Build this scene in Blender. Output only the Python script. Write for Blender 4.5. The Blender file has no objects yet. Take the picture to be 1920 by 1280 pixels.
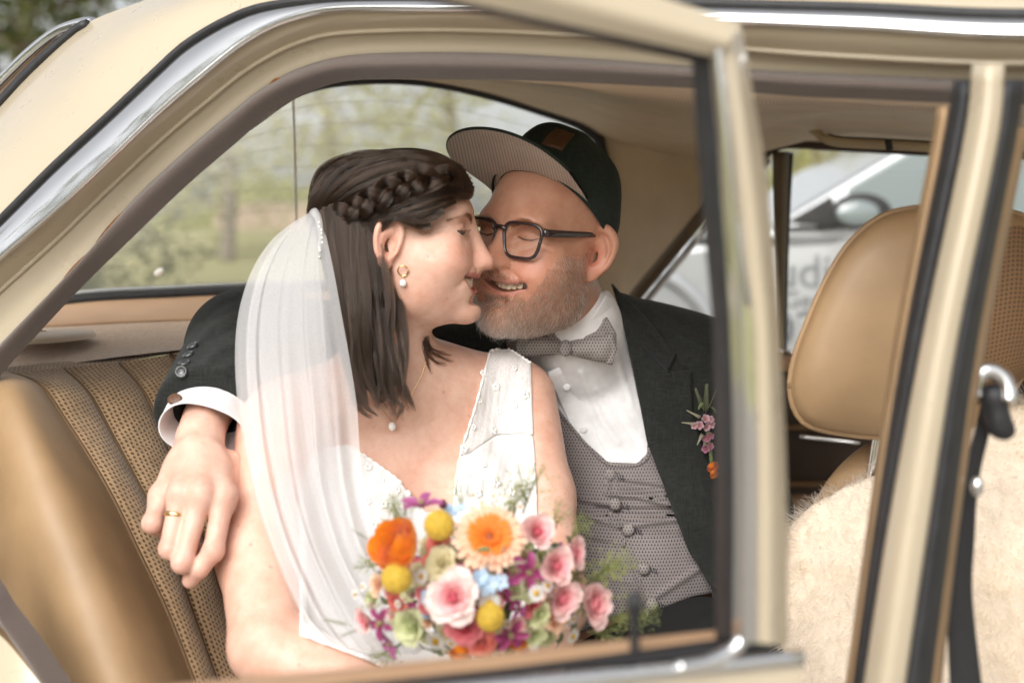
import bpy, bmesh, math, random
import numpy as np
from mathutils import Vector, Matrix
random.seed(7)
rng = np.random.default_rng(7)
SC = bpy.context.scene
COL = SC.collection
RAD = math.radians

# ------------------------------------------------------------------ camera, sky, sun, exposure
EYE = 1.2                      # camera height above the ground
FPX = 2400.0                   # focal length in pixels of a 1920 wide picture (45 mm)
cam_data = bpy.data.cameras.new('camera')
cam = bpy.data.objects.new('camera', cam_data)
COL.objects.link(cam)
SC.camera = cam
cam.location = (0, 0, EYE)
cam.rotation_euler = (RAD(90), 0, 0)
cam_data.sensor_width = 36
cam_data.lens = 45
cam_data.shift_y = -176.0 / 1920.0
cam_data.clip_start = 0.05
cam_data.clip_end = 2000
cam_data.dof.use_dof = True
cam_data.dof.focus_distance = 1.70
cam_data.dof.aperture_fstop = 2.6
cam_data.dof.aperture_blades = 0

SUN_EL, SUN_AZ = RAD(38), RAD(203)      # high, behind the camera, a little to its left
world = bpy.data.worlds.new('World')
SC.world = world
world.use_nodes = True
wn, wl = world.node_tree.nodes, world.node_tree.links
sky = wn.new('ShaderNodeTexSky')
sky.sky_type = 'NISHITA'
sky.sun_disc = False
sky.sun_elevation = SUN_EL
sky.sun_rotation = SUN_AZ
sky.dust_density = 4.0
sky.air_density = 1.0
hs = wn.new('ShaderNodeHueSaturation')       # thin high cloud: the blue is mostly washed out
hs.inputs['Saturation'].default_value = 0.12
wl.new(sky.outputs['Color'], hs.inputs['Color'])
bg = wn['Background']
bg.inputs['Strength'].default_value = 0.115
wl.new(hs.outputs['Color'], bg.inputs['Color'])

sun_data = bpy.data.lights.new('sun', 'SUN')
sun_data.energy = 1.3
sun_data.angle = RAD(65)
sun_data.color = (1.0, 0.95, 0.88)
sun = bpy.data.objects.new('sun', sun_data)
COL.objects.link(sun)
sd = Vector((math.sin(SUN_AZ) * math.cos(SUN_EL), math.cos(SUN_AZ) * math.cos(SUN_EL), math.sin(SUN_EL)))
sun.rotation_euler = (-sd).to_track_quat('-Z', 'Y').to_euler()
sun.location = sd * 30

vs = SC.view_settings
vs.view_transform = 'Standard'
vs.look = 'None'
vs.gamma = 1.0
vs.use_curve_mapping = False
vs.exposure = 0.92
vs.use_white_balance = True
vs.white_balance_temperature = 6480
SC.render.engine = 'CYCLES'
SC.cycles.use_adaptive_sampling = True
SC.cycles.adaptive_threshold = 0.025
SC.cycles.use_denoising = True
SC.cycles.max_bounces = 10
SC.cycles.transparent_max_bounces = 24
SC.cycles.transmission_bounces = 8
SC.cycles.diffuse_bounces = 5
SC.cycles.caustics_reflective = False
SC.cycles.caustics_refractive = False
SC.cycles.sample_clamp_indirect = 6.0


# ------------------------------------------------------------------ small tools
def W(px, py, d):
    """a point of the place from where it shows in a 1920x1280 photograph and its distance"""
    return np.array([(px - 960.0) / FPX * d, d, EYE - (py - 464.0) / FPX * d])


def PX(p):
    """the reverse, for arrays"""
    y = np.maximum(p[:, 1], 0.05)
    return 960 + p[:, 0] / y * FPX, 464 - (p[:, 2] - EYE) / y * FPX, y


# the car stands at an angle: FWD runs to its nose, LAT to its far side
FWD = np.array([0.92, -0.39])
LAT = np.array([0.39, 0.92])
PILLAR = np.array([0.35, 1.08])


def dn(px, off=0.0):
    """distance of the car's near side (moved inwards by off) at a picture column"""
    u = (px - 960.0) / FPX
    b = PILLAR + off * LAT
    s = (u * b[1] - b[0]) / (FWD[0] - u * FWD[1])
    return b[1] + s * FWD[1]


def tag(o, label=None, cat=None, group=None, kind=None):
    if label: o['label'] = label
    if cat: o['category'] = cat
    if group: o['group'] = group
    if kind: o['kind'] = kind
    return o


AT = {}


def put(o, parent):
    """parent a world-coordinate object under a thing whose empty only has a location"""
    if parent is not None:
        o.parent = parent
        m = Matrix.Translation(Vector(AT.get(parent.name, (0, 0, 0))))
        o.matrix_parent_inverse = m.inverted()
    return o


def thing(name, at, parent=None, **kw):
    o = bpy.data.objects.new(name, None)
    COL.objects.link(o)
    o.empty_display_size = 0.05
    at = tuple(float(a) for a in at)
    o.location = at
    if parent is not None:
        put(o, parent)
    AT[o.name] = at
    tag(o, **kw)
    return o


def mesh_obj(name, verts, faces, mat=None, parent=None, smooth=True, col=None, uv=None):
    me = bpy.data.meshes.new(name)
    verts = np.asarray(verts, dtype=float)
    me.from_pydata(verts.tolist(), [], faces if isinstance(faces, list) else np.asarray(faces).tolist())
    me.update()
    if smooth:
        me.polygons.foreach_set('use_smooth', [True] * len(me.polygons))
    if col is not None:
        a = me.color_attributes.new('Col', 'FLOAT_COLOR', 'POINT')
        c = np.ones((len(verts), 4)); c[:, :3] = col
        a.data.foreach_set('color', c.ravel())
    if uv is not None:
        l = me.uv_layers.new(name='UVMap')
        idx = np.empty(len(me.loops), dtype=int)
        me.loops.foreach_get('vertex_index', idx)
        l.data.foreach_set('uv', np.asarray(uv, dtype=float)[idx].ravel())
    o = bpy.data.objects.new(name, me)
    COL.objects.link(o)
    if mat is not None:
        me.materials.append(mat)
    put(o, parent)
    return o


def inst(name, me, loc, rot, scale, parent):
    """one more object with shared mesh data"""
    o = bpy.data.objects.new(name, me)
    COL.objects.link(o)
    put(o, parent)
    if isinstance(rot, Matrix):
        o.rotation_mode = 'QUATERNION'
        o.rotation_quaternion = rot.to_quaternion()
    else:
        o.rotation_euler = rot
    o.location = Vector(loc)
    o.scale = (scale,) * 3 if not hasattr(scale, '__len__') else scale
    return o


def spline(pts, n, closed=False):
    """Catmull-Rom through pts, n points evenly spaced along it"""
    p = np.asarray(pts, dtype=float)
    if closed:
        q = np.vstack([p[-1], p, p[0], p[1]])
    else:
        q = np.vstack([2 * p[0] - p[1], p, 2 * p[-1] - p[-2]])
    out = []
    m = 24
    for i in range(len(q) - 3):
        t = np.linspace(0, 1, m, endpoint=False)[:, None]
        a, b, c, d = q[i], q[i + 1], q[i + 2], q[i + 3]
        out.append(0.5 * ((2 * b) + (c - a) * t + (2 * a - 5 * b + 4 * c - d) * t ** 2 + (3 * b - a - 3 * c + d) * t ** 3))
    out = np.vstack(out + [q[-2][None]])
    L = np.r_[0, np.cumsum(np.linalg.norm(np.diff(out[:, :], axis=0), axis=1))]
    s = np.linspace(0, L[-1], n)
    return np.stack([np.interp(s, L, out[:, k]) for k in range(out.shape[1])], 1)


def wsp(pts, n):
    """spline through (px, py, d) points, as places in the world"""
    q = spline([W(*p) for p in pts], n)
    return q


def grid_faces(nr, nc, flip=False, closed=False):
    f = []
    for i in range(nr - 1):
        for j in range(nc if closed else nc - 1):
            a = i * nc + j; b = i * nc + (j + 1) % nc; c = (i + 1) * nc + (j + 1) % nc; d = (i + 1) * nc + j
            f.append((a, d, c, b) if flip else (a, b, c, d))
    return f


def loft(name, curves, mat, parent=None, n=60, sub=1, flip=False, thick=0.0, uvscale=None, smooth_rows=True):
    """surface through several curves given as (px,py,d) lists"""
    rows = np.array([wsp(c, n) for c in curves])
    if sub > 1:
        if smooth_rows:
            m = (len(curves) - 1) * sub + 1
            rows = np.stack([spline(rows[:, j], m) for j in range(n)], 1)
        else:
            t = np.linspace(0, len(curves) - 1, (len(curves) - 1) * sub + 1)
            i0 = np.minimum(t.astype(int), len(curves) - 2); w = (t - i0)[:, None, None]
            rows = rows[i0] * (1 - w) + rows[i0 + 1] * w
    nr = len(rows)
    uv = None
    if uvscale:
        du = np.linalg.norm(np.diff(rows, axis=0), axis=2).mean(1)
        dv = np.linalg.norm(np.diff(rows, axis=1), axis=2).mean(0)
        U, V = np.meshgrid(np.r_[0, np.cumsum(dv)], np.r_[0, np.cumsum(du)])
        uv = np.stack([U, V], 2).reshape(-1, 2) * uvscale
    o = mesh_obj(name, rows.reshape(-1, 3), grid_faces(nr, n, flip), mat, parent, uv=uv)
    if thick:
        md = o.modifiers.new('thick', 'SOLIDIFY'); md.thickness = thick; md.offset = -1
    return o


def tube_arrays(path, rad, seg=10, up=None, flat=1.0):
    """verts and faces of a tube along a world path; rad may vary; flat squashes it along its side direction"""
    path = np.asarray(path, dtype=float)
    n = len(path)
    rad = np.broadcast_to(np.asarray(rad, dtype=float), (n,))
    T = np.gradient(path, axis=0)
    T /= np.linalg.norm(T, axis=1)[:, None] + 1e-12
    u = np.array([0, 0, 1.0]) if up is None else np.asarray(up, dtype=float)
    if abs(T[0] @ u) > 0.95 and up is None: u = np.array([0, 1.0, 0])
    V = []
    a = np.linspace(0, 2 * np.pi, seg, endpoint=False)
    nrm = u - T[0] * (u @ T[0]); nrm /= np.linalg.norm(nrm)
    for i in range(n):
        nrm = nrm - T[i] * (nrm @ T[i]); nrm /= np.linalg.norm(nrm) + 1e-12
        b = np.cross(T[i], nrm)
        V.append(path[i] + rad[i] * (np.cos(a)[:, None] * nrm + flat * np.sin(a)[:, None] * b))
    V = np.vstack(V)
    F = grid_faces(n, seg, flip=False, closed=True)
    F.append(tuple(range(seg))[::-1]); F.append(tuple((n - 1) * seg + k for k in range(seg)))
    return V, F


def tube(name, path, rad, mat, parent=None, seg=10, up=None, flat=1.0):
    V, F = tube_arrays(path, rad, seg, up, flat)
    return mesh_obj(name, V, F, mat, parent)


def sweep(name, path, profile, mat, parent=None, side=None, smooth=False, closed=False):
    """closed 2-D profile (a, b) carried along a path; a runs along `side`, b across it"""
    path = np.asarray(path, dtype=float); n = len(path)
    T = np.gradient(path, axis=0); T /= np.linalg.norm(T, axis=1)[:, None]
    side = np.asarray(side if side is not None else (0, -1, 0), dtype=float)
    V = []
    pr = np.asarray(profile, dtype=float)
    for i in range(n):
        s = side - T[i] * (side @ T[i]); s /= np.linalg.norm(s)
        b = np.cross(T[i], s)
        V.append(path[i] + pr[:, :1] * s + pr[:, 1:] * b)
    k = len(pr)
    F = grid_faces(n, k, closed=True)
    F.append(tuple(range(k))[::-1]); F.append(tuple((n - 1) * k + j for j in range(k)))
    o = mesh_obj(name, np.vstack(V), F, mat, parent, smooth=smooth)
    return o


def rrect(w, h, r=0.3, n=4):
    """rounded rectangle profile, w along a, h along b"""
    r = r * min(w, h)
    out = []
    for cx, cy, a0 in ((w / 2 - r, h / 2 - r, 0), (-w / 2 + r, h / 2 - r, 90), (-w / 2 + r, -h / 2 + r, 180), (w / 2 - r, -h / 2 + r, 270)):
        for k in range(n):
            a = RAD(a0 + 90.0 * k / (n - 1))
            out.append((cx + r * math.cos(a), cy + r * math.sin(a)))
    return out


def join_arrays(parts):
    V, F, o = [], [], 0
    for v, f in parts:
        v = np.asarray(v); V.append(v); F += [tuple(int(i) + o for i in q) for q in f]; o += len(v)
    return np.vstack(V), F


def ball_arrays(c, r, nu=12, nv=8):
    r = np.broadcast_to(np.asarray(r, dtype=float), (3,))
    V = [(0, 0, 1)]
    for i in range(1, nv):
        a = math.pi * i / nv
        for j in range(nu):
            b = 2 * math.pi * j / nu
            V.append((math.sin(a) * math.cos(b), math.sin(a) * math.sin(b), math.cos(a)))
    V.append((0, 0, -1))
    F = [(0, 1 + j, 1 + (j + 1) % nu) for j in range(nu)]
    for i in range(nv - 2):
        for j in range(nu):
            a = 1 + i * nu + j; b = 1 + i * nu + (j + 1) % nu
            F.append((a, a + nu, b + nu, b))
    l = len(V) - 1; s = 1 + (nv - 2) * nu
    F += [(l, s + (j + 1) % nu, s + j) for j in range(nu)]
    return np.array(V) * r + np.asarray(c), F


def ball(name, c, r, mat, parent=None, nu=16, nv=10):
    V, F = ball_arrays(c, r, nu, nv)
    return mesh_obj(name, V, F, mat, parent)


def strands(name, pts, rad, mat, parent=None, tip=0.3, shade=None):
    """hair: pts (m, n, 3) in the world, rad root radius (scalar or per strand)"""
    pts = np.asarray(pts, dtype=np.float32)
    m, n, _ = pts.shape
    hc = bpy.data.hair_curves.new(name)
    hc.add_curves([n] * m)
    hc.position_data.foreach_set('vector', pts.ravel())
    r = np.broadcast_to(np.asarray(rad, dtype=np.float32).reshape(-1, 1), (m, 1)) * np.linspace(1, tip, n)[None, :]
    a = hc.attributes.get('radius') or hc.attributes.new('radius', 'FLOAT', 'POINT')
    a.data.foreach_set('value', r.astype(np.float32).ravel())
    sh = np.random.default_rng(m).uniform(0, 1, m) if shade is None else np.asarray(shade)
    b = hc.attributes.new('shade', 'FLOAT', 'CURVE')
    b.data.foreach_set('value', sh.astype(np.float32))
    hc.materials.append(mat)
    o = bpy.data.objects.new(name, hc)
    COL.objects.link(o)
    put(o, parent)
    return o


# ------------------------------------------------------------------ implicit shapes and their skin
def nrm1(a):
    return np.sqrt(np.einsum('ij,ij->i', a, a))


def smin(a, b, k):
    h = np.maximum(k - np.abs(a - b), 0) / k
    return np.minimum(a, b) - h * h * (k * 0.25)


def smax(a, b, k):
    return -smin(-a, -b, k)


def ell(p, c, r, rot=None):
    q = p - np.asarray(c, dtype=p.dtype)
    if rot is not None: q = q @ np.asarray(rot, dtype=p.dtype)
    q = q / np.asarray(r, dtype=p.dtype)
    k0 = nrm1(q); k1 = nrm1(q / np.asarray(r, dtype=p.dtype)) + 1e-9
    return k0 * (k0 - 1) / k1


def cap(p, a, b, ra, rb):
    a = np.asarray(a, dtype=p.dtype); b = np.asarray(b, dtype=p.dtype)
    ab = b - a
    q = p - a
    t = np.clip((q @ ab) / (ab @ ab), 0, 1)
    q -= t[:, None] * ab
    return nrm1(q) - (ra + (rb - ra) * t)


def chain(p, pts, k=0.01):
    """pts: list of (xyz, r)"""
    d = None
    for (a, ra), (b, rb) in zip(pts[:-1], pts[1:]):
        c = cap(p, a, b, ra, rb)
        d = c if d is None else smin(d, c, k)
    return d


def poly_px(p, poly):
    """signed distance (metres) to a polygon drawn in picture coordinates, negative inside"""
    u, v, y = PX(p)
    P = np.asarray(poly, dtype=float); Q = np.roll(P, -1, axis=0)
    d2 = np.full(len(u), 1e18); ins = np.zeros(len(u), dtype=bool)
    for (ax, ay), (bx, by) in zip(P, Q):
        ex, ey = bx - ax, by - ay
        wx, wy = u - ax, v - ay
        t = np.clip((wx * ex + wy * ey) / (ex * ex + ey * ey + 1e-9), 0, 1)
        d2 = np.minimum(d2, (wx - t * ex) ** 2 + (wy - t * ey) ** 2)
        c = ((ay <= v) & (by > v)) | ((by <= v) & (ay > v))
        xi = ax + (v - ay) / (by - ay + (1e-9 if by == ay else 0)) * ex
        ins ^= c & (u < xi)
    d = np.sqrt(d2) * y / FPX
    return np.where(ins, -d, d)


def skin_mesh(f, lo, hi, h, B=8, newton=1, slack=1.15):
    """surface nets on the blocks of a sparse grid that the surface passes through"""
    lo = np.asarray(lo, dtype=float); hi = np.asarray(hi, dtype=float)
    nb = np.ceil((hi - lo) / (h * B)).astype(int)
    g = np.stack(np.meshgrid(*[np.arange(k) for k in nb], indexing='ij'), -1).reshape(-1, 3)
    f32 = np.float32
    cen = (lo + (g + 0.5) * B * h).astype(f32)
    act = g[np.abs(f(cen)) < B * h * 0.87 * slack]
    if B == 8:                                   # once more with blocks of half the size
        B = 4
        nb = nb * 2
        sub = np.stack(np.meshgrid([0, 1], [0, 1], [0, 1], indexing='ij'), -1).reshape(-1, 3)
        act = (act[:, None] * 2 + sub[None]).reshape(-1, 3)
        act = act[np.abs(f((lo + (act + 0.5) * B * h).astype(f32))) < B * h * 0.87 * slack]
    o = np.stack(np.meshgrid(*[np.arange(B + 1)] * 3, indexing='ij'), -1).reshape(-1, 3)
    corner = [(0, 0, 0), (1, 0, 0), (0, 1, 0), (1, 1, 0), (0, 0, 1), (1, 0, 1), (0, 1, 1), (1, 1, 1)]
    edges = [(0, 1), (2, 3), (4, 5), (6, 7), (0, 2), (1, 3), (4, 6), (5, 7), (0, 4), (1, 5), (2, 6), (3, 7)]
    N = nb * B + 2
    cells, verts, vals8 = [], [], []
    for s in range(0, len(act), 1200):
        a = act[s:s + 1200]
        P = (a[:, None, :] * B + o[None]).reshape(-1, 3)
        v = f((lo + P * h).astype(f32)).reshape(len(a), B + 1, B + 1, B + 1)
        c8 = np.stack([v[:, i:i + B, j:j + B, k:k + B] for i, j, k in corner], -1)
        sg = c8 < 0
        m = sg.any(-1) & ~sg.all(-1)
        bi, i, j, k = np.nonzero(m)
        cells.append(a[bi] * B + np.stack([i, j, k], 1)); vals8.append(c8[bi, i, j, k])
    cells = np.vstack(cells); V8 = np.vstack(vals8)
    C = np.array(corner, dtype=float)
    acc = np.zeros((len(cells), 3)); cnt = np.zeros(len(cells))
    for a, b in edges:
        va, vb = V8[:, a], V8[:, b]
        x = (va < 0) != (vb < 0)
        t = np.where(x, va / np.where(x, va - vb, 1), 0)
        acc += np.where(x[:, None], C[a] + t[:, None] * (C[b] - C[a]), 0); cnt += x
    verts = lo + (cells + acc / cnt[:, None]) * h
    key = (cells[:, 0] * N[1] + cells[:, 1]) * N[2] + cells[:, 2]
    od = np.argsort(key); ks = key[od]

    def find(c):
        q = (c[:, 0] * N[1] + c[:, 1]) * N[2] + c[:, 2]
        i = np.clip(np.searchsorted(ks, q), 0, len(ks) - 1)
        return np.where(ks[i] == q, od[i], -1)
    F = []
    for ax, eb in ((0, 1), (1, 2), (2, 4)):
        a1, a2 = (ax + 1) % 3, (ax + 2) % 3
        s0, s1 = V8[:, 0] < 0, V8[:, eb] < 0
        m = s0 != s1
        c = cells[m]; e1 = np.zeros(3, int); e1[a1] = 1; e2 = np.zeros(3, int); e2[a2] = 1
        q = np.stack([find(c), find(c - e1), find(c - e1 - e2), find(c - e2)], 1)
        ok = (q >= 0).all(1)
        fl = s0[m] & ~s1[m]
        q = np.where(fl[:, None], q, q[:, ::-1])[ok]
        F.append(q)
    F = np.vstack(F)
    for _ in range(newton):
        e = h * 0.5
        K = np.array([(1, 1, 1), (1, -1, -1), (-1, 1, -1), (-1, -1, 1)], dtype=float)
        fv = [f((verts + k * e).astype(f32)) for k in K]
        d = sum(fv) / 4
        G = sum(v[:, None] * k for v, k in zip(fv, K)) / (4 * e)
        g2 = np.maximum((G * G).sum(1), 0.15)
        st = -(d / g2)[:, None] * G
        ln = np.linalg.norm(st, axis=1)
        verts = verts + st * np.minimum(1, h * 0.6 / (ln + 1e-12))[:, None]
    return verts, F


def sdf_normals(f, P, e=0.001):
    G = np.stack([(f(P + np.eye(3)[k] * e) - f(P - np.eye(3)[k] * e)) for k in range(3)], 1)
    return G / (np.linalg.norm(G, axis=1)[:, None] + 1e-12)


def onto_many(f, pts, d0=0.9, d1=3.0):
    """first hits of the rays through picture points with an implicit shape"""
    pts = np.asarray(pts, dtype=float)
    q = np.stack([(pts[:, 0] - 960.0) / FPX, np.ones(len(pts)), -(pts[:, 1] - 464.0) / FPX], 1)
    t = np.full(len(pts), d0)
    o = np.array([0, 0, EYE])
    for _ in range(90):
        s = f(o + q * t[:, None])
        go = (s >= 0.0004) & (t <= d1)
        if not go.any(): break
        t = np.where(go, t + s * 0.75, t)
    return o + q * np.minimum(t, d1)[:, None]


def onto(f, px, py, d0=0.9, d1=3.0):
    return onto_many(f, [(px, py)], d0, d1)[0]


def smooth_mesh(verts, F, it=2, lam=0.5):
    F = np.asarray(F); n = len(verts)
    e = np.vstack([F[:, [0, 1]], F[:, [1, 2]], F[:, [2, 3]], F[:, [3, 0]]])
    for _ in range(it):
        acc = np.zeros_like(verts); c = np.zeros(n)
        np.add.at(acc, e[:, 0], verts[e[:, 1]]); np.add.at(acc, e[:, 1], verts[e[:, 0]])
        np.add.at(c, e[:, 0], 1); np.add.at(c, e[:, 1], 1)
        verts = verts + lam * (acc / np.maximum(c, 1)[:, None] - verts)
    return verts


def gmask(P, c, r):
    return np.exp(-(((P - np.asarray(c)) / np.asarray(r)) ** 2).sum(1))


# ------------------------------------------------------------------ materials
def new_mat(name):
    m = bpy.data.materials.new(name)
    m.use_nodes = True
    nt = m.node_tree
    return m, nt.nodes, nt.links, nt.nodes['Principled BSDF']


def coords(N, L, kind='Object', scale=1.0, rot=None):
    tc = N.new('ShaderNodeTexCoord')
    mp = N.new('ShaderNodeMapping')
    L.new(tc.outputs[kind], mp.inputs['Vector'])
    mp.inputs['Scale'].default_value = (scale,) * 3 if not hasattr(scale, '__len__') else scale
    if rot: mp.inputs['Rotation'].default_value = rot
    return mp.outputs['Vector']


def noise(N, L, vec, scale, detail=4, rough=0.55):
    t = N.new('ShaderNodeTexNoise')
    t.inputs['Scale'].default_value = scale; t.inputs['Detail'].default_value = detail
    t.inputs['Roughness'].default_value = rough
    L.new(vec, t.inputs['Vector'])
    return t.outputs['Fac']


def ramp(N, L, fac, stops):
    r = N.new('ShaderNodeValToRGB')
    e = r.color_ramp.elements
    while len(e) < len(stops): e.new(0.5)
    for q, (p, c) in zip(e, stops):
        q.position = p; q.color = (*c, 1)
    L.new(fac, r.inputs['Fac'])
    return r.outputs['Color']


def math_node(N, L, op, a, b=None):
    m = N.new('ShaderNodeMath'); m.operation = op
    for i, x in enumerate((a, b)):
        if x is None: continue
        if isinstance(x, (int, float)): m.inputs[i].default_value = x
        else: L.new(x, m.inputs[i])
    return m.outputs[0]


def mixc(N, L, fac, a, b, mode='MIX'):
    m = N.new('ShaderNodeMix'); m.data_type = 'RGBA'; m.blend_type = mode
    for s, x in ((m.inputs[0], fac), (m.inputs[6], a), (m.inputs[7], b)):
        if isinstance(x, (int, float)): s.default_value = x
        elif isinstance(x, tuple): s.default_value = (*x, 1)
        else: L.new(x, s)
    return m.outputs[2]


def bump(N, L, bsdf, h, strength=0.3, dist=0.001):
    b = N.new('ShaderNodeBump')
    b.inputs['Strength'].default_value = strength; b.inputs['Distance'].default_value = dist
    L.new(h, b.inputs['Height'])
    L.new(b.outputs['Normal'], bsdf.inputs['Normal'])
    return b


def mat(name, base, rough=0.5, metal=0.0, var=0.12, vscale=12.0, bstr=0.0, bscale=400.0, bdist=0.0006, coat=0.0, sheen=0.0, spec=0.5, sss=0.0, sssr=0.01, trans=0.0):
    m, N, L, b = new_mat(name)
    v = coords(N, L)
    c2 = tuple(max(0, x * (1 - var)) for x in base); c1 = tuple(min(1, x * (1 + var)) for x in base)
    n = noise(N, L, v, vscale, 5)
    L.new(ramp(N, L, n, [(0.3, c2), (0.7, c1)]), b.inputs['Base Color'])
    b.inputs['Roughness'].default_value = rough
    b.inputs['Metallic'].default_value = metal
    b.inputs['Coat Weight'].default_value = coat
    b.inputs['Coat Roughness'].default_value = 0.05
    b.inputs['Sheen Weight'].default_value = sheen
    b.inputs['Specular IOR Level'].default_value = spec
    if sss:
        b.inputs['Subsurface Weight'].default_value = sss
        b.inputs['Subsurface Radius'].default_value = (1, 0.6, 0.4)
        b.inputs['Subsurface Scale'].default_value = sssr
    if bstr:
        bump(N, L, b, noise(N, L, v, bscale, 3), bstr, bdist)
    return m


def thin_glass(name, tint, f0=0.04, rough=0.02, dust_haze=0.0):
    """a thin pane: clear, with reflection that grows towards grazing angles, the same from both sides"""
    m, N, L, b = new_mat(name)
    N.remove(b)
    tr = N.new('ShaderNodeBsdfTransparent'); tr.inputs['Color'].default_value = (*tint, 1)
    gl = N.new('ShaderNodeBsdfGlossy'); gl.inputs['Roughness'].default_value = rough
    lw = N.new('ShaderNodeLayerWeight'); lw.inputs['Blend'].default_value = 0.5
    f = math_node(N, L, 'ADD', math_node(N, L, 'MULTIPLY', math_node(N, L, 'POWER', lw.outputs['Facing'], 5.0), 1 - f0), f0)
    mx = N.new('ShaderNodeMixShader')
    L.new(f, mx.inputs[0]); L.new(tr.outputs[0], mx.inputs[1]); L.new(gl.outputs[0], mx.inputs[2])
    out = mx.outputs[0]
    if dust_haze:                               # pale scattering film, added as haze to brighten the view through the pane
        tl = N.new('ShaderNodeBsdfTranslucent'); tl.inputs['Color'].default_value = (0.92, 0.90, 0.80, 1)
        m2 = N.new('ShaderNodeMixShader')
        dn_ = ramp(N, L, noise(N, L, coords(N, L), 6, 5, 0.6), [(0.3, (dust_haze * 0.8,) * 3), (0.7, (dust_haze * 1.2,) * 3)])
        L.new(dn_, m2.inputs[0]); L.new(out, m2.inputs[1]); L.new(tl.outputs[0], m2.inputs[2])
        out = m2.outputs[0]
    L.new(out, N['Material Output'].inputs['Surface'])
    return m
# ------------------------------------------------------------------ heads
def frame(fwd, up):
    f = np.asarray(fwd, dtype=float); f /= np.linalg.norm(f)
    r = np.cross(f, up); r /= np.linalg.norm(r)
    u = np.cross(r, f)
    return np.stack([r, f, u], 1)          # columns: right, forward, up


def rot_x(a):
    c, s = math.cos(a), math.sin(a)
    return np.array([[1, 0, 0], [0, c, -s], [0, s, c]])


def rot_z(a):
    c, s = math.cos(a), math.sin(a)
    return np.array([[c, -s, 0], [s, c, 0], [0, 0, 1]])


def rot_y(a):
    c, s = math.cos(a), math.sin(a)
    return np.array([[c, 0, s], [0, 1, 0], [-s, 0, c]])


def ear_sdf(q, o):
    """q: local points with x made positive (ear side)"""
    c = np.array([o.get('ear_x', 0.0655), o.get('ear_y', -0.012), o.get('ear_z', -0.020)])
    R = rot_z(o.get('ear_out', 0.36)) @ rot_x(o.get('ear_tilt', 0.10))
    e = (q - c) @ R                        # ear axes: x out of the head, y forward, z up
    s = o.get('ear', 1.0)
    e = e / s
    # outline wider at the top than at the lobe
    w = np.clip(1.0 + e[:, 2] * 7.0, 0.62, 1.15)
    w = w * o.get('ear_w', 1.0)
    d2 = np.sqrt((e[:, 1] / w / 0.0175) ** 2 + (e[:, 2] / 0.0325) ** 2)
    rim = (d2 - 1.0) * 0.0175
    plate = np.maximum(rim, np.abs(e[:, 0] - 0.006) - 0.0026)
    ring = np.sqrt((rim + 0.0026) ** 2 + (e[:, 0] - 0.0105) ** 2) - 0.0032
    ring = np.where(e[:, 2] < -0.016, ring + (-(e[:, 2] + 0.016)) * 0.25, ring)
    anti = np.sqrt(((np.sqrt(((e[:, 1] - 0.001) / 0.0095) ** 2 + ((e[:, 2] + 0.004) / 0.0165) ** 2) - 1) * 0.0095) ** 2 + (e[:, 0] - 0.0085) ** 2) - 0.0026
    anti = np.where(e[:, 1] > 0.006, anti + 0.004, anti)
    trag = ell(e, (0.0085, 0.0125, -0.008), (0.004, 0.0038, 0.0065))
    lobe = ell(e, (0.006, 0.0035, -0.0270), (0.0042, 0.0085, 0.0085))
    root = ell(e, (-0.005, 0.010, -0.006), (0.008, 0.009, 0.021))
    d = smin(smin(plate, ring, 0.003), anti, 0.003)
    d = smin(d, trag, 0.003); d = smin(d, lobe, 0.005); d = smin(d, root, 0.006)
    d = smax(d, -ell(e, (0.0125, 0.0040, -0.006), (0.0110, 0.0072, 0.0125)), 0.002)
    return d * s


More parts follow.
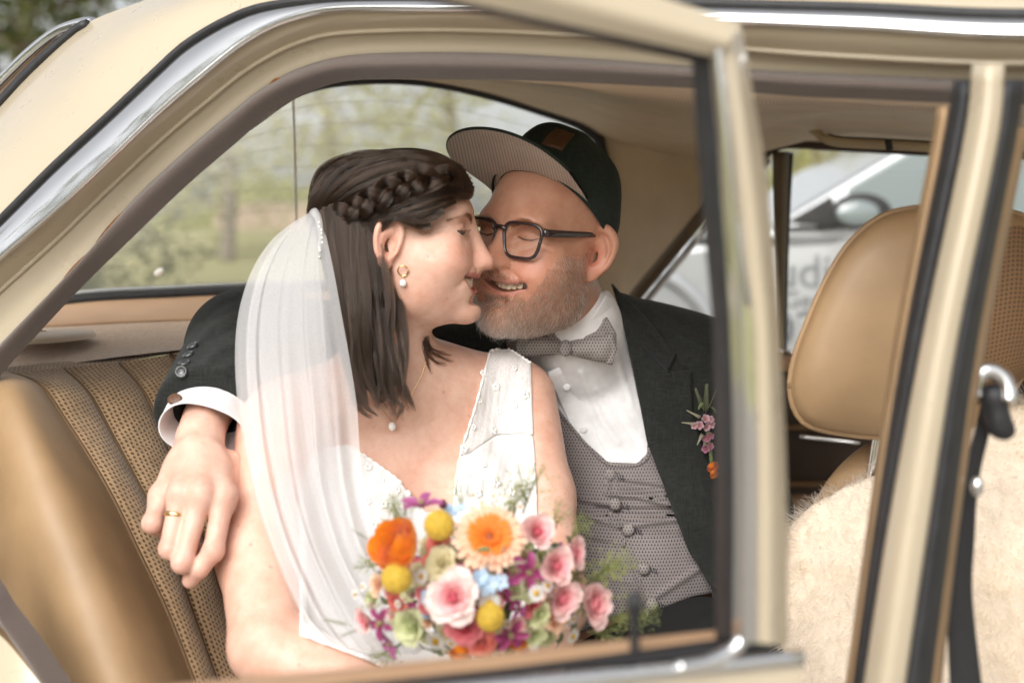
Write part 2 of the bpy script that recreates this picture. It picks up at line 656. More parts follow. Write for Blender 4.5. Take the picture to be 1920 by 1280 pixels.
def head_sdf(p, o):
    """p local: x right, y forward, z up, the eyes near z = 0"""
    q = p.copy(); q[:, 0] = np.abs(q[:, 0])
    w = o.get('w', 1.0)
    hz = o.get('top', 0.118)
    d = ell(q, (0, -0.006, 0.032 - (0.118 - hz) * 0.45), (0.074 * w, 0.099, 0.086 - (0.118 - hz) * 0.55))
    d = smin(d, ell(q, (0, 0.036, -0.036), (0.063 * w, 0.062, 0.084)), 0.03)
    d = smin(d, ell(q, (0, 0.042, -0.080), (0.050 * w, 0.057, 0.044)), 0.03)
    d = smin(d, ell(q, (0.045 * w, 0.010, -0.066), (0.018, 0.034, 0.036)), 0.035)            # jaw angle
    d = smin(d, ell(q, (0, 0.086 + o.get('chin', 0.0), -0.110), (0.021, 0.018, 0.016)), 0.02)                    # chin
    d = smin(d, ell(q, (0.041 * w, 0.066, -0.042), (0.026, 0.024, 0.024)), 0.034)           # cheek
    d = smin(d, ell(q, (0.050 * w, 0.055, -0.014), (0.018, 0.020, 0.012)), 0.02)            # cheekbone
    d = smin(d, ell(q, (0.024, 0.081 - o.get('soft_brow', 0), 0.020), (0.026, 0.015, 0.011)), 0.026)                # brow
    d = smax(d, -ell(q, (0.034, 0.110, 0.000), (0.020, 0.020, 0.012)), 0.016)               # socket
    d = smax(d, -ell(q, (0.082 * w, 0.060, 0.016), (0.014, 0.03, 0.03)), 0.03)              # temple
    ez = o.get('eye_z', -0.001)
    d = smin(d, nrm1(q - np.array([0.0325, 0.0775, ez])) - 0.0138, 0.004)   # lids
    # under-eye fold of a smile
    d = smin(d, cap(q, (0.020, 0.0905, -0.0145), (0.044, 0.082, -0.012), 0.0035, 0.003), 0.007)
    # nose
    nt = o.get('nose_tip', (0, 0.117, -0.047))
    n = cap(q, (0, 0.094, 0.004), (0, nt[1] - 0.006, nt[2] + 0.008), 0.0085, 0.0095)
    ns = o.get('nose', 1.0)
    n = smin(n, ell(q, nt, (0.0125 * ns, 0.0115 * ns, 0.0105 * ns)), 0.010)
    n = smin(n, ell(q, (0.0125 * ns, nt[1] - 0.013, nt[2] - 0.002), (0.0078 * ns, 0.0115, 0.0080 * ns)), 0.006)
    n = smin(n, ell(q, (0.0, nt[1] - 0.018, nt[2] + 0.005), (0.017 * ns, 0.018, 0.016)), 0.01)
    d = smin(d, n, 0.010)
    d = smax(d, -ell(q, (0.0065, nt[1] - 0.0085, nt[2] - 0.0115), (0.0036, 0.0062, 0.0050)), 0.003)  # nostril
    # smile: the fold from nose to mouth corner, the corners drawn up and back
    mz = o.get('mouth_z', -0.073); my = o.get('mouth_y', 0.099)
    hw = o.get('mouth_w', 0.030)
    d = smin(d, ell(q, (0.0, my - 0.015, mz), (0.034, 0.018, 0.027)), 0.018)                 # muzzle
    # lips follow a curve that rises to the corners
    xm = np.abs(p[:, 0] - o.get('mouth_x', 0.0))
    t = np.clip(xm / hw, 0, 1.3)
    cz = mz - 0.003 + o.get('rise', 0.0085) * t ** 2
    cy = my - o.get('wrap', 0.0155) * t ** 2
    op = o.get('open', 0.0045)
    th = np.clip(1 - t ** o.get('shape', 2), 0, 1)
    lk = o.get('lip', 1.0)
    up_c = np.stack([q[:, 1] - (cy + 0.001), q[:, 2] - (cz + op * th + 0.0026)], 1)
    lo_c = np.stack([q[:, 1] - (cy - 0.0005), q[:, 2] - (cz - op * th - 0.0038)], 1)
    bound = np.maximum(xm - hw, 0)
    ul = np.sqrt((up_c[:, 0] / 1.25) ** 2 + up_c[:, 1] ** 2 + bound ** 2) - (0.0016 + 0.0024 * th * lk)
    ll = np.sqrt((lo_c[:, 0] / 1.25) ** 2 + lo_c[:, 1] ** 2 + bound ** 2) - (0.0016 + 0.0032 * th * lk)
    d = smin(d, ul, 0.004); d = smin(d, ll, 0.004)
    slit = np.maximum(np.sqrt(((q[:, 2] - cz) / (op * th + 0.0006)) ** 2 + bound ** 2 * 1e6) - 1, -0.5) * 0.003
    slit = np.maximum(slit, np.maximum(xm - hw * 0.98, (cy - 0.010) - q[:, 1]))
    d = smax(d, -slit, 0.0015)
    d = smax(d, -cap(q, (0, my + 0.0050, mz - 0.0235), (0.017, my - 0.001, mz - 0.0215), 0.004, 0.003), 0.012)   # below the lower lip
    # folds of a smile pressed into the skin: nose to mouth corner, upper lid crease, below the eye, crow's feet
    front = np.clip((q[:, 1] - 0.02) / 0.03, 0, 1)
    nz = nt[2]
    wing = [(0.0150, nz + 0.014), (0.0215, nz + 0.006), (0.0230, nz - 0.003), (0.0180, nz - 0.010)]
    d = d + front * 0.0022 * np.exp(-(line_d(q[:, [0, 2]], wing) / 0.0018) ** 2)
    for line, dep, sg in o.get('folds', ()):
        d = d + front * dep * o.get('fold', 1.0) * np.exp(-(line_d(q[:, [0, 2]], line) / sg) ** 2)
    d = smin(d, ear_sdf(q, o), 0.004)
    return d


def line_d(p, line):
    b = np.full(len(p), 9.0)
    for a, c in zip(line[:-1], line[1:]):
        a = np.asarray(a); e = np.asarray(c) - a
        t = np.clip(((p - a) @ e) / (e @ e), 0, 1)
        b = np.minimum(b, nrm1(p - a - t[:, None] * e))
    return b


SMILE = [
    ([(0.019, -0.044), (0.032, -0.050), (0.042, -0.061), (0.0455, -0.074)], 0.0024, 0.0032),
    ([(0.026, -0.052), (0.040, -0.050), (0.052, -0.052)], -0.0018, 0.010),
    ([(0.014, -0.002), (0.023, 0.0065), (0.034, 0.0085), (0.047, 0.003)], 0.0024, 0.0017),
    ([(0.016, -0.012), (0.026, -0.0160), (0.038, -0.0145), (0.049, -0.008)], 0.0020, 0.0019),
    ([(0.052, 0.002), (0.064, 0.008)], 0.0011, 0.0012),
    ([(0.053, -0.004), (0.067, -0.003)], 0.0012, 0.0012),
    ([(0.052, -0.009), (0.065, -0.014)], 0.0011, 0.0012),
]


def lip_mask(p, o):
    mz = o.get('mouth_z', -0.073); hw = o.get('mouth_w', 0.030); op = o.get('open', 0.0045)
    t = np.clip(np.abs(p[:, 0] - o.get('mouth_x', 0.0)) / hw, 0, 1.4)
    cz = mz - 0.003 + o.get('rise', 0.0085) * t ** 2
    th = np.clip(1 - t ** o.get('shape', 2), 0, 1)
    lk = o.get('lip', 1.0)
    z = p[:, 2] - cz
    up = np.clip(1 - np.abs(z - (op * th + 0.0022)) / (0.0018 + 0.0030 * th * lk), 0, 1)
    lo = np.clip(1 - np.abs(z + (op * th + 0.0035)) / (0.0018 + 0.0042 * th * lk), 0, 1)
    m = np.maximum(up, lo) * (t < 1.03) * (p[:, 1] > 0.06)
    return np.clip(m * 2.2, 0, 1)


def teeth(name, o, X, mat_t, mat_d, parent):
    """upper row of teeth, each a rounded block, and the dark of the mouth behind them"""
    mz = o.get('mouth_z', -0.073); my = o.get('mouth_y', 0.099); hw = o.get('mouth_w', 0.030)
    root = None
    V, F = ball_arrays((o.get('mouth_x', 0.0), my - 0.022, mz), (hw * 0.95, 0.012, 0.011), 16, 10)
    dk = mesh_obj('mouth_cavity', X(V), F, mat_d, parent)
    widths = [0.0082, 0.0066, 0.0070, 0.0062, 0.0060, 0.0060][:o.get('teeth', 6)]
    for s in (-1, 1):
        x = 0.0
        for i, w in enumerate(widths):
            xc = x + w / 2; x += w
            t = xc / hw
            y = my - 0.0038 - o.get('teeth_in', 0.0) - o.get('wrap', 0.0155) * t ** 2
            h = 0.0062 - 0.0004 * i
            V, F = ball_arrays((0, 0, 0), (w * 0.56, 0.0028, h), 10, 8)
            V = np.sign(V) * np.abs(V / np.array([w * 0.56, 0.0028, h])) ** 0.6 * np.array([w * 0.56, 0.0028, h])
            a = -math.atan(2 * o.get('wrap', 0.0155) * t / hw)
            V = V @ rot_z(a).T
            V = V * np.array([s, 1, 1]) + np.array([s * xc + o.get('mouth_x', 0.0), y, mz + 0.0005 + (o.get('rise', 0.0085) - 0.001) * t ** 2])
            if s < 0: F = [q[::-1] for q in F]
            mesh_obj('tooth', X(V), F, mat_t, dk)
    return dk


def make_skin(name, sss=0.16, rough=0.41):
    m, N, L, b = new_mat(name)
    a = N.new('ShaderNodeVertexColor'); a.layer_name = 'Col'
    v = coords(N, L)
    n1 = noise(N, L, v, 55, 5, 0.6)
    n2 = noise(N, L, v, 420, 3, 0.6)
    blot = ramp(N, L, n1, [(0.3, (0.92, 0.82, 0.78)), (0.7, (1.06, 1.08, 1.09))])
    n3 = noise(N, L, v, 13, 3, 0.5)
    c = mixc(N, L, 1.0, a.outputs['Color'], blot, 'MULTIPLY')
    frec = ramp(N, L, noise(N, L, v, 260, 2, 0.5), [(0.66, (1, 1, 1)), (0.74, (0.86, 0.74, 0.66))])
    c = mixc(N, L, 0.55, c, frec, 'MULTIPLY')
    c = mixc(N, L, 1.0, c, ramp(N, L, n3, [(0.32, (0.97, 0.90, 0.88)), (0.68, (1.03, 1.05, 1.05))]), 'MULTIPLY')
    L.new(c, b.inputs['Base Color'])
    L.new(ramp(N, L, noise(N, L, v, 90, 4, 0.6), [(0.3, (rough - 0.09,) * 3), (0.7, (rough + 0.10,) * 3)]), b.inputs['Roughness'])
    b.inputs['Subsurface Weight'].default_value = sss
    b.inputs['Subsurface Radius'].default_value = (1.0, 0.36, 0.2)
    b.inputs['Subsurface Scale'].default_value = 0.008
    b.inputs['Specular IOR Level'].default_value = 0.42
    bump(N, L, b, math_node(N, L, 'ADD', n2, math_node(N, L, 'MULTIPLY', noise(N, L, v, 900, 2, 0.5), 0.7)), 0.30, 0.0008)
    return m


def make_hair(name, c1, c2, rough=0.34):
    """hair strands: colour varies from strand to strand"""
    m, N, L, b = new_mat(name)
    out = N['Material Output']
    N.remove(b)
    h = N.new('ShaderNodeBsdfHairPrincipled')
    h.parametrization = 'COLOR'
    at_ = N.new('ShaderNodeAttribute'); at_.attribute_name = 'shade'
    L.new(ramp(N, L, at_.outputs['Fac'], [(0.0, c1), (0.65, tuple(0.6 * a + 0.4 * b for a, b in zip(c1, c2))), (1.0, c2)]), h.inputs['Color'])
    h.inputs['Roughness'].default_value = rough
    h.inputs['Radial Roughness'].default_value = 0.45
    L.new(h.outputs[0], out.inputs['Surface'])
    return m


M_TOOTH = mat('tooth_enamel', (0.70, 0.62, 0.47), 0.25, var=0.05, coat=0.3)
M_MOUTH = mat('mouth_inside', (0.10, 0.025, 0.02), 0.5)
M_SKIN_B = make_skin('skin_fair')
M_SKIN_G = make_skin('skin_ruddy')


def headframe(yaw, pitch, roll):
    cy, sy = math.cos(yaw), math.sin(yaw)
    f0 = np.array([-sy, -cy, 0]); r0 = np.array([-cy, sy, 0]); u0 = np.array([0, 0, 1.])
    f = f0 * math.cos(pitch) + u0 * math.sin(pitch); u = -f0 * math.sin(pitch) + u0 * math.cos(pitch)
    r = r0 * math.cos(roll) + u * math.sin(roll); u2 = -r0 * math.sin(roll) + u * math.cos(roll)
    return np.stack([r, f, u2], 1)


class Head:
    def __init__(self, o, R, c, s):
        self.o, self.R, self.c, self.s = o, R, np.asarray(c), s

    def loc(self, p): return (p - self.c) @ self.R / self.s
    def out(self, q): return (self.s * np.asarray(q, dtype=float)) @ self.R.T + self.c
    def dirw(self, q): return np.asarray(q, dtype=float) @ self.R.T

    def sdf(self, p):
        r = np.linalg.norm(p - self.c, axis=1)
        d = r - 0.165 * self.s
        m = r < 0.20 * self.s
        if m.any(): d[m] = head_sdf(self.loc(p[m]), self.o) * self.s
        return d
# ------------------------------------------------------------------ the two people: bodies
BH = Head(dict(folds=SMILE, fold=0.6, w=0.95, ear=1.06, ear_out=0.36, ear_tilt=-0.22, ear_y=-0.006, ear_z=-0.014, top=0.104, soft_brow=0.004, open=0.0090, shape=4, rise=0.0130, lip=0.8, mouth_y=0.0985, mouth_z=-0.0725, mouth_w=0.042, wrap=0.025, chin=0.0035, nose=0.82, nose_tip=(0, 0.1170, -0.046)), headframe(RAD(-86), RAD(1), 0), W(748, 431, 1.65), 0.97)
GH = Head(dict(folds=SMILE, w=1.08, ear=1.14, ear_w=1.22, ear_out=0.95, ear_x=0.073, ear_y=-0.014, ear_z=-0.007, mouth_x=-0.0140, mouth_w=0.034, wrap=0.017, teeth=3, teeth_in=0.0004, mouth_z=-0.0640, nose_tip=(0, 0.118, -0.0360), open=0.0048, rise=0.0085, shape=3, lip=0.55, eye_z=0.002), headframe(RAD(38), RAD(4), RAD(6)), W(1027, 450, 1.78), 1.03)

TWB = rot_z(RAD(24))          # her trunk: the near shoulder is turned towards us


def bride_trunk(p):
    d = ell(p, W(758, 890, 1.722), (0.150, 0.103, 0.185), TWB)
    d = smin(d, ell(p, W(775, 1160, 1.66), (0.125, 0.095, 0.17), TWB), 0.05)
    d = smin(d, ell(p, W(672, 985, 1.612), (0.068, 0.062, 0.068)), 0.05)
    d = smin(d, ell(p, W(880, 955, 1.672), (0.068, 0.062, 0.068)), 0.05)
    d = smin(d, cap(p, W(735, 715, 1.69), W(560, 765, 1.63), 0.045, 0.045), 0.05)
    d = smin(d, cap(p, W(745, 715, 1.71), W(930, 712, 1.765), 0.044, 0.036), 0.04)
    # collar bones
    d = smin(d, cap(p, W(752, 768, 1.638), W(620, 770, 1.592), 0.006, 0.008), 0.03)
    d = smin(d, cap(p, W(778, 762, 1.648), W(930, 712, 1.738), 0.006, 0.008), 0.03)
    return d


def bride_arms(p):
    d = chain(p, [(W(522, 800, 1.59), 0.051), (W(484, 1040, 1.50), 0.046), (W(502, 1205, 1.42), 0.041)], 0.02)
    d = smin(d, chain(p, [(W(500, 1213, 1.42), 0.041), (W(640, 1294, 1.38), 0.037), (W(830, 1360, 1.34), 0.028), (W(905, 1345, 1.33), 0.026)], 0.02), 0.015)
    l = chain(p, [(W(978, 742, 1.77), 0.047), (W(1015, 930, 1.70), 0.042), (W(1042, 1130, 1.62), 0.039), (W(985, 1290, 1.45), 0.034)], 0.02)
    return smin(d, l, 0.02)


def bride_body(p):
    d = bride_trunk(p)
    d = smin(d, bride_arms(p), 0.035)
    n = cap(p, BH.out([0, -0.018, -0.055]), W(738, 735, 1.695), 0.049, 0.056)
    h = smin(BH.sdf(p), n, 0.022)
    return smin(d, h, 0.03)


def groom_trunk(p):
    d = ell(p, W(1145, 870, 1.955), (0.185, 0.125, 0.22), rot_y(RAD(8)))
    d = smin(d, ell(p, W(1195, 1100, 1.885), (0.160, 0.135, 0.17)), 0.06)
    d = smin(d, cap(p, W(905, 705, 2.0), W(1345, 715, 1.94), 0.066, 0.066), 0.06)
    d = smin(d, cap(p, W(1090, 640, 1.90), W(1270, 690, 1.94), 0.05, 0.05), 0.05)
    d = smin(d, cap(p, W(1090, 640, 1.90), W(960, 690, 1.97), 0.05, 0.05), 0.05)
    return d


def groom_arms(p):
    d = chain(p, [(W(905, 705, 2.0), 0.055), (W(470, 628, 1.84), 0.047), (W(455, 640, 1.81), 0.046), (W(376, 812, 1.545), 0.030)], 0.02)
    l = chain(p, [(W(1350, 720, 1.94), 0.055), (W(1420, 1080, 1.83), 0.045), (W(1400, 1240, 1.64), 0.04)], 0.02)
    return np.minimum(d, l)


def groom_hand(p):
    k = 0.006
    wr = W(376, 815, 1.540)
    mcp = [W(303, 930, 1.487), W(338, 925, 1.463), W(378, 925, 1.458), W(420, 930, 1.468)]
    d = cap(p, W(392, 770, 1.62), wr, 0.030, 0.028)
    rr = [0.0125, 0.0135, 0.014, 0.0135]
    for m, r in zip(mcp, rr):
        d = smin(d, cap(p, wr + (m - wr) * 0.12, m, 0.019, r), 0.014)
    pal = W(370, 892, 1.502)
    d = smin(d, ell(p, pal, (0.040, 0.016, 0.045)), 0.014)
    F = [
        [(mcp[0], 0.0115), (W(286, 980, 1.462), 0.0112), (W(300, 990, 1.496), 0.0102), (W(325, 985, 1.515), 0.009)],
        [(mcp[1], 0.0120), (W(318, 1028, 1.438), 0.0114), (W(331, 1026, 1.480), 0.0104), (W(352, 1005, 1.505), 0.009)],
        [(mcp[2], 0.0125), (W(342, 1054, 1.430), 0.0115), (W(354, 1052, 1.472), 0.0105), (W(374, 1030, 1.500), 0.009)],
        [(mcp[3], 0.0125), (W(400, 1032, 1.440), 0.0116), (W(374, 1066, 1.436), 0.0104), (W(357, 1087, 1.445), 0.0094)],
    ]
    fs = None
    for f in F:
        c = chain(p, f, 0.004)
        # the knuckle in the middle of each finger is a little thicker
        c = smin(c, np.linalg.norm(p - f[1][0], axis=1) - f[1][1] * 1.04, 0.004)
        fs = c if fs is None else smin(fs, c, 0.0025)
    d = smin(d, fs, 0.015)
    for m, r in zip(mcp, rr):
        d = smin(d, np.linalg.norm(p - (m + np.array([0, -0.004, 0.004])), axis=1) - r * 0.52, 0.012)
    th = chain(p, [(W(430, 870, 1.53), 0.017), (W(436, 960, 1.50), 0.0135), (W(420, 1044, 1.492), 0.0105)], 0.006)
    d = smin(d, th, 0.010)
    # nail bed of the index finger
    return d


def groom_body(p):
    d = groom_trunk(p) + 0.006
    d = smin(d, groom_arms(p), 0.04)
    n = cap(p, GH.out([0, -0.028, -0.06]), W(1092, 660, 1.885), 0.058, 0.064)
    d = smin(d, smin(GH.sdf(p), n, 0.022), 0.03)
    c = W(360, 920, 1.48)
    r = np.linalg.norm(p - c, axis=1)
    hd = r - 0.15
    m = r < 0.2
    if m.any(): hd[m] = groom_hand(p[m])
    return smin(d, hd, 0.012)


# ---- the bride
bride = thing('person', W(760, 1500, 1.7), label='bride in white tulle dress and veil with braided brown hair, sitting nearest the open door', cat='person')
V, F = skin_mesh(bride_body, (-0.36, 1.28, 0.60), (0.15, 1.92, 1.36), 0.0024)
q = BH.loc(V)
base = np.array([0.67, 0.435, 0.338])
C = np.tile(base, (len(V), 1))
hd = np.linalg.norm(q, axis=1) < 0.16


def tint(C, m, col, k=1.0):
    m = np.clip(m * k, 0, 1)[:, None]
    return C * (1 - m) + np.asarray(col) * m


C = tint(C, gmask(q, (0.042, 0.080, -0.036), (0.030, 0.05, 0.024)), (0.66, 0.33, 0.25), 0.55)
C = tint(C, gmask(q, (0, 0.118, -0.048), (0.016, 0.02, 0.016)), (0.66, 0.33, 0.25), 0.6)
C = tint(C, gmask(q, (0.078, -0.01, -0.02), (0.012, 0.025, 0.035)), (0.64, 0.32, 0.24), 0.6)
C = tint(C, lip_mask(q, BH.o) * hd, (0.50, 0.17, 0.15), 0.85)
C = tint(C, gmask(q, (0.0325, 0.092, 0.001), (0.014, 0.02, 0.006)), (0.50, 0.28, 0.21), 0.6)
for x_, y_, r_m in ((648, 722, 4.0), (832, 735, 3.0), (446, 985, 2.5), (470, 1020, 3.0), (508, 1062, 3.2), (420, 1118, 3.0), (1038, 955, 2.6), (1030, 985, 2.2), (1060, 925, 2.2), (880, 780, 2.4), (700, 800, 2.2), (560, 1245, 3.0), (838, 560, 2.0), (802, 480, 1.8)):
    c_ = onto(bride_body, x_, y_, 1.2, 2.0)
    C = tint(C, np.exp(-(np.linalg.norm(V - c_, axis=1) / (r_m * 0.00055)) ** 2), (0.30, 0.15, 0.10), 0.85)
mesh_obj('body', V, F, M_SKIN_B, bride, col=C)
teeth('teeth', BH.o, BH.out, M_TOOTH, M_MOUTH, bride)

# ---- the groom
groom = thing('person', W(1150, 1500, 1.95), label='groom in dark jacket, grey patterned waistcoat, cap and glasses, arm around the bride', cat='person')
lo_h, hi_h = GH.c - np.array([0.16, 0.16, 0.24]), GH.c + np.array([0.17, 0.19, 0.15])
lo_n, hi_n = W(360, 920, 1.48) - np.array([0.085, 0.09, 0.13]), W(360, 920, 1.48) + np.array([0.085, 0.15, 0.13])
parts = [skin_mesh(lambda p: np.minimum(groom_body(p), 9), lo_h, hi_h, 0.0025), skin_mesh(groom_hand, lo_n, hi_n, 0.0022),
         skin_mesh(lambda p: np.maximum(smin(groom_trunk(p) + 0.012, groom_arms(p) + 0.004, 0.04), np.linalg.norm(p - GH.c, axis=1) * -1 + 0.2), (-0.47, 1.5, 0.62), (0.36, 2.12, 1.2), 0.008)]
V, F = join_arrays(parts)
q = GH.loc(V)
hd = np.linalg.norm(q, axis=1) < 0.17
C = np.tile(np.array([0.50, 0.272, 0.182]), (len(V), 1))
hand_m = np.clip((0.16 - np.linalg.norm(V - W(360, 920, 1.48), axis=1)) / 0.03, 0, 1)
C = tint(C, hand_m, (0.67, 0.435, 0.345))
kn = np.zeros(len(V))
for a in (W(284, 978, 1.46), W(318, 1025, 1.435), W(340, 1050, 1.425), W(399, 1032, 1.43), W(360, 1080, 1.44)):
    kn = np.maximum(kn, gmask(V, a, (0.012, 0.02, 0.012)))
C = tint(C, kn, (0.66, 0.36, 0.29), 0.6)
sx = q.copy(); sx[:, 0] = np.abs(sx[:, 0])
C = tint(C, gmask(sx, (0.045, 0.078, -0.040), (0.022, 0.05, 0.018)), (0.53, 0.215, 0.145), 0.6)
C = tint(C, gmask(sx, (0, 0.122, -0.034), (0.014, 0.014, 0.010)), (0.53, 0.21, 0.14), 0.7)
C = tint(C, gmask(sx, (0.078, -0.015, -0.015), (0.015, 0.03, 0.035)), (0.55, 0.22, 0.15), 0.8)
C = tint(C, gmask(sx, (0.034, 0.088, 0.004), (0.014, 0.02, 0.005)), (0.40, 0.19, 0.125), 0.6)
C = tint(C, lip_mask(q, GH.o) * hd, (0.45, 0.18, 0.14), 0.75)
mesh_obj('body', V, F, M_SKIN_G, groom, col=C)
teeth('teeth', GH.o, GH.out, M_TOOTH, M_MOUTH, groom)
# ------------------------------------------------------------------ cloth materials
def weave_mat(name, base, scale, rough=0.85, contrast=0.25, sheen=0.15, bstr=0.25, coordk='Object', slub=0.0, sss=0.0):
    m, N, L, b = new_mat(name)
    v = coords(N, L, coordk)
    w1 = N.new('ShaderNodeTexWave'); w1.bands_direction = 'X'; w1.inputs['Scale'].default_value = scale; w1.inputs['Distortion'].default_value = 0.6
    w2 = N.new('ShaderNodeTexWave'); w2.bands_direction = 'Z'; w2.inputs['Scale'].default_value = scale; w2.inputs['Distortion'].default_value = 0.6
    L.new(v, w1.inputs['Vector']); L.new(v, w2.inputs['Vector'])
    h = math_node(N, L, 'MULTIPLY', w1.outputs['Fac'], w2.outputs['Fac'])
    n = noise(N, L, v, 30, 6, 0.6)
    hi = tuple(min(1, c * (1 + contrast)) for c in base); lo = tuple(c * (1 - contrast) for c in base)
    c = ramp(N, L, h, [(0.0, lo), (0.7, hi)])
    c = mixc(N, L, 1.0, c, ramp(N, L, n, [(0.25, (0.82, 0.82, 0.82)), (0.75, (1.12, 1.12, 1.12))]), 'MULTIPLY')
    if slub:
        vz = coords(N, L, coordk, (60, 60, 900)); sn = noise(N, L, vz, 1.0, 3)
        vx = coords(N, L, coordk, (900, 60, 60)); sx = noise(N, L, vx, 1.0, 3)
        s2 = math_node(N, L, 'MAXIMUM', sn, sx)
        c = mixc(N, L, slub, c, ramp(N, L, s2, [(0.45, (0.5, 0.5, 0.5)), (0.75, (1.9, 1.9, 1.9))]), 'MULTIPLY')
    L.new(c, b.inputs['Base Color'])
    b.inputs['Roughness'].default_value = rough
    b.inputs['Sheen Weight'].default_value = sheen
    b.inputs['Specular IOR Level'].default_value = 0.25
    if sss:
        b.inputs['Subsurface Weight'].default_value = sss; b.inputs['Subsurface Scale'].default_value = 0.004
    bump(N, L, b, h, bstr, 0.0004)
    return m


def mark_mat(name, base, dark, pitch=0.0043, coordk='Object', rot=None, plane='XZ'):
    """grey cloth woven with rows of small dark wedges, each row shifted by half"""
    m, N, L, b = new_mat(name)
    v = coords(N, L, coordk, 1.0 / pitch, rot)
    sp = N.new('ShaderNodeSeparateXYZ'); L.new(v, sp.inputs[0])
    x, z = (sp.outputs['X'], sp.outputs['Z']) if plane == 'XZ' else (sp.outputs['X'], sp.outputs['Y'])
    row = math_node(N, L, 'FLOOR', z)
    xs = math_node(N, L, 'ADD', x, math_node(N, L, 'MULTIPLY', row, 0.5))
    fx = math_node(N, L, 'FRACT', xs); fz = math_node(N, L, 'FRACT', z)
    ax = math_node(N, L, 'ABSOLUTE', math_node(N, L, 'SUBTRACT', fx, 0.5))
    tri = math_node(N, L, 'LESS_THAN', ax, math_node(N, L, 'MULTIPLY', math_node(N, L, 'SUBTRACT', 0.92, fz), 0.36))
    lo = math_node(N, L, 'GREATER_THAN', fz, 0.16)
    mk = math_node(N, L, 'MULTIPLY', tri, lo)
    vb = coords(N, L, coordk)
    n = noise(N, L, vb, 25, 5)
    bc = ramp(N, L, n, [(0.3, tuple(c * 0.88 for c in base)), (0.7, tuple(c * 1.1 for c in base))])
    fn = noise(N, L, vb, 1500, 2)
    bc = mixc(N, L, 0.5, bc, ramp(N, L, fn, [(0.3, (0.75, 0.75, 0.75)), (0.7, (1.2, 1.2, 1.2))]), 'MULTIPLY')
    c = mixc(N, L, mk, bc, dark)
    L.new(c, b.inputs['Base Color'])
    b.inputs['Roughness'].default_value = 0.8
    b.inputs['Sheen Weight'].default_value = 0.1
    b.inputs['Specular IOR Level'].default_value = 0.25
    bump(N, L, b, math_node(N, L, 'SUBTRACT', fn, mk), 0.25, 0.0004)
    return m


M_JACKET = weave_mat('charcoal_linen', (0.023, 0.025, 0.023), 700, 0.9, 0.35, 0.06, 0.3, slub=0.7)
M_VEST = mark_mat('grey_wedge_weave', (0.235, 0.205, 0.195), (0.028, 0.025, 0.036))
M_BOW = mark_mat('grey_wedge_weave_fine', (0.30, 0.270, 0.250), (0.050, 0.045, 0.058), pitch=0.0042)
M_SHIRT = weave_mat('white_shirt_cotton', (0.80, 0.79, 0.79), 1100, 0.75, 0.04, 0.2, 0.15)
M_DRESS = weave_mat('white_tulle_layers', (0.82, 0.80, 0.78), 900, 0.8, 0.05, 0.2, 0.2, sss=0.1)
M_TROUSERS = weave_mat('charcoal_wool', (0.016, 0.017, 0.017), 800, 0.9, 0.2, 0.0)
M_BLACKBTN = mat('dark_horn', (0.03, 0.032, 0.033), 0.22, coat=0.5)
M_THREAD = mat('dark_thread', (0.02, 0.02, 0.03), 0.8)


def wrinkles(p, lines):
    """raised and sunken creases, lines of (px,py) with height (m) and width (px)"""
    u, v, y = PX(p)
    q = np.stack([u, v], 1)
    d = np.zeros(len(p))
    for line, hgt, wd in lines:
        d += hgt * np.exp(-(line_d(q, np.asarray(line, dtype=float)) / wd) ** 2)
    return d


# ---- shirt
def shirt_sdf(p):
    d = groom_trunk(p) - 0.004
    d = smin(d, cap(p, W(1075, 605, 1.84), W(1094, 655, 1.885), 0.067, 0.075), 0.012)
    w = wrinkles(p, [([(1090, 700), (1130, 790), (1160, 830)], 0.004, 7), ([(1050, 720), (1085, 800), (1105, 870)], 0.003, 6), ([(1150, 640), (1185, 760)], 0.0035, 7),
                     ([(1120, 730), (1190, 800)], 0.003, 8), ([(1080, 770), (1150, 850)], -0.003, 8), ([(1100, 680), (1200, 840)], -0.002, 6)])
    return d - w


SHIRT_POLY = [(940, 600), (1150, 540), (1230, 600), (1260, 860), (1180, 900), (1060, 900), (950, 760)]
V, F = skin_mesh(lambda p: smax(np.maximum(shirt_sdf(p), -(groom_trunk(p) + 0.012)), poly_px(p, SHIRT_POLY), 0.002), (-0.05, 1.68, 0.85), (0.30, 2.05, 1.20), 0.003)
# keep clear of the neck hole
nk = np.linalg.norm(np.cross(V - GH.out([0, -0.028, -0.06]), (W(1092, 660, 1.885) - GH.out([0, -0.028, -0.06])) / np.linalg.norm(W(1092, 660, 1.885) - GH.out([0, -0.028, -0.06]))), axis=1)
shirt = mesh_obj('shirt', V, F, M_SHIRT, groom)


def collar_sdf(p):
    n0, n1 = W(1062, 570, 1.832), W(1094, 665, 1.885)
    d = cap(p, n0, n1, 0.0655, 0.0765)
    sh = np.maximum(d - 0.003, -(d + 0.001))
    return smax(sh, poly_px(p, [(958, 600), (1000, 633), (1055, 634), (1105, 600), (1136, 550), (1150, 560), (1152, 655), (1090, 668), (985, 668), (955, 640)]), 0.002)


V, F = skin_mesh(collar_sdf, (-0.05, 1.70, 0.98), (0.20, 2.0, 1.16), 0.0022, B=6)
mesh_obj('collar', V, F, M_SHIRT, shirt)
# placket and seams of the shirt front
pl = onto_many(shirt_sdf, spline([(1045, 690), (1075, 760), (1105, 830), (1130, 880)], 16), 1.6)
sweep('placket', pl + np.array([0, -0.001, 0]), rrect(0.003, 0.03), M_SHIRT, shirt, side=(0, -1, 0), smooth=True)
BTN_V, BTN_F = ball_arrays((0, 0, 0), (0.0055, 0.002, 0.0055), 14, 6)
for q in ((1062, 725), (1094, 805)):
    mesh_obj('button', BTN_V + onto(shirt_sdf, *q) + np.array([0, -0.004, 0]), BTN_F, M_SHIRT, shirt)


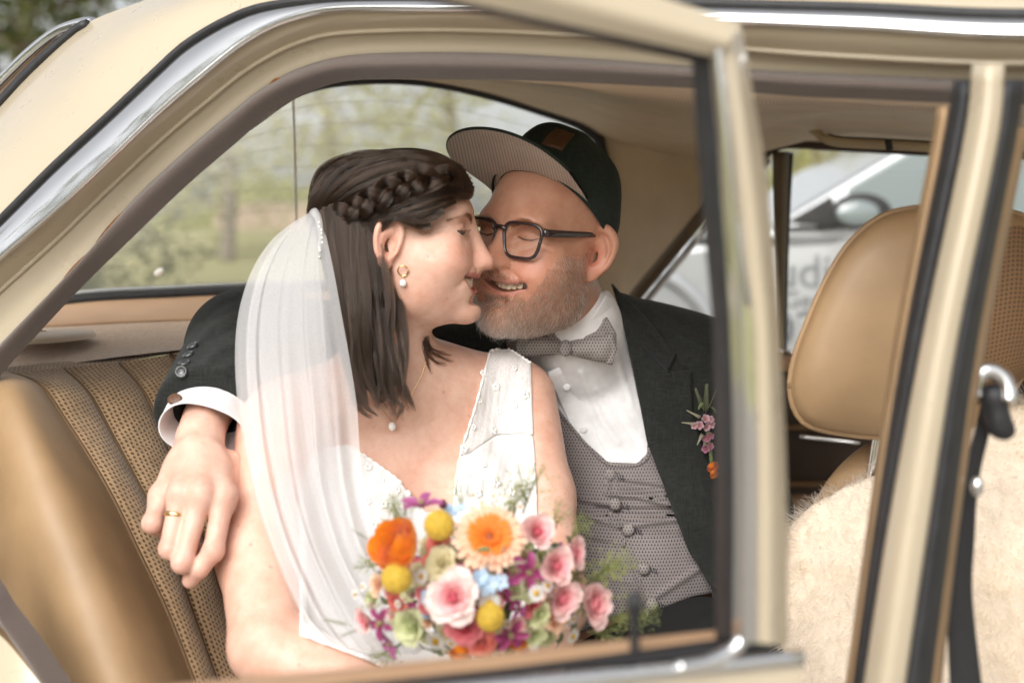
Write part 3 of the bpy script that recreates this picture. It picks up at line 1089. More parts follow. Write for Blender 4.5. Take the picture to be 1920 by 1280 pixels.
# ---- waistcoat
VEST_OPEN = [(940, 590), (1000, 690), (1050, 770), (1100, 830), (1140, 866), (1195, 868), (1213, 850), (1214, 820), (1195, 740), (1176, 650), (1165, 570), (1140, 520), (980, 520)]
VEST_POLY = [(930, 600), (960, 612), (1150, 480), (1190, 590), (1300, 700), (1345, 900), (1345, 1110), (1300, 1118), (1255, 1135), (1215, 1152), (1190, 1140), (1090, 1185), (880, 1200), (880, 700)]


def vest_sdf(p):
    d = groom_trunk(p) - 0.011
    w = wrinkles(p, [([(1140, 925), (1200, 930), (1275, 950)], 0.006, 7), ([(1090, 935), (1150, 945)], 0.005, 7), ([(1160, 905), (1260, 920)], -0.005, 7),
                     ([(1085, 960), (1160, 985)], 0.005, 8), ([(1165, 985), (1275, 972)], 0.006, 8), ([(1120, 955), (1270, 958)], -0.005, 6),
                     ([(1090, 1010), (1170, 1030)], -0.004, 9), ([(1190, 1000), (1290, 1005)], -0.004, 10), ([(1090, 1070), (1180, 1090)], 0.003, 12),
                     ([(1142, 866), (1150, 920), (1165, 980), (1190, 1060), (1212, 1150)], -0.003, 4), ([(1225, 1120), (1320, 1060)], 0.004, 9)])
    return d - 1.6 * w


def vest_full(p):
    d = np.maximum(vest_sdf(p), -(groom_trunk(p) + 0.008))
    d = smax(d, poly_px(p, VEST_POLY), 0.003)
    return smax(d, -poly_px(p, VEST_OPEN), 0.003)


V, F = skin_mesh(vest_full, (-0.06, 1.66, 0.60), (0.34, 2.06, 1.20), 0.003)
vest = mesh_obj('waistcoat', V, F, M_VEST, groom)
# bound edge of the neckline
ed = onto_many(vest_sdf, spline([(1000, 693), (1050, 773), (1100, 834), (1140, 870), (1195, 872), (1217, 852), (1218, 820), (1199, 740), (1180, 655)], 50), 1.6)
tube('piping', ed, 0.0022, M_VEST, vest, 8)
# buttons with their loops, five
for i, q in enumerate(((1144, 889), (1153, 944), (1178, 992), (1207, 1065), (1222, 1131))):
    c = onto(vest_sdf, *q)
    V, F = ball_arrays((0, 0, 0), (0.0085, 0.0055, 0.0085), 16, 10)
    b = mesh_obj('button', V + c + np.array([0, -0.004, 0]), F, M_BOW, vest)
    for k in (0, 1, 2):
        a = onto_many(vest_sdf, [(q[0] + 12 + 5 * k, q[1] - 4 + 2 * k), (q[0] + 16 + 5 * k, q[1] + 8 + 2 * k)], 1.6)
        tube('buttonhole_stitch', a + np.array([0, -0.0012, 0]), 0.0006, M_THREAD, b, 6)
    a = onto_many(vest_sdf, [(q[0] - 10 + 3 * math.sin(t), q[1] + 12 + 22 * t / 3.0) for t in np.linspace(0, 3, 6)], 1.6)
    tube('loop', a + np.array([0, -0.001, 0]), 0.0014, M_BOW, b, 6)

# ---- bow tie: two wings pinched at the knot, with tails
bc = W(1060, 652, 1.775)
bow = thing('bow_tie', bc, groom)


def bow_wing(side, length, h0, h1, tilt, dz):
    n, m = 16, 12
    V = []
    for i in range(n):
        t = i / (n - 1)
        hgt = h0 + (h1 - h0) * t ** 0.8
        for j in range(m):
            a = 2 * math.pi * j / m
            z = hgt / 2 * math.sin(a)
            fold = 0.0045 * (1 - t) * math.cos(3 * a) + 0.002 * math.sin(5 * t * 3 + a * 2)
            y = (0.0050 + 0.005 * math.sin(math.pi * min(1, t * 1.1))) * math.cos(a) + fold * 0.6
            x = side * (0.006 + length * t * (1 - 0.10 * abs(math.sin(a)) * (t > 0.8)))
            V.append((x, y, z))
    V = 1.12 * np.array(V) @ rot_y(-tilt).T + bc + np.array([0, dz, 0])
    return V, grid_faces(n, m, closed=True) + [tuple((n - 1) * m + k for k in range(m))]


for side, ln, h0, h1, tl, dz in ((1, 0.058, 0.017, 0.040, -0.02, 0.0), (-1, 0.056, 0.017, 0.044, -0.16, 0.004)):
    V, F = bow_wing(side, ln, h0, h1, tl, dz)
    mesh_obj('wing', V, F, M_BOW, bow)
for side, ln, h0, h1, tl, dz in ((1, 0.060, 0.015, 0.046, 0.26, 0.010), (-1, 0.050, 0.015, 0.040, -0.62, 0.012)):
    V, F = bow_wing(side, ln, h0, h1, tl, dz)
    mesh_obj('tail', V, F, M_BOW, bow)
V, F = ball_arrays(bc + np.array([0, -0.006, 0]), (0.0095, 0.0075, 0.0115), 16, 10)
mesh_obj('knot', V, F, M_BOW, bow)

# ---- jacket: trunk, both sleeves, cut away over the waistcoat
J_OPEN = [(955, 500), (1152, 500), (1166, 590), (1189, 694), (1214, 828), (1256, 941), (1290, 1030), (1335, 1100), (1345, 1320), (880, 1320), (900, 760), (965, 690), (948, 640), (955, 600)]
ELBOW, WRIST = W(455, 640, 1.81), W(376, 812, 1.545)
SL_END = ELBOW + (WRIST - ELBOW) * 0.82
SL_DIR = WRIST - ELBOW; SL_DIR /= np.linalg.norm(SL_DIR)
SL_UP = np.array([0.10, 0.35, 0.93])


def jacket_sdf(p):
    d = groom_trunk(p) - 0.020
    d = smin(d, cap(p, W(1092, 655, 1.90), W(1130, 690, 1.93), 0.075, 0.08), 0.02)
    r = chain(p, [(W(905, 700, 2.0), 0.074), (W(480, 628, 1.85), 0.064), (W(450, 645, 1.80), 0.066), (ELBOW + (WRIST - ELBOW) * 0.9 + np.array([-0.008, 0, 0]), 0.060)], 0.03)
    w = wrinkles(p, [([(445, 590), (400, 610), (360, 655)], 0.0040, 9), ([(450, 640), (405, 660), (380, 690)], 0.0035, 9), ([(445, 615), (405, 632)], -0.004, 8),
                     ([(440, 680), (400, 700)], 0.003, 8), ([(450, 560), (415, 575), (385, 600)], -0.003, 8), ([(345, 660), (330, 710)], 0.002, 6)])
    r = r - w
    # the sleeve stops above the shirt cuff
    r = smax(r, (p - SL_END) @ SL_DIR, 0.004)
    l = chain(p, [(W(1345, 735, 1.94), 0.072), (W(1425, 1080, 1.83), 0.064), (W(1400, 1240, 1.64), 0.055)], 0.02)
    d = smin(d, l, 0.025)
    w2 = wrinkles(p, [([(1230, 590), (1300, 640), (1345, 650)], 0.004, 9), ([(1215, 620), (1290, 690)], -0.003, 8), ([(1300, 860), (1345, 980)], 0.004, 12)])
    return smin(d - w2, r, 0.03)


def jacket_full(p):
    d = jacket_sdf(p)
    near = poly_px(p, J_OPEN)
    cut = smax(d, -near, 0.004)
    d = np.where(p[:, 0] > -0.12, cut, d)
    # hollow sleeve mouth
    c = cap(p, SL_END - SL_DIR * 0.02, SL_END + SL_DIR * 0.05, 0.036, 0.036)
    return smax(d, -c, 0.003)


V, F = skin_mesh(jacket_full, (-0.48, 1.44, 0.62), (0.42, 2.14, 1.22), 0.0042)
jacket = mesh_obj('jacket', V, F, M_JACKET, groom)
LAPEL = [(1140, 520), (1160, 545), (1205, 588), (1268, 664), (1253, 697), (1296, 694), (1298, 775), (1322, 860), (1345, 905), (1350, 1110), (1330, 1095), (1290, 1028), (1256, 941), (1213, 828), (1187, 694), (1164, 590), (1148, 540)]


def lapel_sdf(p):
    d = jacket_sdf(p)
    s = np.maximum(d - 0.0085, -(d + 0.002))
    return smax(s, poly_px(p, LAPEL), 0.002)


V, F = skin_mesh(lapel_sdf, (0.10, 1.60, 0.62), (0.34, 2.05, 1.2), 0.003)
lap = mesh_obj('lapel', V, F, M_JACKET, jacket)
sm = np.array([onto(lapel_sdf, *q) for q in ((1198, 640), (1222, 665), (1253, 697))])
tube('seam', spline(sm, 12) + np.array([0, -0.0005, 0]), 0.0009, M_THREAD, lap, 6)
# four buttons on the sleeve
for i, q in enumerate(((362, 650), (354, 666), (346, 682), (340, 697))):
    c = onto(jacket_sdf, *q)
    n = sdf_normals(jacket_sdf, c[None])[0]
    R = frame(n, (0, 0, 1))
    rim = []
    V, F = [], []
    prof = [(0.0, 0.0022), (0.0042, 0.0022), (0.0060, 0.0034), (0.0072, 0.0034), (0.0078, 0.0018), (0.0076, 0.0)]
    for r_, h_ in prof[1:]:
        for k in range(20):
            a = 2 * math.pi * k / 20
            V.append((r_ * math.cos(a), h_, r_ * math.sin(a)))
    F = grid_faces(len(prof) - 1, 20, closed=True, flip=True) + [tuple(range(20))]
    b = mesh_obj('button', np.array(V) @ R.T + c, F, M_BLACKBTN, jacket)
    for sx in (-0.0013, 0.0013):
        V2, F2 = ball_arrays((sx, 0.0024, 0), (0.0007, 0.0004, 0.0007), 8, 5)
        mesh_obj('thread_hole', V2 @ R.T + c, F2, M_THREAD, b)

# ---- shirt cuff: a wide stiff ring, open at the wrist, with a cuff link
def ring_loft(rings, seg=40):
    V = []
    for c, ax, bx in rings:
        for k in range(seg):
            a = 2 * math.pi * k / seg
            V.append(c + ax * math.cos(a) + bx * math.sin(a))
    return np.array(V), grid_faces(len(rings), seg, closed=True)


e0 = ELBOW + (WRIST - ELBOW) * 0.985
ax = np.array([0.0520, 0.0, -0.010])
bx = np.cross(ax, SL_DIR); bx *= 0.037 / np.linalg.norm(bx)
if bx[2] < 0: bx = -bx
back = -SL_DIR
rings = []
for t, s_ in ((0.060, 1.0), (0.03, 1.0), (0.010, 0.99), (0.002, 1.0), (0.0, 0.985), (0.002, 0.96), (0.012, 0.94), (0.035, 0.90), (0.055, 0.80)):
    rings.append((e0 + back * t, ax * s_, bx * s_))
V, F = ring_loft(rings, 48)
an = np.arctan2((V - e0) @ bx / (bx @ bx), (V - e0) @ ax / (ax @ ax))
V = V + np.outer(0.0035 * np.sin(3 * an + 0.6), -SL_DIR)
cuff = mesh_obj('cuff', V, F, M_SHIRT, shirt)
M_WOODLINK = mat('dark_wood_link', (0.11, 0.05, 0.025), 0.35, var=0.35, vscale=300)
lc = W(318, 733, 1.0); lc = e0 - SL_DIR * 0.016 + (ax * math.cos(2.35) + bx * math.sin(2.35)) * 1.04 * (1 if (bx[2] > 0) else 1)
R = frame((W(318, 733, 1.0) - W(345, 760, 1.12)), (0, 0, 1))
V, F = [], []
for r_, h_ in ((0.0075, 0.003), (0.0092, 0.0026), (0.0095, 0.0), (0.008, -0.002)):
    for k in range(20):
        a = 2 * math.pi * k / 20; V.append((r_ * math.cos(a), h_, r_ * math.sin(a) * 0.8))
F = grid_faces(4, 20, closed=True, flip=True) + [tuple(range(20))]
lk = mesh_obj('cuff_link', np.array(V) @ frame((-0.2, -0.75, 0.62), (0, 0, 1)).T + lc, F, M_WOODLINK, shirt)

# ---- trousers
def trouser_sdf(p):
    d = cap(p, W(1215, 1235, 1.86), W(1440, 1260, 1.60), 0.095, 0.085)
    return smin(d, cap(p, W(1120, 1260, 1.90), W(1300, 1300, 1.62), 0.09, 0.08), 0.03)


V, F = skin_mesh(trouser_sdf, (0.0, 1.48, 0.42), (0.45, 2.02, 0.76), 0.008)
mesh_obj('trousers', V, F, M_TROUSERS, groom)
tube('shirt_tail', wsp([(1205, 1158, 1.76), (1230, 1156, 1.752), (1258, 1150, 1.752)], 12), 0.006, M_SHIRT, groom, 8)

# ---- wedding ring, a thing of its own on his finger
M_GOLD = mat('polished_gold', (0.85, 0.55, 0.25), 0.18, metal=1.0, var=0.05)
a0, a1 = W(338, 925, 1.463), W(318, 1023, 1.442)
dirf = (a1 - a0) / np.linalg.norm(a1 - a0)
rc = a0 + (a1 - a0) * 0.42
Rr = frame(dirf, (0, 1, 0.2))
V = []
for r_, h_ in ((0.0126, -0.0028), (0.0132, -0.0026), (0.0134, 0), (0.0132, 0.0026), (0.0126, 0.0028), (0.0115, 0.0025), (0.0115, -0.0025)):
    for k in range(32):
        a = 2 * math.pi * k / 32; V.append((r_ * math.cos(a), h_, r_ * math.sin(a)))
V = np.array(V).reshape(7, 32, 3); V = np.vstack([V, V[:1]])
F = grid_faces(8, 32, closed=True)
rg = mesh_obj('finger_ring', V.reshape(-1, 3) @ Rr.T + rc, F, M_GOLD)
tag(rg, 'plain gold wedding band on the finger of the hand by the seat', 'ring')
# finger nail of the index finger
nl, F = ball_arrays((0, 0, 0), (0.0058, 0.0022, 0.0072), 14, 8)
M_NAIL = mat('finger_nail', (0.74, 0.50, 0.43), 0.3, var=0.04, coat=0.2)
mesh_obj('finger_nail', nl @ rot_y(RAD(38)).T + W(360, 1080, 1.45) + np.array([-0.002, -0.0085, -0.003]), F, M_NAIL, groom)

# ---- dress
DRESS = [(560, 900), (590, 850), (620, 836), (655, 832), (705, 868), (750, 902), (768, 925), (800, 960), (850, 955), (850, 925), (862, 850), (890, 760), (918, 655), (950, 650), (996, 678), (1000, 800), (1008, 930), (1012, 1320), (800, 1290), (690, 1238), (562, 1192)]


def dress_sdf(p):
    u, v, y = PX(p)
    pl = 0.00045 * np.sin((u + 0.18 * (v - 900)) * 0.55 + 1.6 * np.sin(v * 0.021) + 2.0 * np.sin(u * 0.03)) + 0.0005 * np.sin(u * 0.17 + v * 0.05)          # fine pleats
    return smin(bride_trunk(p), bride_arms(p), 0.035) - 0.005 - pl


def dress_full(p):
    d = dress_sdf(p)
    d = np.maximum(d, -(d + 0.02))
    d = smin(d, np.maximum(ell(p, W(810, 1340, 1.60), (0.17, 0.13, 0.12)), -0.05), 0.06)
    return smax(d, poly_px(p, DRESS), 0.002)


STRAP_CUT = [(840, 600), (1060, 600), (1060, 838), (985, 812), (930, 815), (880, 850), (840, 860)]
V, F = skin_mesh(lambda p: smax(dress_full(p), -poly_px(p, STRAP_CUT), 0.001), (-0.36, 1.34, 0.56), (0.12, 1.86, 1.12), 0.0028)
dress = mesh_obj('dress', V, F, M_DRESS, bride)
M_SHEER, N, L, b = new_mat('sheer_pleated_tulle')
v = coords(N, L, 'Object', (420, 420, 60))
ln_s = noise(N, L, v, 1.0, 4, 0.6)
L.new(ramp(N, L, ln_s, [(0.3, (0.84, 0.81, 0.79)), (0.7, (0.90, 0.88, 0.87))]), b.inputs['Base Color'])
b.inputs['Roughness'].default_value = 0.7
b.inputs['Sheen Weight'].default_value = 0.3
tr = N.new('ShaderNodeBsdfTransparent'); mx = N.new('ShaderNodeMixShader')
mr_ = N.new('ShaderNodeMapRange'); mr_.inputs['From Min'].default_value = 0.3; mr_.inputs['From Max'].default_value = 0.7; mr_.inputs['To Min'].default_value = 0.76; mr_.inputs['To Max'].default_value = 0.94
L.new(ln_s, mr_.inputs['Value']); L.new(mr_.outputs[0], mx.inputs[0]); L.new(tr.outputs[0], mx.inputs[1]); L.new(b.outputs[0], mx.inputs[2])
L.new(mx.outputs[0], N['Material Output'].inputs['Surface'])
V, F = skin_mesh(lambda p: smax(dress_full(p), poly_px(p, STRAP_CUT), 0.001), (-0.10, 1.50, 0.85), (0.12, 1.86, 1.12), 0.0028)
mesh_obj('sheer_strap', V, F, M_SHEER, dress)
M_PETAL_W = mat('white_fabric_petal', (0.85, 0.83, 0.80), 0.6, var=0.04)
# small fabric blossoms sewn to the straps and cups
PET = []
for k in range(5):
    a = 2 * math.pi * k / 5
    v, f = ball_arrays((0.0030 * math.cos(a), -0.0008, 0.0030 * math.sin(a)), (0.0024, 0.0010, 0.0024), 8, 5)
    PET.append((v, f))
pv, pf = join_arrays(PET)
pm = bpy.data.meshes.new('sewn_blossom'); pm.from_pydata(pv.tolist(), [], pf); pm.materials.append(M_PETAL_W)
pm.polygons.foreach_set('use_smooth', [True] * len(pm.polygons))
rnd = random.Random(3)
spots = [(906, 700), (930, 725), (965, 690), (985, 740), (900, 750), (935, 770), (978, 800), (888, 800), (925, 805), (870, 840), (955, 850), (905, 870), (985, 870), (875, 890), (930, 905), (895, 925), (690, 875), (650, 862), (715, 900), (670, 910), (745, 918), (690, 940), (640, 960), (620, 900), (660, 1000), (960, 920), (985, 910), (965, 760), (700, 985), (720, 945)]
hits = onto_many(dress_full, spots, 1.35)
for c, n in zip(hits, sdf_normals(dress_sdf, hits, 0.003)):
    inst('sewn_blossom', pm, c, Matrix(frame(-n, (rnd.uniform(-1, 1), 0, 1)).tolist()), rnd.uniform(0.8, 1.3), dress)
# frayed scalloped lace along the neckline
for ln in ([(655, 834), (705, 868), (750, 902), (768, 925)], [(850, 925), (862, 850), (890, 760), (918, 657)], [(920, 655), (950, 652), (994, 678)]):
    P = onto_many(dress_full, spline(ln, 40) + np.array([1.5, 2]), 1.35)
    tube('lace_edge', P, 0.0016 + 0.0008 * np.sin(np.arange(40) * 1.7), M_PETAL_W, dress, 7)
# ------------------------------------------------------------------ her hair
M_HAIR_B = make_hair('brown_hair', (0.0055, 0.0026, 0.0013), (0.062, 0.033, 0.0175), 0.22)
M_HAIRCAP = mat('hair_underlayer', (0.010, 0.006, 0.004), 0.8, spec=0.1)
hair_b = thing('hair', BH.c, bride)

HAIR_PX = [(560, 420), (560, 300), (640, 200), (720, 180), (800, 200), (880, 290), (893, 345), (884, 368), (852, 372), (826, 392), (806, 420), (786, 432), (765, 418), (748, 402), (728, 400), (714, 418), (712, 460), (722, 505), (742, 560), (735, 640), (640, 640), (575, 560)]


def cap_b(p):
    q = BH.loc(p)
    d = np.full(len(p), 0.1)
    r = np.linalg.norm(q, axis=1)
    m = r < 0.2
    qq = q[m]
    s = ell(qq, (0, -0.009, 0.026), (0.0770, 0.1070, 0.0815))
    s = smin(s, ell(qq, (0, -0.045, -0.035), (0.062, 0.058, 0.075)), 0.03)
    s = smin(s, ell(qq, (0, 0.035, 0.042), (0.070, 0.060, 0.055)), 0.03)
    s = smin(s, ell(qq, (0.052, 0.020, 0.035), (0.026, 0.060, 0.036)), 0.02)
    d[m] = s * BH.s
    d[~m] = (r[~m] - 0.12) * BH.s
    return d


def cap_b_full(p):
    q = BH.loc(p)
    far = np.maximum(q[:, 1] - 0.055 - 0.5 * (q[:, 2] - 0.06), 0.0) * 0.7 - 0.002
    near = poly_px(p, HAIR_PX)
    cut = np.where(q[:, 0] > -0.01, near, far)
    cut = np.maximum(cut, -0.125 - q[:, 2])
    return smax(cap_b(p), cut, 0.002)


V, F = skin_mesh(cap_b_full, BH.c - 0.17, BH.c + 0.17, 0.0035)
mesh_obj('scalp_layer', V, F, M_HAIRCAP, hair_b)


def lock(guide, n, wid, dep=None, taper=(1.0, 1.0), jit=0.0008, wave=0.0006, pts=22, seed=0, endjit=0.06, clump=0):
    """n strands around a world guide; wid: cross half-size in the picture plane, dep: along the view"""
    r = np.random.default_rng(seed)
    g = spline(guide, pts)
    T = np.gradient(g, axis=0); T /= np.linalg.norm(T, axis=1)[:, None]
    view = np.array([0, 1.0, 0])
    S = np.cross(T, view); S /= np.linalg.norm(S, axis=1)[:, None] + 1e-9
    D = np.cross(S, T)
    dep = wid if dep is None else dep
    # strands gather in thin clumps with gaps between, each clump a little lighter or darker
    nc = max(8, n // 9)
    a = r.uniform(0, 2 * np.pi, nc); rr = np.sqrt(r.uniform(0, 1, nc))
    ci = r.integers(0, nc, n)
    x = (rr * np.cos(a) * wid)[ci] + r.normal(0, 0.0007, n); y = (rr * np.sin(a) * dep)[ci] + r.normal(0, 0.0005, n)
    shade = np.clip((r.beta(1.5, 2.6, nc))[ci] + r.normal(0, 0.16, n), 0, 1)
    t = np.linspace(0, 1, pts)
    tp = taper[0] + (taper[1] - taper[0]) * t
    ph = r.uniform(0, 6.28, (nc, 2))[ci] + r.normal(0, 0.5, (n, 2)); fr = r.uniform(0.6, 2.2, (nc, 2))[ci]
    wx = wave * np.sin(ph[:, :1] + fr[:, :1] * 6.28 * t) ; wy = wave * np.sin(ph[:, 1:] + fr[:, 1:] * 6.28 * t)
    P = g[None] + (x[:, None] * tp + wx)[:, :, None] * S[None] + (y[:, None] * tp + wy)[:, :, None] * D[None]
    P += r.normal(0, jit * 0.25, P.shape)
    # uneven ends
    if endjit:
        k = 1 - endjit * r.uniform(0, 1, n)
        idx = (t[None, :] * k[:, None]) * (pts - 1)
        i0 = np.minimum(idx.astype(int), pts - 2); w = (idx - i0)[:, :, None]
        ar = np.arange(n)[:, None]
        P = P[ar, i0] * (1 - w) + P[ar, i0 + 1] * w
    return P, shade


def gather(lst): return np.concatenate([a for a, _ in lst]), np.concatenate([b for _, b in lst])


def on_hair(pts, lift=0.001, n=26):
    """picture polyline laid on the hair cap"""
    out = onto_many(cap_b, spline(np.asarray(pts, dtype=float), n), 1.4, 1.66)
    nn = sdf_normals(cap_b, out, 0.002)
    return out + nn * lift


S_ = []
# swept back from the forehead over the crown to the comb
tops = [
    [(872, 338), (820, 303), (750, 289), (690, 296), (630, 335), (600, 392)],
    [(878, 345), (825, 313), (755, 300), (692, 312), (634, 350), (601, 398)],
    [(880, 352), (830, 325), (762, 314), (696, 330), (640, 364), (603, 402)],
    [(868, 330), (815, 296), (745, 283), (682, 290), (620, 330), (592, 388)],
]
tops += [[(862, 322), (812, 290), (742, 277), (678, 284), (612, 326), (588, 384)], [(850, 316), (800, 284), (735, 272), (668, 280), (604, 322), (584, 384)]]
tops = [[(x, y + max(0.0, 300 - y) * 0.75) for x, y in g] for g in tops]
for i, g in enumerate(tops):
    S_.append(lock(on_hair(g), 420, 0.0085, 0.0030, (0.9, 0.8), wave=0.0007, seed=10 + i))
backs = [[(700, 290), (640, 312), (604, 350), (590, 400)], [(730, 293), (655, 318), (615, 356), (594, 404)], [(660, 300), (612, 335), (590, 380), (586, 420)],
         [(760, 305), (690, 325), (640, 352), (604, 398)], [(640, 312), (603, 350), (588, 400), (586, 450)], [(770, 320), (700, 345), (650, 372), (610, 405)]]
backs = [[(x, y + max(0.0, 305 - y) * 0.7) for x, y in g] for g in backs]
for i, g in enumerate(backs):
    S_.append(lock(on_hair(g), 300, 0.0080, 0.0030, (1.0, 0.8), seed=30 + i))
# side hair from the temple, back under the braid
sides = [
    [(884, 362), (848, 352), (800, 362), (745, 382), (690, 408), (640, 425)],
    [(880, 366), (840, 366), (800, 380), (750, 396), (700, 418), (650, 432)],
    [(850, 372), (822, 385), (785, 396), (745, 402), (700, 425), (655, 440)],
    [(828, 392), (805, 408), (775, 410), (740, 404), (705, 424), (665, 446)],
    [(806, 418), (790, 422), (765, 414), (738, 404), (708, 428), (675, 455)],
    [(884, 358), (842, 342), (795, 345), (735, 362), (680, 395), (630, 415)],
]
for i, g in enumerate(sides):
    S_.append(lock(on_hair(g, 0.002), 300, 0.0072, 0.0028, (0.8, 1.0), wave=0.0008, seed=50 + i))
r_ = np.random.default_rng(5)
# wispy baby hair at the hairline and temple
wis = []
for k in range(70):
    x, y = r_.choice([0, 1]) * 0, 0
    t = r_.uniform(0, 1)
    b = np.array(spline([(884, 362), (850, 374), (826, 394), (806, 422), (788, 434)], 50))[int(t * 49)]
    wis.append(on_hair([(b[0] + 4, b[1] + r_.uniform(2, 9)), (b[0] - 14, b[1] - 2), (b[0] - 40, b[1] - 8)], 0.001, 8))
hw = np.array([spline(w, 22) for w in wis])
S_.append((hw, np.full(len(hw), 0.35)))
P_, sh_ = gather(S_)
strands('swept_hair', P_, 0.00011, M_HAIR_B, hair_b, 0.5, sh_)

# the braid: three strands passing over one another from the temple to the comb
path = on_hair([(852, 336), (805, 338), (757, 350), (714, 370), (674, 390), (638, 406), (606, 418)], 0.0035, 90)
T = np.gradient(path, axis=0); T /= np.linalg.norm(T, axis=1)[:, None]
nn = sdf_normals(cap_b, path, 0.002)
sd_ = np.cross(T, nn)
B_ = []
t = np.linspace(0, 1, 90)
env = 0.45 + 0.55 * np.sin(np.pi * np.clip(t * 0.85 + 0.12, 0, 1)) ** 0.6
for k in range(3):
    ph = 2 * np.pi * k / 3 + t * 2 * np.pi * 2.5 + 0.25 * np.sin(t * 17 + k)
    a = 0.0118 * env * np.sin(ph)
    b = 0.0046 * np.sin(2 * ph)
    g = path + a[:, None] * sd_ + b[:, None] * nn
    B_.append(lock(g, 620, 0.0076, 0.0048, (0.9, 0.9), wave=0.0016, pts=70, seed=80 + k, endjit=0))
P_, sh_ = gather(B_)
strands('braid', P_, 0.00012, M_HAIR_B, hair_b, 0.9, sh_)
core = path
tube('braid_core', core + nn * -0.006, 0.007 * env, M_HAIRCAP, hair_b, 10)

# long hair hanging behind the ear onto the shoulder
L_ = []
rt = np.array([(616, 392), (632, 390), (650, 386), (668, 384), (684, 388), (696, 400), (704, 436), (688, 392), (658, 384), (624, 390)])
en = np.array([(672, 752), (690, 778), (688, 760), (712, 770), (716, 752), (742, 790), (748, 752), (772, 772), (728, 768), (676, 770)])
md = np.array([(636, 560), (648, 565), (664, 570), (684, 575), (704, 570), (722, 565), (742, 560), (712, 575), (672, 575), (644, 572)])
lw = np.array([(656, 680), (668, 690), (674, 692), (690, 690), (716, 680), (728, 690), (756, 650), (738, 690), (692, 690), (660, 692)])
dd = [(1.605, 1.575, 1.568, 1.560), (1.585, 1.565, 1.558, 1.552), (1.575, 1.558, 1.552, 1.548), (1.57, 1.555, 1.55, 1.546), (1.590, 1.566, 1.552, 1.548), (1.600, 1.575, 1.556, 1.552), (1.612, 1.592, 1.576, 1.566), (1.600, 1.575, 1.562, 1.560), (1.58, 1.566, 1.562, 1.558), (1.59, 1.58, 1.572, 1.566)]
for i in range(10):
    g = [W(*rt[i], 1.590), W(*md[i], dd[i][1]), W(*lw[i], dd[i][2]), W(*en[i], dd[i][3])]
    L_.append(lock(g, 800, 0.0125, 0.0085, (1.0, 0.34), jit=0.001, wave=0.0017, pts=30, seed=120 + i, endjit=0.24))
    for q in range(3):
        rj = np.random.default_rng(400 + 7 * i + q)
        o_ = rj.normal(0, 1, (4, 3)) * np.array([0.0065, 0.004, 0.004]); o_[0] *= 0.4
        L_.append(lock(np.array(g) + o_ + np.array([[0, -0.004, 0]]), 90, 0.0042, 0.003, (1.0, 0.16), wave=0.0014, pts=30, seed=200 + 5 * i + q, endjit=0.30))
# loose ends curling on the collar bone and on the far side of the neck
for i, g in enumerate(([(660, 740, 1.56), (690, 765, 1.55), (712, 782, 1.55)], [(664, 750, 1.558), (680, 772, 1.55), (700, 784, 1.55)], [(735, 740, 1.555), (752, 765, 1.55), (742, 788, 1.55)], [(745, 700, 1.56), (768, 745, 1.555), (778, 772, 1.552)])):
    L_.append(lock([W(*q) for q in g], 130, 0.005, 0.003, (1.0, 0.15), wave=0.0012, pts=30, seed=150 + i, endjit=0.3))
for i, g in enumerate(([(797, 632), (806, 658), (828, 672), (856, 679)], [(797, 640), (803, 662), (818, 678), (842, 686)], [(798, 636), (808, 652), (830, 662), (850, 668)], [(797, 640), (800, 668), (806, 690), (809, 703)])):
    g3 = onto_many(bride_body, spline(np.array(g, dtype=float), 10), 1.3, 1.80) + np.array([0, -0.004, 0.001])
    L_.append(lock(g3, 60, 0.0040, 0.002, (1.0, 0.18), wave=0.0014, pts=30, seed=170 + i, endjit=0.35))
P_, sh_ = gather(L_)
strands('long_hair', P_, 0.000095, M_HAIR_B, hair_b, 0.45, sh_)
V, F = skin_mesh(lambda p: chain(p, [(W(655, 440, 1.61), 0.030), (W(685, 570, 1.585), 0.026), (W(702, 690, 1.575), 0.020), (W(715, 745, 1.565), 0.008)], 0.02), W(560, 820, 1.64) - np.array([0.0, 0.14, 0.02]), W(800, 380, 1.64) + np.array([0.05, 0.06, 0.02]), 0.005)
mesh_obj('hair_mass', V, F, M_HAIRCAP, hair_b)
# stray hairs round the outline
fz = []
for k in range(160):
    a = r_.uniform(0.15, 0.98)
    b = spline([(588, 400), (592, 345), (640, 308), (720, 292), (800, 300), (860, 322), (886, 354)], 60)[int(a * 59)]
    p0 = BH.c * 0 + onto(cap_b, b[0] + (736 - b[0]) * 0.06, b[1] + (430 - b[1]) * 0.06, 1.3, 1.66)
    d_ = np.array([r_.normal(-0.5, 0.6), r_.normal(0, 0.4), r_.normal(0.3, 0.5)]); d_ /= np.linalg.norm(d_)
    up_ = (p0 - BH.c); up_ /= np.linalg.norm(up_)
    ln = r_.uniform(0.006, 0.022)
    fz.append([p0 + up_ * (0.001 + ln * 0.35 * t_) + d_ * ln * t_ - up_ * ln * 0.2 * t_ ** 2 for t_ in np.linspace(0, 1, 8)])
strands('stray_hair', np.array(fz), 0.00007, M_HAIR_B, hair_b, 0.3)


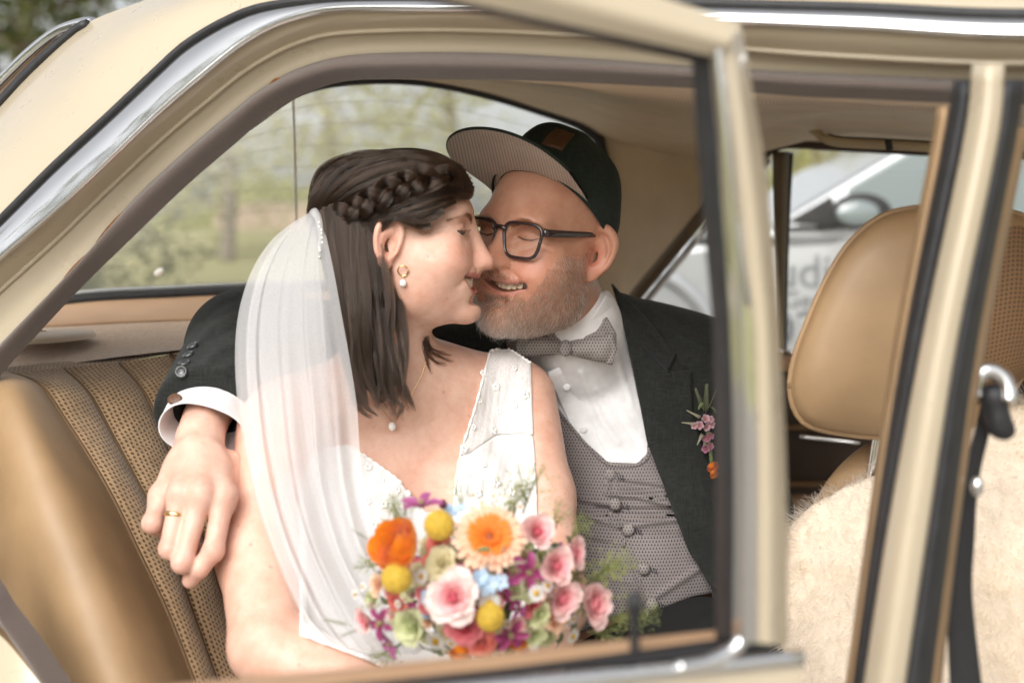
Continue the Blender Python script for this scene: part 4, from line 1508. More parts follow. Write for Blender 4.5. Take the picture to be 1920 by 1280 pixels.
# ---- brows and lashes
def brow(H, side, pts, n, ln, rad, m, parent, name='eyebrow', seed=1, spread=0.0028):
    r = np.random.default_rng(seed)
    g = spline(np.array(pts) * np.array([side, 1, 1]), 40)
    out = []
    for k in range(n):
        t = r.uniform(0, 1)
        b = g[int(t * 39)] + r.normal(0, 1, 3) * np.array([0.001, 0.0006, spread * (1 - 0.5 * t)])
        d0 = np.array([side * (0.4 + 0.6 * t), 0.25, 0.75 * (1 - t) - 0.1])
        d0 /= np.linalg.norm(d0)
        l = ln * r.uniform(0.6, 1.1)
        out.append([b + d0 * l * s_ + np.array([side * 0.25 * l * s_ * s_, 0, -0.2 * l * s_ * s_]) for s_ in np.linspace(0, 1, 6)])
    return strands(name, H.out(np.array(out).reshape(-1, 3)).reshape(n, 6, 3), rad, m, parent, 0.3)


def surf_local(H, x, z, y0=0.14):
    y = y0
    for _ in range(80):
        s = head_sdf(np.array([[x, y, z]]), H.o)[0]
        if s < 0.0003: break
        y -= max(s * 0.7, 0.0003)
    return (x, y, z)


def lashes(H, side, pts, n, ln, rad, m, parent, down=0.5, seed=2):
    r = np.random.default_rng(seed)
    g = spline(np.array(pts) * np.array([side, 1, 1]), 40)
    out = []
    for k in range(n):
        t = (k + r.uniform(0, 1)) / n
        b = g[int(min(t, 0.999) * 39)]
        d0 = np.array([side * (t - 0.35) * 0.9, 0.8, -down]); d0 /= np.linalg.norm(d0)
        l = ln * r.uniform(0.7, 1.1)
        out.append([b + d0 * l * s_ + np.array([0, 0, 0.5 * l * s_ * s_]) for s_ in np.linspace(0, 1, 6)])
    return strands('eyelashes', H.out(np.array(out).reshape(-1, 3)).reshape(n, 6, 3), rad, m, parent, 0.2)


M_BROW_B = make_hair('dark_brow_hair', (0.03, 0.016, 0.010), (0.07, 0.04, 0.025), 0.4)
bp = [surf_local(BH, x, z) for x, z in ((0.014, 0.0100), (0.026, 0.0150), (0.040, 0.0160), (0.052, 0.0110))]
brow(BH, 1, bp, 520, 0.0075, 0.00014, M_BROW_B, bride, seed=3, spread=0.0018)
lp = [surf_local(BH, x, z) for x, z in ((0.022, -0.003), (0.030, -0.0055), (0.040, -0.005), (0.047, -0.002))]
lashes(BH, 1, lp, 130, 0.0085, 0.00013, M_BROW_B, bride, 0.2)
M_EYE = mat('eye_dark', (0.03, 0.02, 0.015), 0.1, coat=1.0)
tube('eye_slit', BH.out(np.array(lp) + np.array([0, 0.0002, -0.0012])), np.array([0.0008, 0.0026, 0.0028, 0.0010]), M_EYE, bride, 8)

# ------------------------------------------------------------------ his face: beard, brows, glasses, cap
M_BEARD = make_hair('sandy_beard', (0.036, 0.022, 0.014), (0.21, 0.148, 0.100), 0.45)
M_BEARD_W = make_hair('grey_beard', (0.32, 0.26, 0.21), (0.85, 0.79, 0.71), 0.45)
M_BROW_G = make_hair('light_brow_hair', (0.09, 0.045, 0.022), (0.18, 0.10, 0.055), 0.45)


def beard_density(q):
    x = np.abs(q[:, 0]); y = q[:, 1]; z = q[:, 2]
    mz = GH.o['mouth_z']
    # upper edge of the beard: from below the sideburn, dipping over the cheek to the mouth corner
    top = np.interp(x, [0.0, 0.030, 0.044, 0.055, 0.064, 0.070, 0.075], [mz - 0.006, mz + 0.002, mz - 0.008, -0.062, -0.046, -0.022, 0.004])
    d = np.clip((top - z) / 0.010, 0, 1)
    d *= np.clip((0.128 + z) / 0.012 + (y > 0.0) * 0.7, 0, 1) * np.clip((z + 0.150) / 0.02, 0, 1)
    d *= np.clip((y - 0.004 + np.clip(-0.03 - z, 0, 0.05) * 0.35) / 0.010, 0, 1)
    mous = np.exp(-((z - (mz + 0.0115 - 0.0045 * (x / 0.03) ** 2)) / 0.0058) ** 2) * (x < 0.044) * 1.0 * (y > 0.05)
    lipz = np.exp(-((z - (mz - 0.006)) / 0.0085) ** 2) * (x < 0.033)
    below = np.exp(-((z - (mz - 0.017)) / 0.006) ** 2) * (x < 0.030) * (x > 0.009)
    return np.clip(np.maximum(d * (1 - lipz) * (1 - 0.5 * below), mous), 0, 1)


r_ = np.random.default_rng(11)
Vh, Fh = parts[0]
tri = Vh[Fh]
cen = tri.mean(1)
ql = GH.loc(cen)
area = np.linalg.norm(np.cross(tri[:, 1] - tri[:, 0], tri[:, 2] - tri[:, 0]), axis=1)
ok = (np.linalg.norm(ql - np.array([0, 0.03, -0.05]), axis=1) < 0.15) & (ql[:, 0] < 0.06)
wt = area * beard_density(ql) * ok
nB = 20000
pick = r_.choice(len(wt), nB, p=wt / wt.sum())
ab = r_.uniform(0, 1, (nB, 2))
tp = tri[pick]
root = (tp[:, 0] * (1 - ab[:, :1]) + tp[:, 1] * ab[:, :1]) * (1 - ab[:, 1:]) + (tp[:, 3] * (1 - ab[:, :1]) + tp[:, 2] * ab[:, :1]) * ab[:, 1:]
nrm = np.cross(tp[:, 1] - tp[:, 0], tp[:, 3] - tp[:, 0]); nrm /= np.linalg.norm(nrm, axis=1)[:, None] + 1e-12
nl_ = nrm @ GH.R
ctr = root - GH.c
nrm = np.where(((ctr * nrm).sum(1) < 0)[:, None], -nrm, nrm)
rl = GH.loc(root)
flow = np.stack([np.sign(rl[:, 0]) * -0.05 * np.ones(nB), 0.25 * (rl[:, 1] < 0.07), -1.0 * np.ones(nB)], 1)
flow += r_.normal(0, 0.38, flow.shape)
flow = flow @ GH.R.T
flow -= nrm * (flow * nrm).sum(1)[:, None]
flow /= np.linalg.norm(flow, axis=1)[:, None]
chin = np.clip((-0.075 - rl[:, 2]) / 0.03, 0, 1) * np.clip((rl[:, 1] - 0.03) / 0.03, 0, 1)
lnb = (0.0048 + 0.0052 * chin + 0.0025 * np.clip((-0.05 - rl[:, 2]) / 0.04, 0, 1)) * r_.uniform(0.6, 1.25, nB)
mous = (rl[:, 2] > GH.o['mouth_z'] + 0.004) & (np.abs(rl[:, 0]) < 0.035)
lnb = np.where(mous, 0.0048 * r_.uniform(0.6, 1.1, nB), lnb)
ss = np.linspace(0, 1, 6)
out = root[:, None] + lnb[:, None, None] * (0.75 * nrm[:, None] * (ss - 0.35 * ss ** 2)[None, :, None] + 0.85 * flow[:, None] * (ss ** 1.4)[None, :, None])
white = r_.uniform(0, 1, nB) < np.clip(0.22 + 0.50 * chin * np.clip(1 - np.abs(rl[:, 0]) / 0.045, 0, 1) + 0.35 * (rl[:, 2] > -0.035), 0, 0.9)
nW = 1000
pw = r_.choice(nB, nW, replace=False)
wl2 = out[pw][:, :1] + (out[pw] - out[pw][:, :1]) * r_.uniform(1.15, 1.7, (nW, 1, 1))
beard = thing('beard', GH.out([0, 0.09, -0.1]), groom)
strands('beard_hair', out[~white], 0.00013, M_BEARD, beard, 0.4)
strands('grey_beard_hair', out[white], 0.00013, M_BEARD_W, beard, 0.4)
strands('coarse_beard_hair', wl2, 0.00019, M_BEARD_W, beard, 0.35, r_.uniform(0.2, 1.0, nW) ** 0.7)
# short cropped hair in front of the ear
wt2 = area * np.clip((ql[:, 2] + 0.02) / 0.015, 0, 1) * np.clip((0.075 - ql[:, 2]) / 0.03, 0, 1) * np.clip((0.030 - ql[:, 1] + ql[:, 2] * 0.15) / 0.012, 0, 1) * (ql[:, 0] < -0.055) * np.clip((ql[:, 1] + 0.09) / 0.02, 0, 1)
ins_ear = np.linalg.norm(ql - np.array([-0.08, -0.014, -0.012]), axis=1) < 0.030
wt2 = wt2 * ~ins_ear
n2 = 1500
pk = r_.choice(len(wt2), n2, p=wt2 / wt2.sum())
rt2 = cen[pk] + r_.normal(0, 0.001, (n2, 3))
dd2 = (np.array([[0, -0.2, -1.0]]) + r_.normal(0, 0.3, (n2, 3))) @ GH.R.T
strands('cropped_hair', rt2[:, None] + dd2[:, None] * (0.0035 * ss)[None, :, None], 0.00006, M_BEARD, groom, 0.4)
for sd2, nb_ in ((-1, 420), (1, 260)):
    bp = [surf_local(GH, x, z) for x, z in ((0.015, 0.0140), (0.028, 0.0178), (0.042, 0.0168), (0.055, 0.0095))]
    brow(GH, sd2, bp, int(nb_ * 1.4), 0.0090, 0.00014, M_BROW_G, groom, seed=4 + sd2, spread=0.0030)
    lp = [surf_local(GH, x, z) for x, z in ((0.021, 0.0010), (0.030, -0.0022), (0.040, -0.0022), (0.048, 0.0010))]
    lashes(GH, sd2, lp, 120, 0.0065, 0.00012, M_BROW_B, groom, 0.65)
    tube('eye_slit', GH.out((np.array(lp) + np.array([0, 0.0, -0.0008])) * np.array([sd2, 1, 1])), np.array([0.0004, 0.0009, 0.0009, 0.0004]), M_EYE, groom, 8)

# ---- glasses, a thing of its own
M_ACET, N, L, b = new_mat('smoky_acetate')
b.inputs['Base Color'].default_value = (0.035, 0.022, 0.024, 1)
b.inputs['Roughness'].default_value = 0.12
b.inputs['Transmission Weight'].default_value = 0.12
b.inputs['Coat Weight'].default_value = 0.5
M_LENS = thin_glass('spectacle_lens', (0.95, 0.955, 0.95))
glasses = thing('eyeglasses', GH.out([0, 0.11, 0]), label='dark rectangular framed glasses worn by the groom', cat='glasses')


def rim_pts(side, n=56):
    pts = []
    for k in range(n):
        a = 2 * math.pi * k / n
        c, s = math.cos(a), math.sin(a)
        x = math.copysign(abs(c) ** 0.50, c) * 0.0268; z = math.copysign(abs(s) ** 0.55, s) * 0.0222
        x *= 1.0 + 0.13 * (z / 0.0222)
        X = 0.0352 + x
        pts.append((side * X, 0.1045 - 3.2 * max(0, X - 0.02) ** 2 - 0.06 * (z + 0.0) * -0.3, z - 0.0050))
    return np.array(pts)


for side in (-1, 1):
    rp = rim_pts(side)
    rp = np.vstack([rp, rp[:2]])
    V, F = tube_arrays(GH.out(rp), 0.0024 * GH.s, 8, up=GH.dirw([0, 1, 0]))
    mesh_obj('rim', V, F, M_ACET, glasses)
    rp = rim_pts(side)
    cV = np.vstack([rp.mean(0)[None] + np.array([[0, 0.0015, 0]]), rp])
    mesh_obj('lens', GH.out(cV), [(0, 1 + k, 1 + (k + 1) % len(rp)) for k in range(len(rp))], M_LENS, glasses)
    tp_ = spline([(side * 0.0632, 0.0960, 0.0085), (side * 0.0680, 0.088, 0.0085), (side * 0.0735, 0.05, 0.011), (side * 0.0765, 0.005, 0.014), (side * 0.0785, -0.008, 0.012), (side * 0.0775, -0.030, -0.008)], 40)
    V, F = tube_arrays(GH.out(tp_), np.linspace(0.0056, 0.0026, 40), 8, up=GH.dirw([0, 0, 1]), flat=0.36)
    mesh_obj('temple', V, F, M_ACET, glasses)
br = spline([(-0.0100, 0.1050, 0.0070), (-0.005, 0.1075, 0.0095), (0.005, 0.1075, 0.0095), (0.0100, 0.1050, 0.0070)], 14)
V, F = tube_arrays(GH.out(br), 0.0031, 8)
mesh_obj('bridge', V, F, M_ACET, glasses)

# ---- cap
M_CAP = weave_mat('dark_green_felt', (0.022, 0.032, 0.025), 500, 0.92, 0.35, 0.05, 0.35, slub=0.5)
M_BRIM = mark_mat('brim_knit', (0.56, 0.47, 0.395), (0.19, 0.15, 0.125), pitch=0.0050, coordk='UV', plane='XY')
M_LEATHER = mat('tan_leather_patch', (0.10, 0.042, 0.015), 0.55, var=0.3, vscale=150, bstr=0.3, bscale=600)
capo = thing('cap', GH.out([0, 0, 0.1]), groom)
TILT = RAD(30)
CR = rot_x(TILT)
CC = np.array([0, -0.007, 0.040])         # local centre of the cap's lower edge ellipse


def cl(q): return (np.asarray(q, dtype=float)) @ CR.T + CC      # cap frame -> head frame


CW, CL, CH = 0.0835, 0.1005, 0.100
# crown: six panels over a dome that is a little flat on top
n, m = 18, 72
V = []
for i in range(n):
    t = i / (n - 1)
    a = t * math.pi / 2
    for j in range(m):
        b = 2 * math.pi * j / m
        rr = math.cos(a) ** 0.72
        seam = 1 - 0.012 * math.exp(-(((b / (math.pi / 3)) % 1 - 0.5) / 0.06) ** 2) * math.sin(a * 1.9)
        dent = 0.004 * math.sin(3 * b + 1.0) * math.sin(2 * a) + 0.003 * math.sin(7 * b) * math.sin(2 * a) ** 2
        x = (CW * rr * seam + dent) * math.sin(b); y = (CL * rr * seam + dent) * math.cos(b)
        z = CH * math.sin(a) ** 0.9 * (1 + 0.10 * math.cos(b) * math.sin(a * 2)) - 0.030 * (1 - math.cos(b)) * 0.5 * math.cos(a) ** 2
        V.append((x, y, z))
crown = mesh_obj('crown', GH.out(cl(V)), grid_faces(n, m, closed=True), M_CAP, capo)
md_ = crown.modifiers.new('thick', 'SOLIDIFY'); md_.thickness = 0.003; md_.offset = -1
for k in range(6):
    b = 2 * math.pi * (k + 0.5) / 6
    P = []
    for i in range(n):
        a = i / (n - 1) * math.pi / 2
        rr = math.cos(a) ** 0.72
        P.append((CW * rr * 0.992 * math.sin(b), CL * rr * 0.992 * math.cos(b), CH * math.sin(a) ** 0.9 * (1 + 0.10 * math.cos(b) * math.sin(a * 2)) - 0.030 * (1 - math.cos(b)) * 0.5 * math.cos(a) ** 2))
    tube('panel_seam', GH.out(cl(P)), 0.0011, M_CAP, crown, 6)
# brim: flat, gently arched, two layers
nu, nv = 41, 14
def brim_pt(u, v, lift=0.0):
    a = RAD(-76 + 152 * u)
    x0, y0 = CW * 0.93 * math.sin(a), CL * 0.93 * math.cos(a)
    x1 = 0.096 * math.sin(a) * (1.0 + 0.05 * math.cos(a)); 
    y1 = 0.022 + 0.168 * max(0.0, math.cos(a)) ** 0.40
    x = x0 + (x1 - x0) * v; y = y0 + (max(y1, y0) - y0) * v
    z = 0.002 - 1.2 * x * x - 0.09 * max(0, y - 0.06) + lift
    return x, y, z
Vu = [brim_pt(i / (nu - 1), j / (nv - 1), 0.0) for j in range(nv) for i in range(nu)]
Vt = [brim_pt(i / (nu - 1), j / (nv - 1), 0.0042) for j in range(nv) for i in range(nu)]
uvb = np.array([(v[0], v[1]) for v in Vu])
under = mesh_obj('brim_underside', GH.out(cl(Vu)), grid_faces(nv, nu, flip=False), M_BRIM, capo, uv=uvb)
top = mesh_obj('brim', GH.out(cl(Vt)), grid_faces(nv, nu, flip=True), M_CAP, capo)
edge = np.array([brim_pt(i / 80, 1.0, 0.0021) for i in range(81)])
tube('brim_edge', GH.out(cl(edge)), 0.0022, M_CAP, top, 8)
# leather patch on the front panel
P = []
for i in range(7):
    for j in range(7):
        b = RAD(-30) + RAD(27) * j / 6; a = RAD(19 + 24 * i / 6)
        rr = math.cos(a) ** 0.72
        P.append((CW * rr * 1.02 * math.sin(b), CL * rr * 1.02 * math.cos(b) + 0.001, CH * math.sin(a) ** 0.9 * (1 + 0.10 * math.cos(b) * math.sin(a * 2)) + 0.001))
pt = mesh_obj('leather_patch', GH.out(cl(P)), grid_faces(7, 7), M_LEATHER, crown)
md_ = pt.modifiers.new('thick', 'SOLIDIFY'); md_.thickness = 0.002; md_.offset = 1

# ------------------------------------------------------------------ veil, ear ring, necklace
M_VEIL, N, L, b = new_mat('white_tulle_veil')
N.remove(b)
v = coords(N, L)
df = N.new('ShaderNodeBsdfDiffuse'); df.inputs['Color'].default_value = (0.86, 0.86, 0.87, 1)
tl = N.new('ShaderNodeBsdfTranslucent'); tl.inputs['Color'].default_value = (0.86, 0.86, 0.87, 1)
m1 = N.new('ShaderNodeMixShader'); m1.inputs[0].default_value = 0.45
L.new(df.outputs[0], m1.inputs[1]); L.new(tl.outputs[0], m1.inputs[2])
tr = N.new('ShaderNodeBsdfTransparent')
m2 = N.new('ShaderNodeMixShader')
fac = N.new('ShaderNodeMapRange'); fac.inputs['To Min'].default_value = 0.44; fac.inputs['To Max'].default_value = 0.56
L.new(noise(N, L, coords(N, L, 'Object', (600, 600, 300)), 1.0, 2), fac.inputs['Value'])
L.new(fac.outputs[0], m2.inputs[0]); L.new(tr.outputs[0], m2.inputs[1]); L.new(m1.outputs[0], m2.inputs[2])
L.new(m2.outputs[0], N['Material Output'].inputs['Surface'])
veil = thing('veil', W(590, 400, 1.6), bride)


def veil_layer(name, left, right, nfold, amp, seed, bulge, pinch=0.03):
    r = np.random.default_rng(seed)
    nv, nu = 90, 150
    A = wsp(left, nv); Bc = wsp(right, nv)
    u = np.linspace(0, 1, nu)
    t = np.linspace(0, 1, nv)
    ph = r.uniform(0, 6.28, 6); fr = nfold * r.uniform(0.6, 1.5, 6); am = r.uniform(0.4, 1.0, 6)
    P = np.zeros((nv, nu, 3))
    for i in range(nv):
        uu = u + 0.010 * np.sin(u * 14 + ph[0]) + 0.01 * np.sin(u * 31 + ph[3] + t[i])
        base = A[i][None] * (1 - uu[:, None]) + Bc[i][None] * uu[:, None]
        g = min(1.0, 0.12 + t[i] * 1.5)
        w = sum(am[k] * np.sin(2 * np.pi * fr[k] * u + ph[k] + 0.8 * t[i] * (k % 3 - 1)) for k in range(6)) / 3.0
        w += 0.14 * np.sin(2 * np.pi * fr[1] * 3.1 * u + ph[2])
        base[:, 1] -= bulge * g * np.sin(np.pi * u) * (0.4 + 0.6 * t[i])
        base[:, 1] += amp * g * w
        base[:, 0] += 0.35 * amp * g * np.cos(2 * np.pi * fr[0] * u + ph[1])
        P[i] = base
    return mesh_obj(name, P.reshape(-1, 3), grid_faces(nv, nu), M_VEIL, veil)


left = [(584, 396, 1.62), (545, 420, 1.61), (505, 455, 1.60), (470, 512, 1.585), (447, 590, 1.565), (441, 680, 1.54), (450, 790, 1.50), (468, 890, 1.47), (496, 990, 1.44), (540, 1100, 1.40), (575, 1165, 1.38), (615, 1205, 1.37)]
right = [(600, 398, 1.60), (612, 450, 1.575), (626, 520, 1.555), (640, 600, 1.545), (654, 680, 1.54), (666, 760, 1.535), (672, 850, 1.525), (685, 940, 1.50), (712, 1030, 1.47), (750, 1100, 1.44), (785, 1160, 1.42), (810, 1220, 1.40)]
veil_layer('veil_layer', left, right, 4.5, 0.0075, 3, 0.020)
right2 = [(596, 396, 1.605), (600, 450, 1.59), (604, 520, 1.575), (612, 600, 1.56), (618, 690, 1.555), (626, 790, 1.55), (640, 880, 1.535), (665, 970, 1.51), (698, 1055, 1.475), (730, 1120, 1.45), (760, 1175, 1.43), (785, 1225, 1.41)]
left2 = [(586, 398, 1.63), (550, 424, 1.625), (512, 462, 1.62), (480, 520, 1.61), (462, 600, 1.59), (458, 690, 1.565), (468, 800, 1.53), (490, 900, 1.50), (520, 1000, 1.465), (562, 1105, 1.42), (595, 1165, 1.40), (630, 1208, 1.39)]
veil_layer('veil_layer', left2, right2, 3.6, 0.0085, 8, 0.004)
# comb of beads and gathered edge at the head
M_PEARL = mat('pearl', (0.82, 0.78, 0.74), 0.22, var=0.06, coat=0.6, vscale=80)
cmb = wsp([(588, 397, 1.595), (597, 412, 1.585), (601, 440, 1.578), (598, 470, 1.575)], 14)
tube('gathered_edge', cmb, np.linspace(0.006, 0.002, 14), M_VEIL, veil, 8)
for p in wsp([(598, 416, 1.572), (604, 440, 1.566), (602, 462, 1.564), (598, 478, 1.564)], 9):
    ball('bead', p + rng.normal(0, 0.001, 3), 0.0016, M_PEARL, veil, 8, 6)

ear = BH.out([0.081, -0.002, -0.052])
er = thing('earring', ear, label="small gold hoop earring with a pearl drop in the bride's ear", cat='earring')
eh = W(754, 507, 1.0); 
ec = onto(bride_body, 757, 500, 1.3, 1.8)
E0 = np.array([ec[0] - 0.0005, ec[1] - 0.004, ec[2] - 0.003])
P = [E0 + np.array([0.0062 * math.cos(a), -0.0020 * math.sin(a), 0.0062 * math.sin(a) - 0.002]) for a in np.linspace(0.5, 2 * math.pi + 0.2, 40)]
tube('hoop', P, 0.0010, M_GOLD, er, 8)
tube('link', [E0 + np.array([0, 0, -0.0082]), E0 + np.array([0, 0, -0.0125])], 0.0007, M_GOLD, er, 6)
ball('pearl', E0 + np.array([0, 0, -0.0172]), (0.0044, 0.0044, 0.0050), M_PEARL, er)

nk_ = thing('necklace', W(737, 790, 1.55), label='fine gold chain with one pearl at the bride\'s throat', cat='necklace')
cp = onto_many(bride_body, spline([(802, 668), (790, 705), (768, 745), (745, 785), (738, 790), (728, 782), (705, 752), (680, 725)], 60), 1.3, 1.9) + np.array([0, -0.002, 0])
tube('chain', cp, 0.00045, M_GOLD, nk_, 6)
pc = onto(bride_body, 736, 798, 1.3, 1.9)
ball('pearl', pc + np.array([0, -0.0055, 0]), (0.0050, 0.0050, 0.0058), M_PEARL, nk_)
# ------------------------------------------------------------------ the old saloon: materials
def paint_mat(name, base):
    m, N, L, b = new_mat(name)
    v = coords(N, L)
    n = noise(N, L, v, 3.0, 4)
    c = ramp(N, L, n, [(0.3, tuple(x * 0.95 for x in base)), (0.7, tuple(min(1, x * 1.04) for x in base))])
    dirt = ramp(N, L, noise(N, L, v, 30, 6, 0.6), [(0.55, (1, 1, 1)), (0.85, (0.90, 0.87, 0.82))])
    c = mixc(N, L, 0.35, c, dirt, 'MULTIPLY')
    L.new(c, b.inputs['Base Color'])
    L.new(ramp(N, L, noise(N, L, v, 25, 4), [(0.3, (0.26,) * 3), (0.7, (0.36,) * 3)]), b.inputs['Roughness'])
    b.inputs['Coat Weight'].default_value = 0.6
    b.inputs['Coat Roughness'].default_value = 0.06
    bump(N, L, b, noise(N, L, v, 700, 2), 0.03, 0.0003)
    return m


def dot_mat(name, base, hole, pitch, r=0.25, rough=0.6):
    """vinyl pierced with a grid of small holes"""
    m, N, L, b = new_mat(name)
    v = coords(N, L, 'UV', 1.0 / pitch)
    fr = N.new('ShaderNodeVectorMath'); fr.operation = 'FRACTION'; L.new(v, fr.inputs[0])
    sb = N.new('ShaderNodeVectorMath'); sb.operation = 'SUBTRACT'; L.new(fr.outputs[0], sb.inputs[0]); sb.inputs[1].default_value = (0.5, 0.5, 0.0)
    ln = N.new('ShaderNodeVectorMath'); ln.operation = 'LENGTH'; L.new(sb.outputs[0], ln.inputs[0])
    h = math_node(N, L, 'LESS_THAN', ln.outputs['Value'], r)
    vo = coords(N, L)
    n = noise(N, L, vo, 14, 4)
    bc = ramp(N, L, n, [(0.3, tuple(x * 0.92 for x in base)), (0.7, tuple(min(1, x * 1.06) for x in base))])
    L.new(mixc(N, L, h, bc, hole), b.inputs['Base Color'])
    b.inputs['Roughness'].default_value = rough
    bump(N, L, b, math_node(N, L, 'SUBTRACT', noise(N, L, vo, 900, 2), h), 0.2, 0.0004)
    return m


def basket_mat(name, c_hi, c_lo, pitch):
    """coarse basket-weave seat cloth from UVs in metres"""
    m, N, L, b = new_mat(name)
    v = coords(N, L, 'UV', 1.0 / pitch)
    wob = N.new('ShaderNodeTexNoise'); wob.inputs['Scale'].default_value = 0.35; wob.inputs['Detail'].default_value = 3; L.new(v, wob.inputs['Vector'])
    va = N.new('ShaderNodeVectorMath'); va.operation = 'MULTIPLY_ADD'; L.new(wob.outputs['Color'], va.inputs[0]); va.inputs[1].default_value = (0.9, 0.9, 0); L.new(v, va.inputs[2])
    sp = N.new('ShaderNodeSeparateXYZ'); L.new(va.outputs[0], sp.inputs[0])
    row = math_node(N, L, 'FLOOR', sp.outputs['Y'])
    xs = math_node(N, L, 'ADD', sp.outputs['X'], math_node(N, L, 'MULTIPLY', row, 0.5))
    fx = math_node(N, L, 'SUBTRACT', math_node(N, L, 'FRACT', xs), 0.5); fy = math_node(N, L, 'SUBTRACT', math_node(N, L, 'FRACT', sp.outputs['Y']), 0.5)
    rr = math_node(N, L, 'ADD', math_node(N, L, 'MULTIPLY', math_node(N, L, 'MULTIPLY', fx, fx), 1.6), math_node(N, L, 'MULTIPLY', math_node(N, L, 'MULTIPLY', fy, fy), 2.4))
    h = N.new('ShaderNodeMapRange'); h.inputs['From Min'].default_value = 0.10; h.inputs['From Max'].default_value = 0.22
    L.new(rr, h.inputs['Value'])
    vo = coords(N, L)
    n = noise(N, L, vo, 45, 5)
    f = noise(N, L, vo, 2200, 2)
    hi = ramp(N, L, n, [(0.3, tuple(x * 0.8 for x in c_hi)), (0.7, tuple(x * 1.15 for x in c_hi))])
    hi = mixc(N, L, 0.6, hi, ramp(N, L, f, [(0.3, (0.7, 0.7, 0.7)), (0.7, (1.25, 1.25, 1.25))]), 'MULTIPLY')
    L.new(mixc(N, L, h.outputs[0], c_lo, hi), b.inputs['Base Color'])
    b.inputs['Roughness'].default_value = 0.85
    b.inputs['Sheen Weight'].default_value = 0.2
    b.inputs['Specular IOR Level'].default_value = 0.2
    bump(N, L, b, h.outputs[0], 0.7, 0.0012)
    return m


def rib_mat(name, base, scale=900):
    m, N, L, b = new_mat(name)
    v = coords(N, L, 'UV')
    w = N.new('ShaderNodeTexWave'); w.bands_direction = 'X'; w.inputs['Scale'].default_value = scale; w.inputs['Distortion'].default_value = 1.2
    L.new(v, w.inputs['Vector'])
    n = noise(N, L, coords(N, L), 700, 4, 0.7)
    h = math_node(N, L, 'MULTIPLY', w.outputs['Fac'], n)
    L.new(ramp(N, L, h, [(0.1, tuple(x * 0.65 for x in base)), (0.6, tuple(x * 1.3 for x in base))]), b.inputs['Base Color'])
    b.inputs['Roughness'].default_value = 0.9
    b.inputs['Sheen Weight'].default_value = 0.4
    bump(N, L, b, h, 0.5, 0.001)
    return m


M_PAINT = paint_mat('cream_paint', (0.49, 0.415, 0.300))
M_CHROME = mat('chrome', (0.80, 0.80, 0.80), 0.07, metal=1.0, var=0.04, bstr=0.02, bscale=60)
M_RUBBER = mat('black_rubber', (0.018, 0.018, 0.02), 0.55, var=0.3, vscale=60, bstr=0.1)
M_SEAL = rib_mat('brown_door_seal', (0.115, 0.085, 0.070), 260)
M_HEADLINER = dot_mat('cream_perforated_vinyl', (0.68, 0.545, 0.385), (0.34, 0.26, 0.17), 0.0052, 0.20)
M_TRIMV = mat('cream_vinyl', (0.47, 0.375, 0.255), 0.55, var=0.06, bstr=0.15, bscale=700)
M_TAN = mat('tan_vinyl', (0.31, 0.198, 0.102), 0.50, var=0.16, vscale=9, bstr=0.30, bscale=480)
M_TANPAD = mat('tan_pad', (0.46, 0.285, 0.165), 0.5, var=0.06, bstr=0.12, bscale=600)
M_CARPET = mat('tan_carpet', (0.47, 0.33, 0.22), 0.95, var=0.2, vscale=160, bstr=0.6, bscale=900, sheen=0.3)
M_CLOTH = basket_mat('brown_basket_cloth', (0.37, 0.245, 0.135), (0.105, 0.062, 0.032), 0.0066)
M_DKBROWN = mat('dark_brown_panel', (0.050, 0.028, 0.016), 0.6, var=0.2, bstr=0.15, bscale=500)
M_BRNTRIM = mat('brown_metal_trim', (0.11, 0.075, 0.045), 0.35, metal=0.4, var=0.15)
M_CREASE = mat('seat_piping', (0.17, 0.095, 0.04), 0.6)
M_RUST = mat('rust', (0.20, 0.075, 0.02), 0.9, var=0.5, vscale=200)

car = thing('vintage_car', (0.0, 1.9, 0.0), label='cream vintage saloon with its rear door open, tan seats inside', cat='car')


def Bd(px, py, o=0.0):
    """a point of the near body side: it leans inwards towards the roof"""
    d = dn(px, 0.0)
    for _ in range(3):
        z = EYE - (py - 464.0) / FPX * d
        d = dn(px, 0.13 * min(1.3, max(0.0, (z - 0.9) / 0.5)) + o)
    return (px, py, d)


def unW(p): return (960 + p[0] / p[1] * FPX, 464 - (p[2] - EYE) / p[1] * FPX, p[1])


def carry(pts, steps=((0.25, 0.0), (0.6, -0.008), (1.0, -0.03))):
    """carry a curve on towards the car's nose, past the edge of the picture"""
    e = W(*pts[-1])
    return list(pts) + [unW(e + np.array([FWD[0] * s, FWD[1] * s, z])) for s, z in steps]


def bc_(pts, o=0.0):
    q = [Bd(x, y, o) for x, y in pts]
    if pts[0][0] == -60 and pts[0][1] < 900:            # on down the rear pillar
        a, b = W(*q[0]), W(*q[1])
        q = [unW(a + (a - b) / np.linalg.norm(a - b) * 0.17)] + q
    if pts[-1][0] == 1980:
        q = carry(q)
    return q


def PC(s, off, z): return np.array([PILLAR[0] + s * FWD[0] + off * LAT[0], PILLAR[1] + s * FWD[1] + off * LAT[1], z])


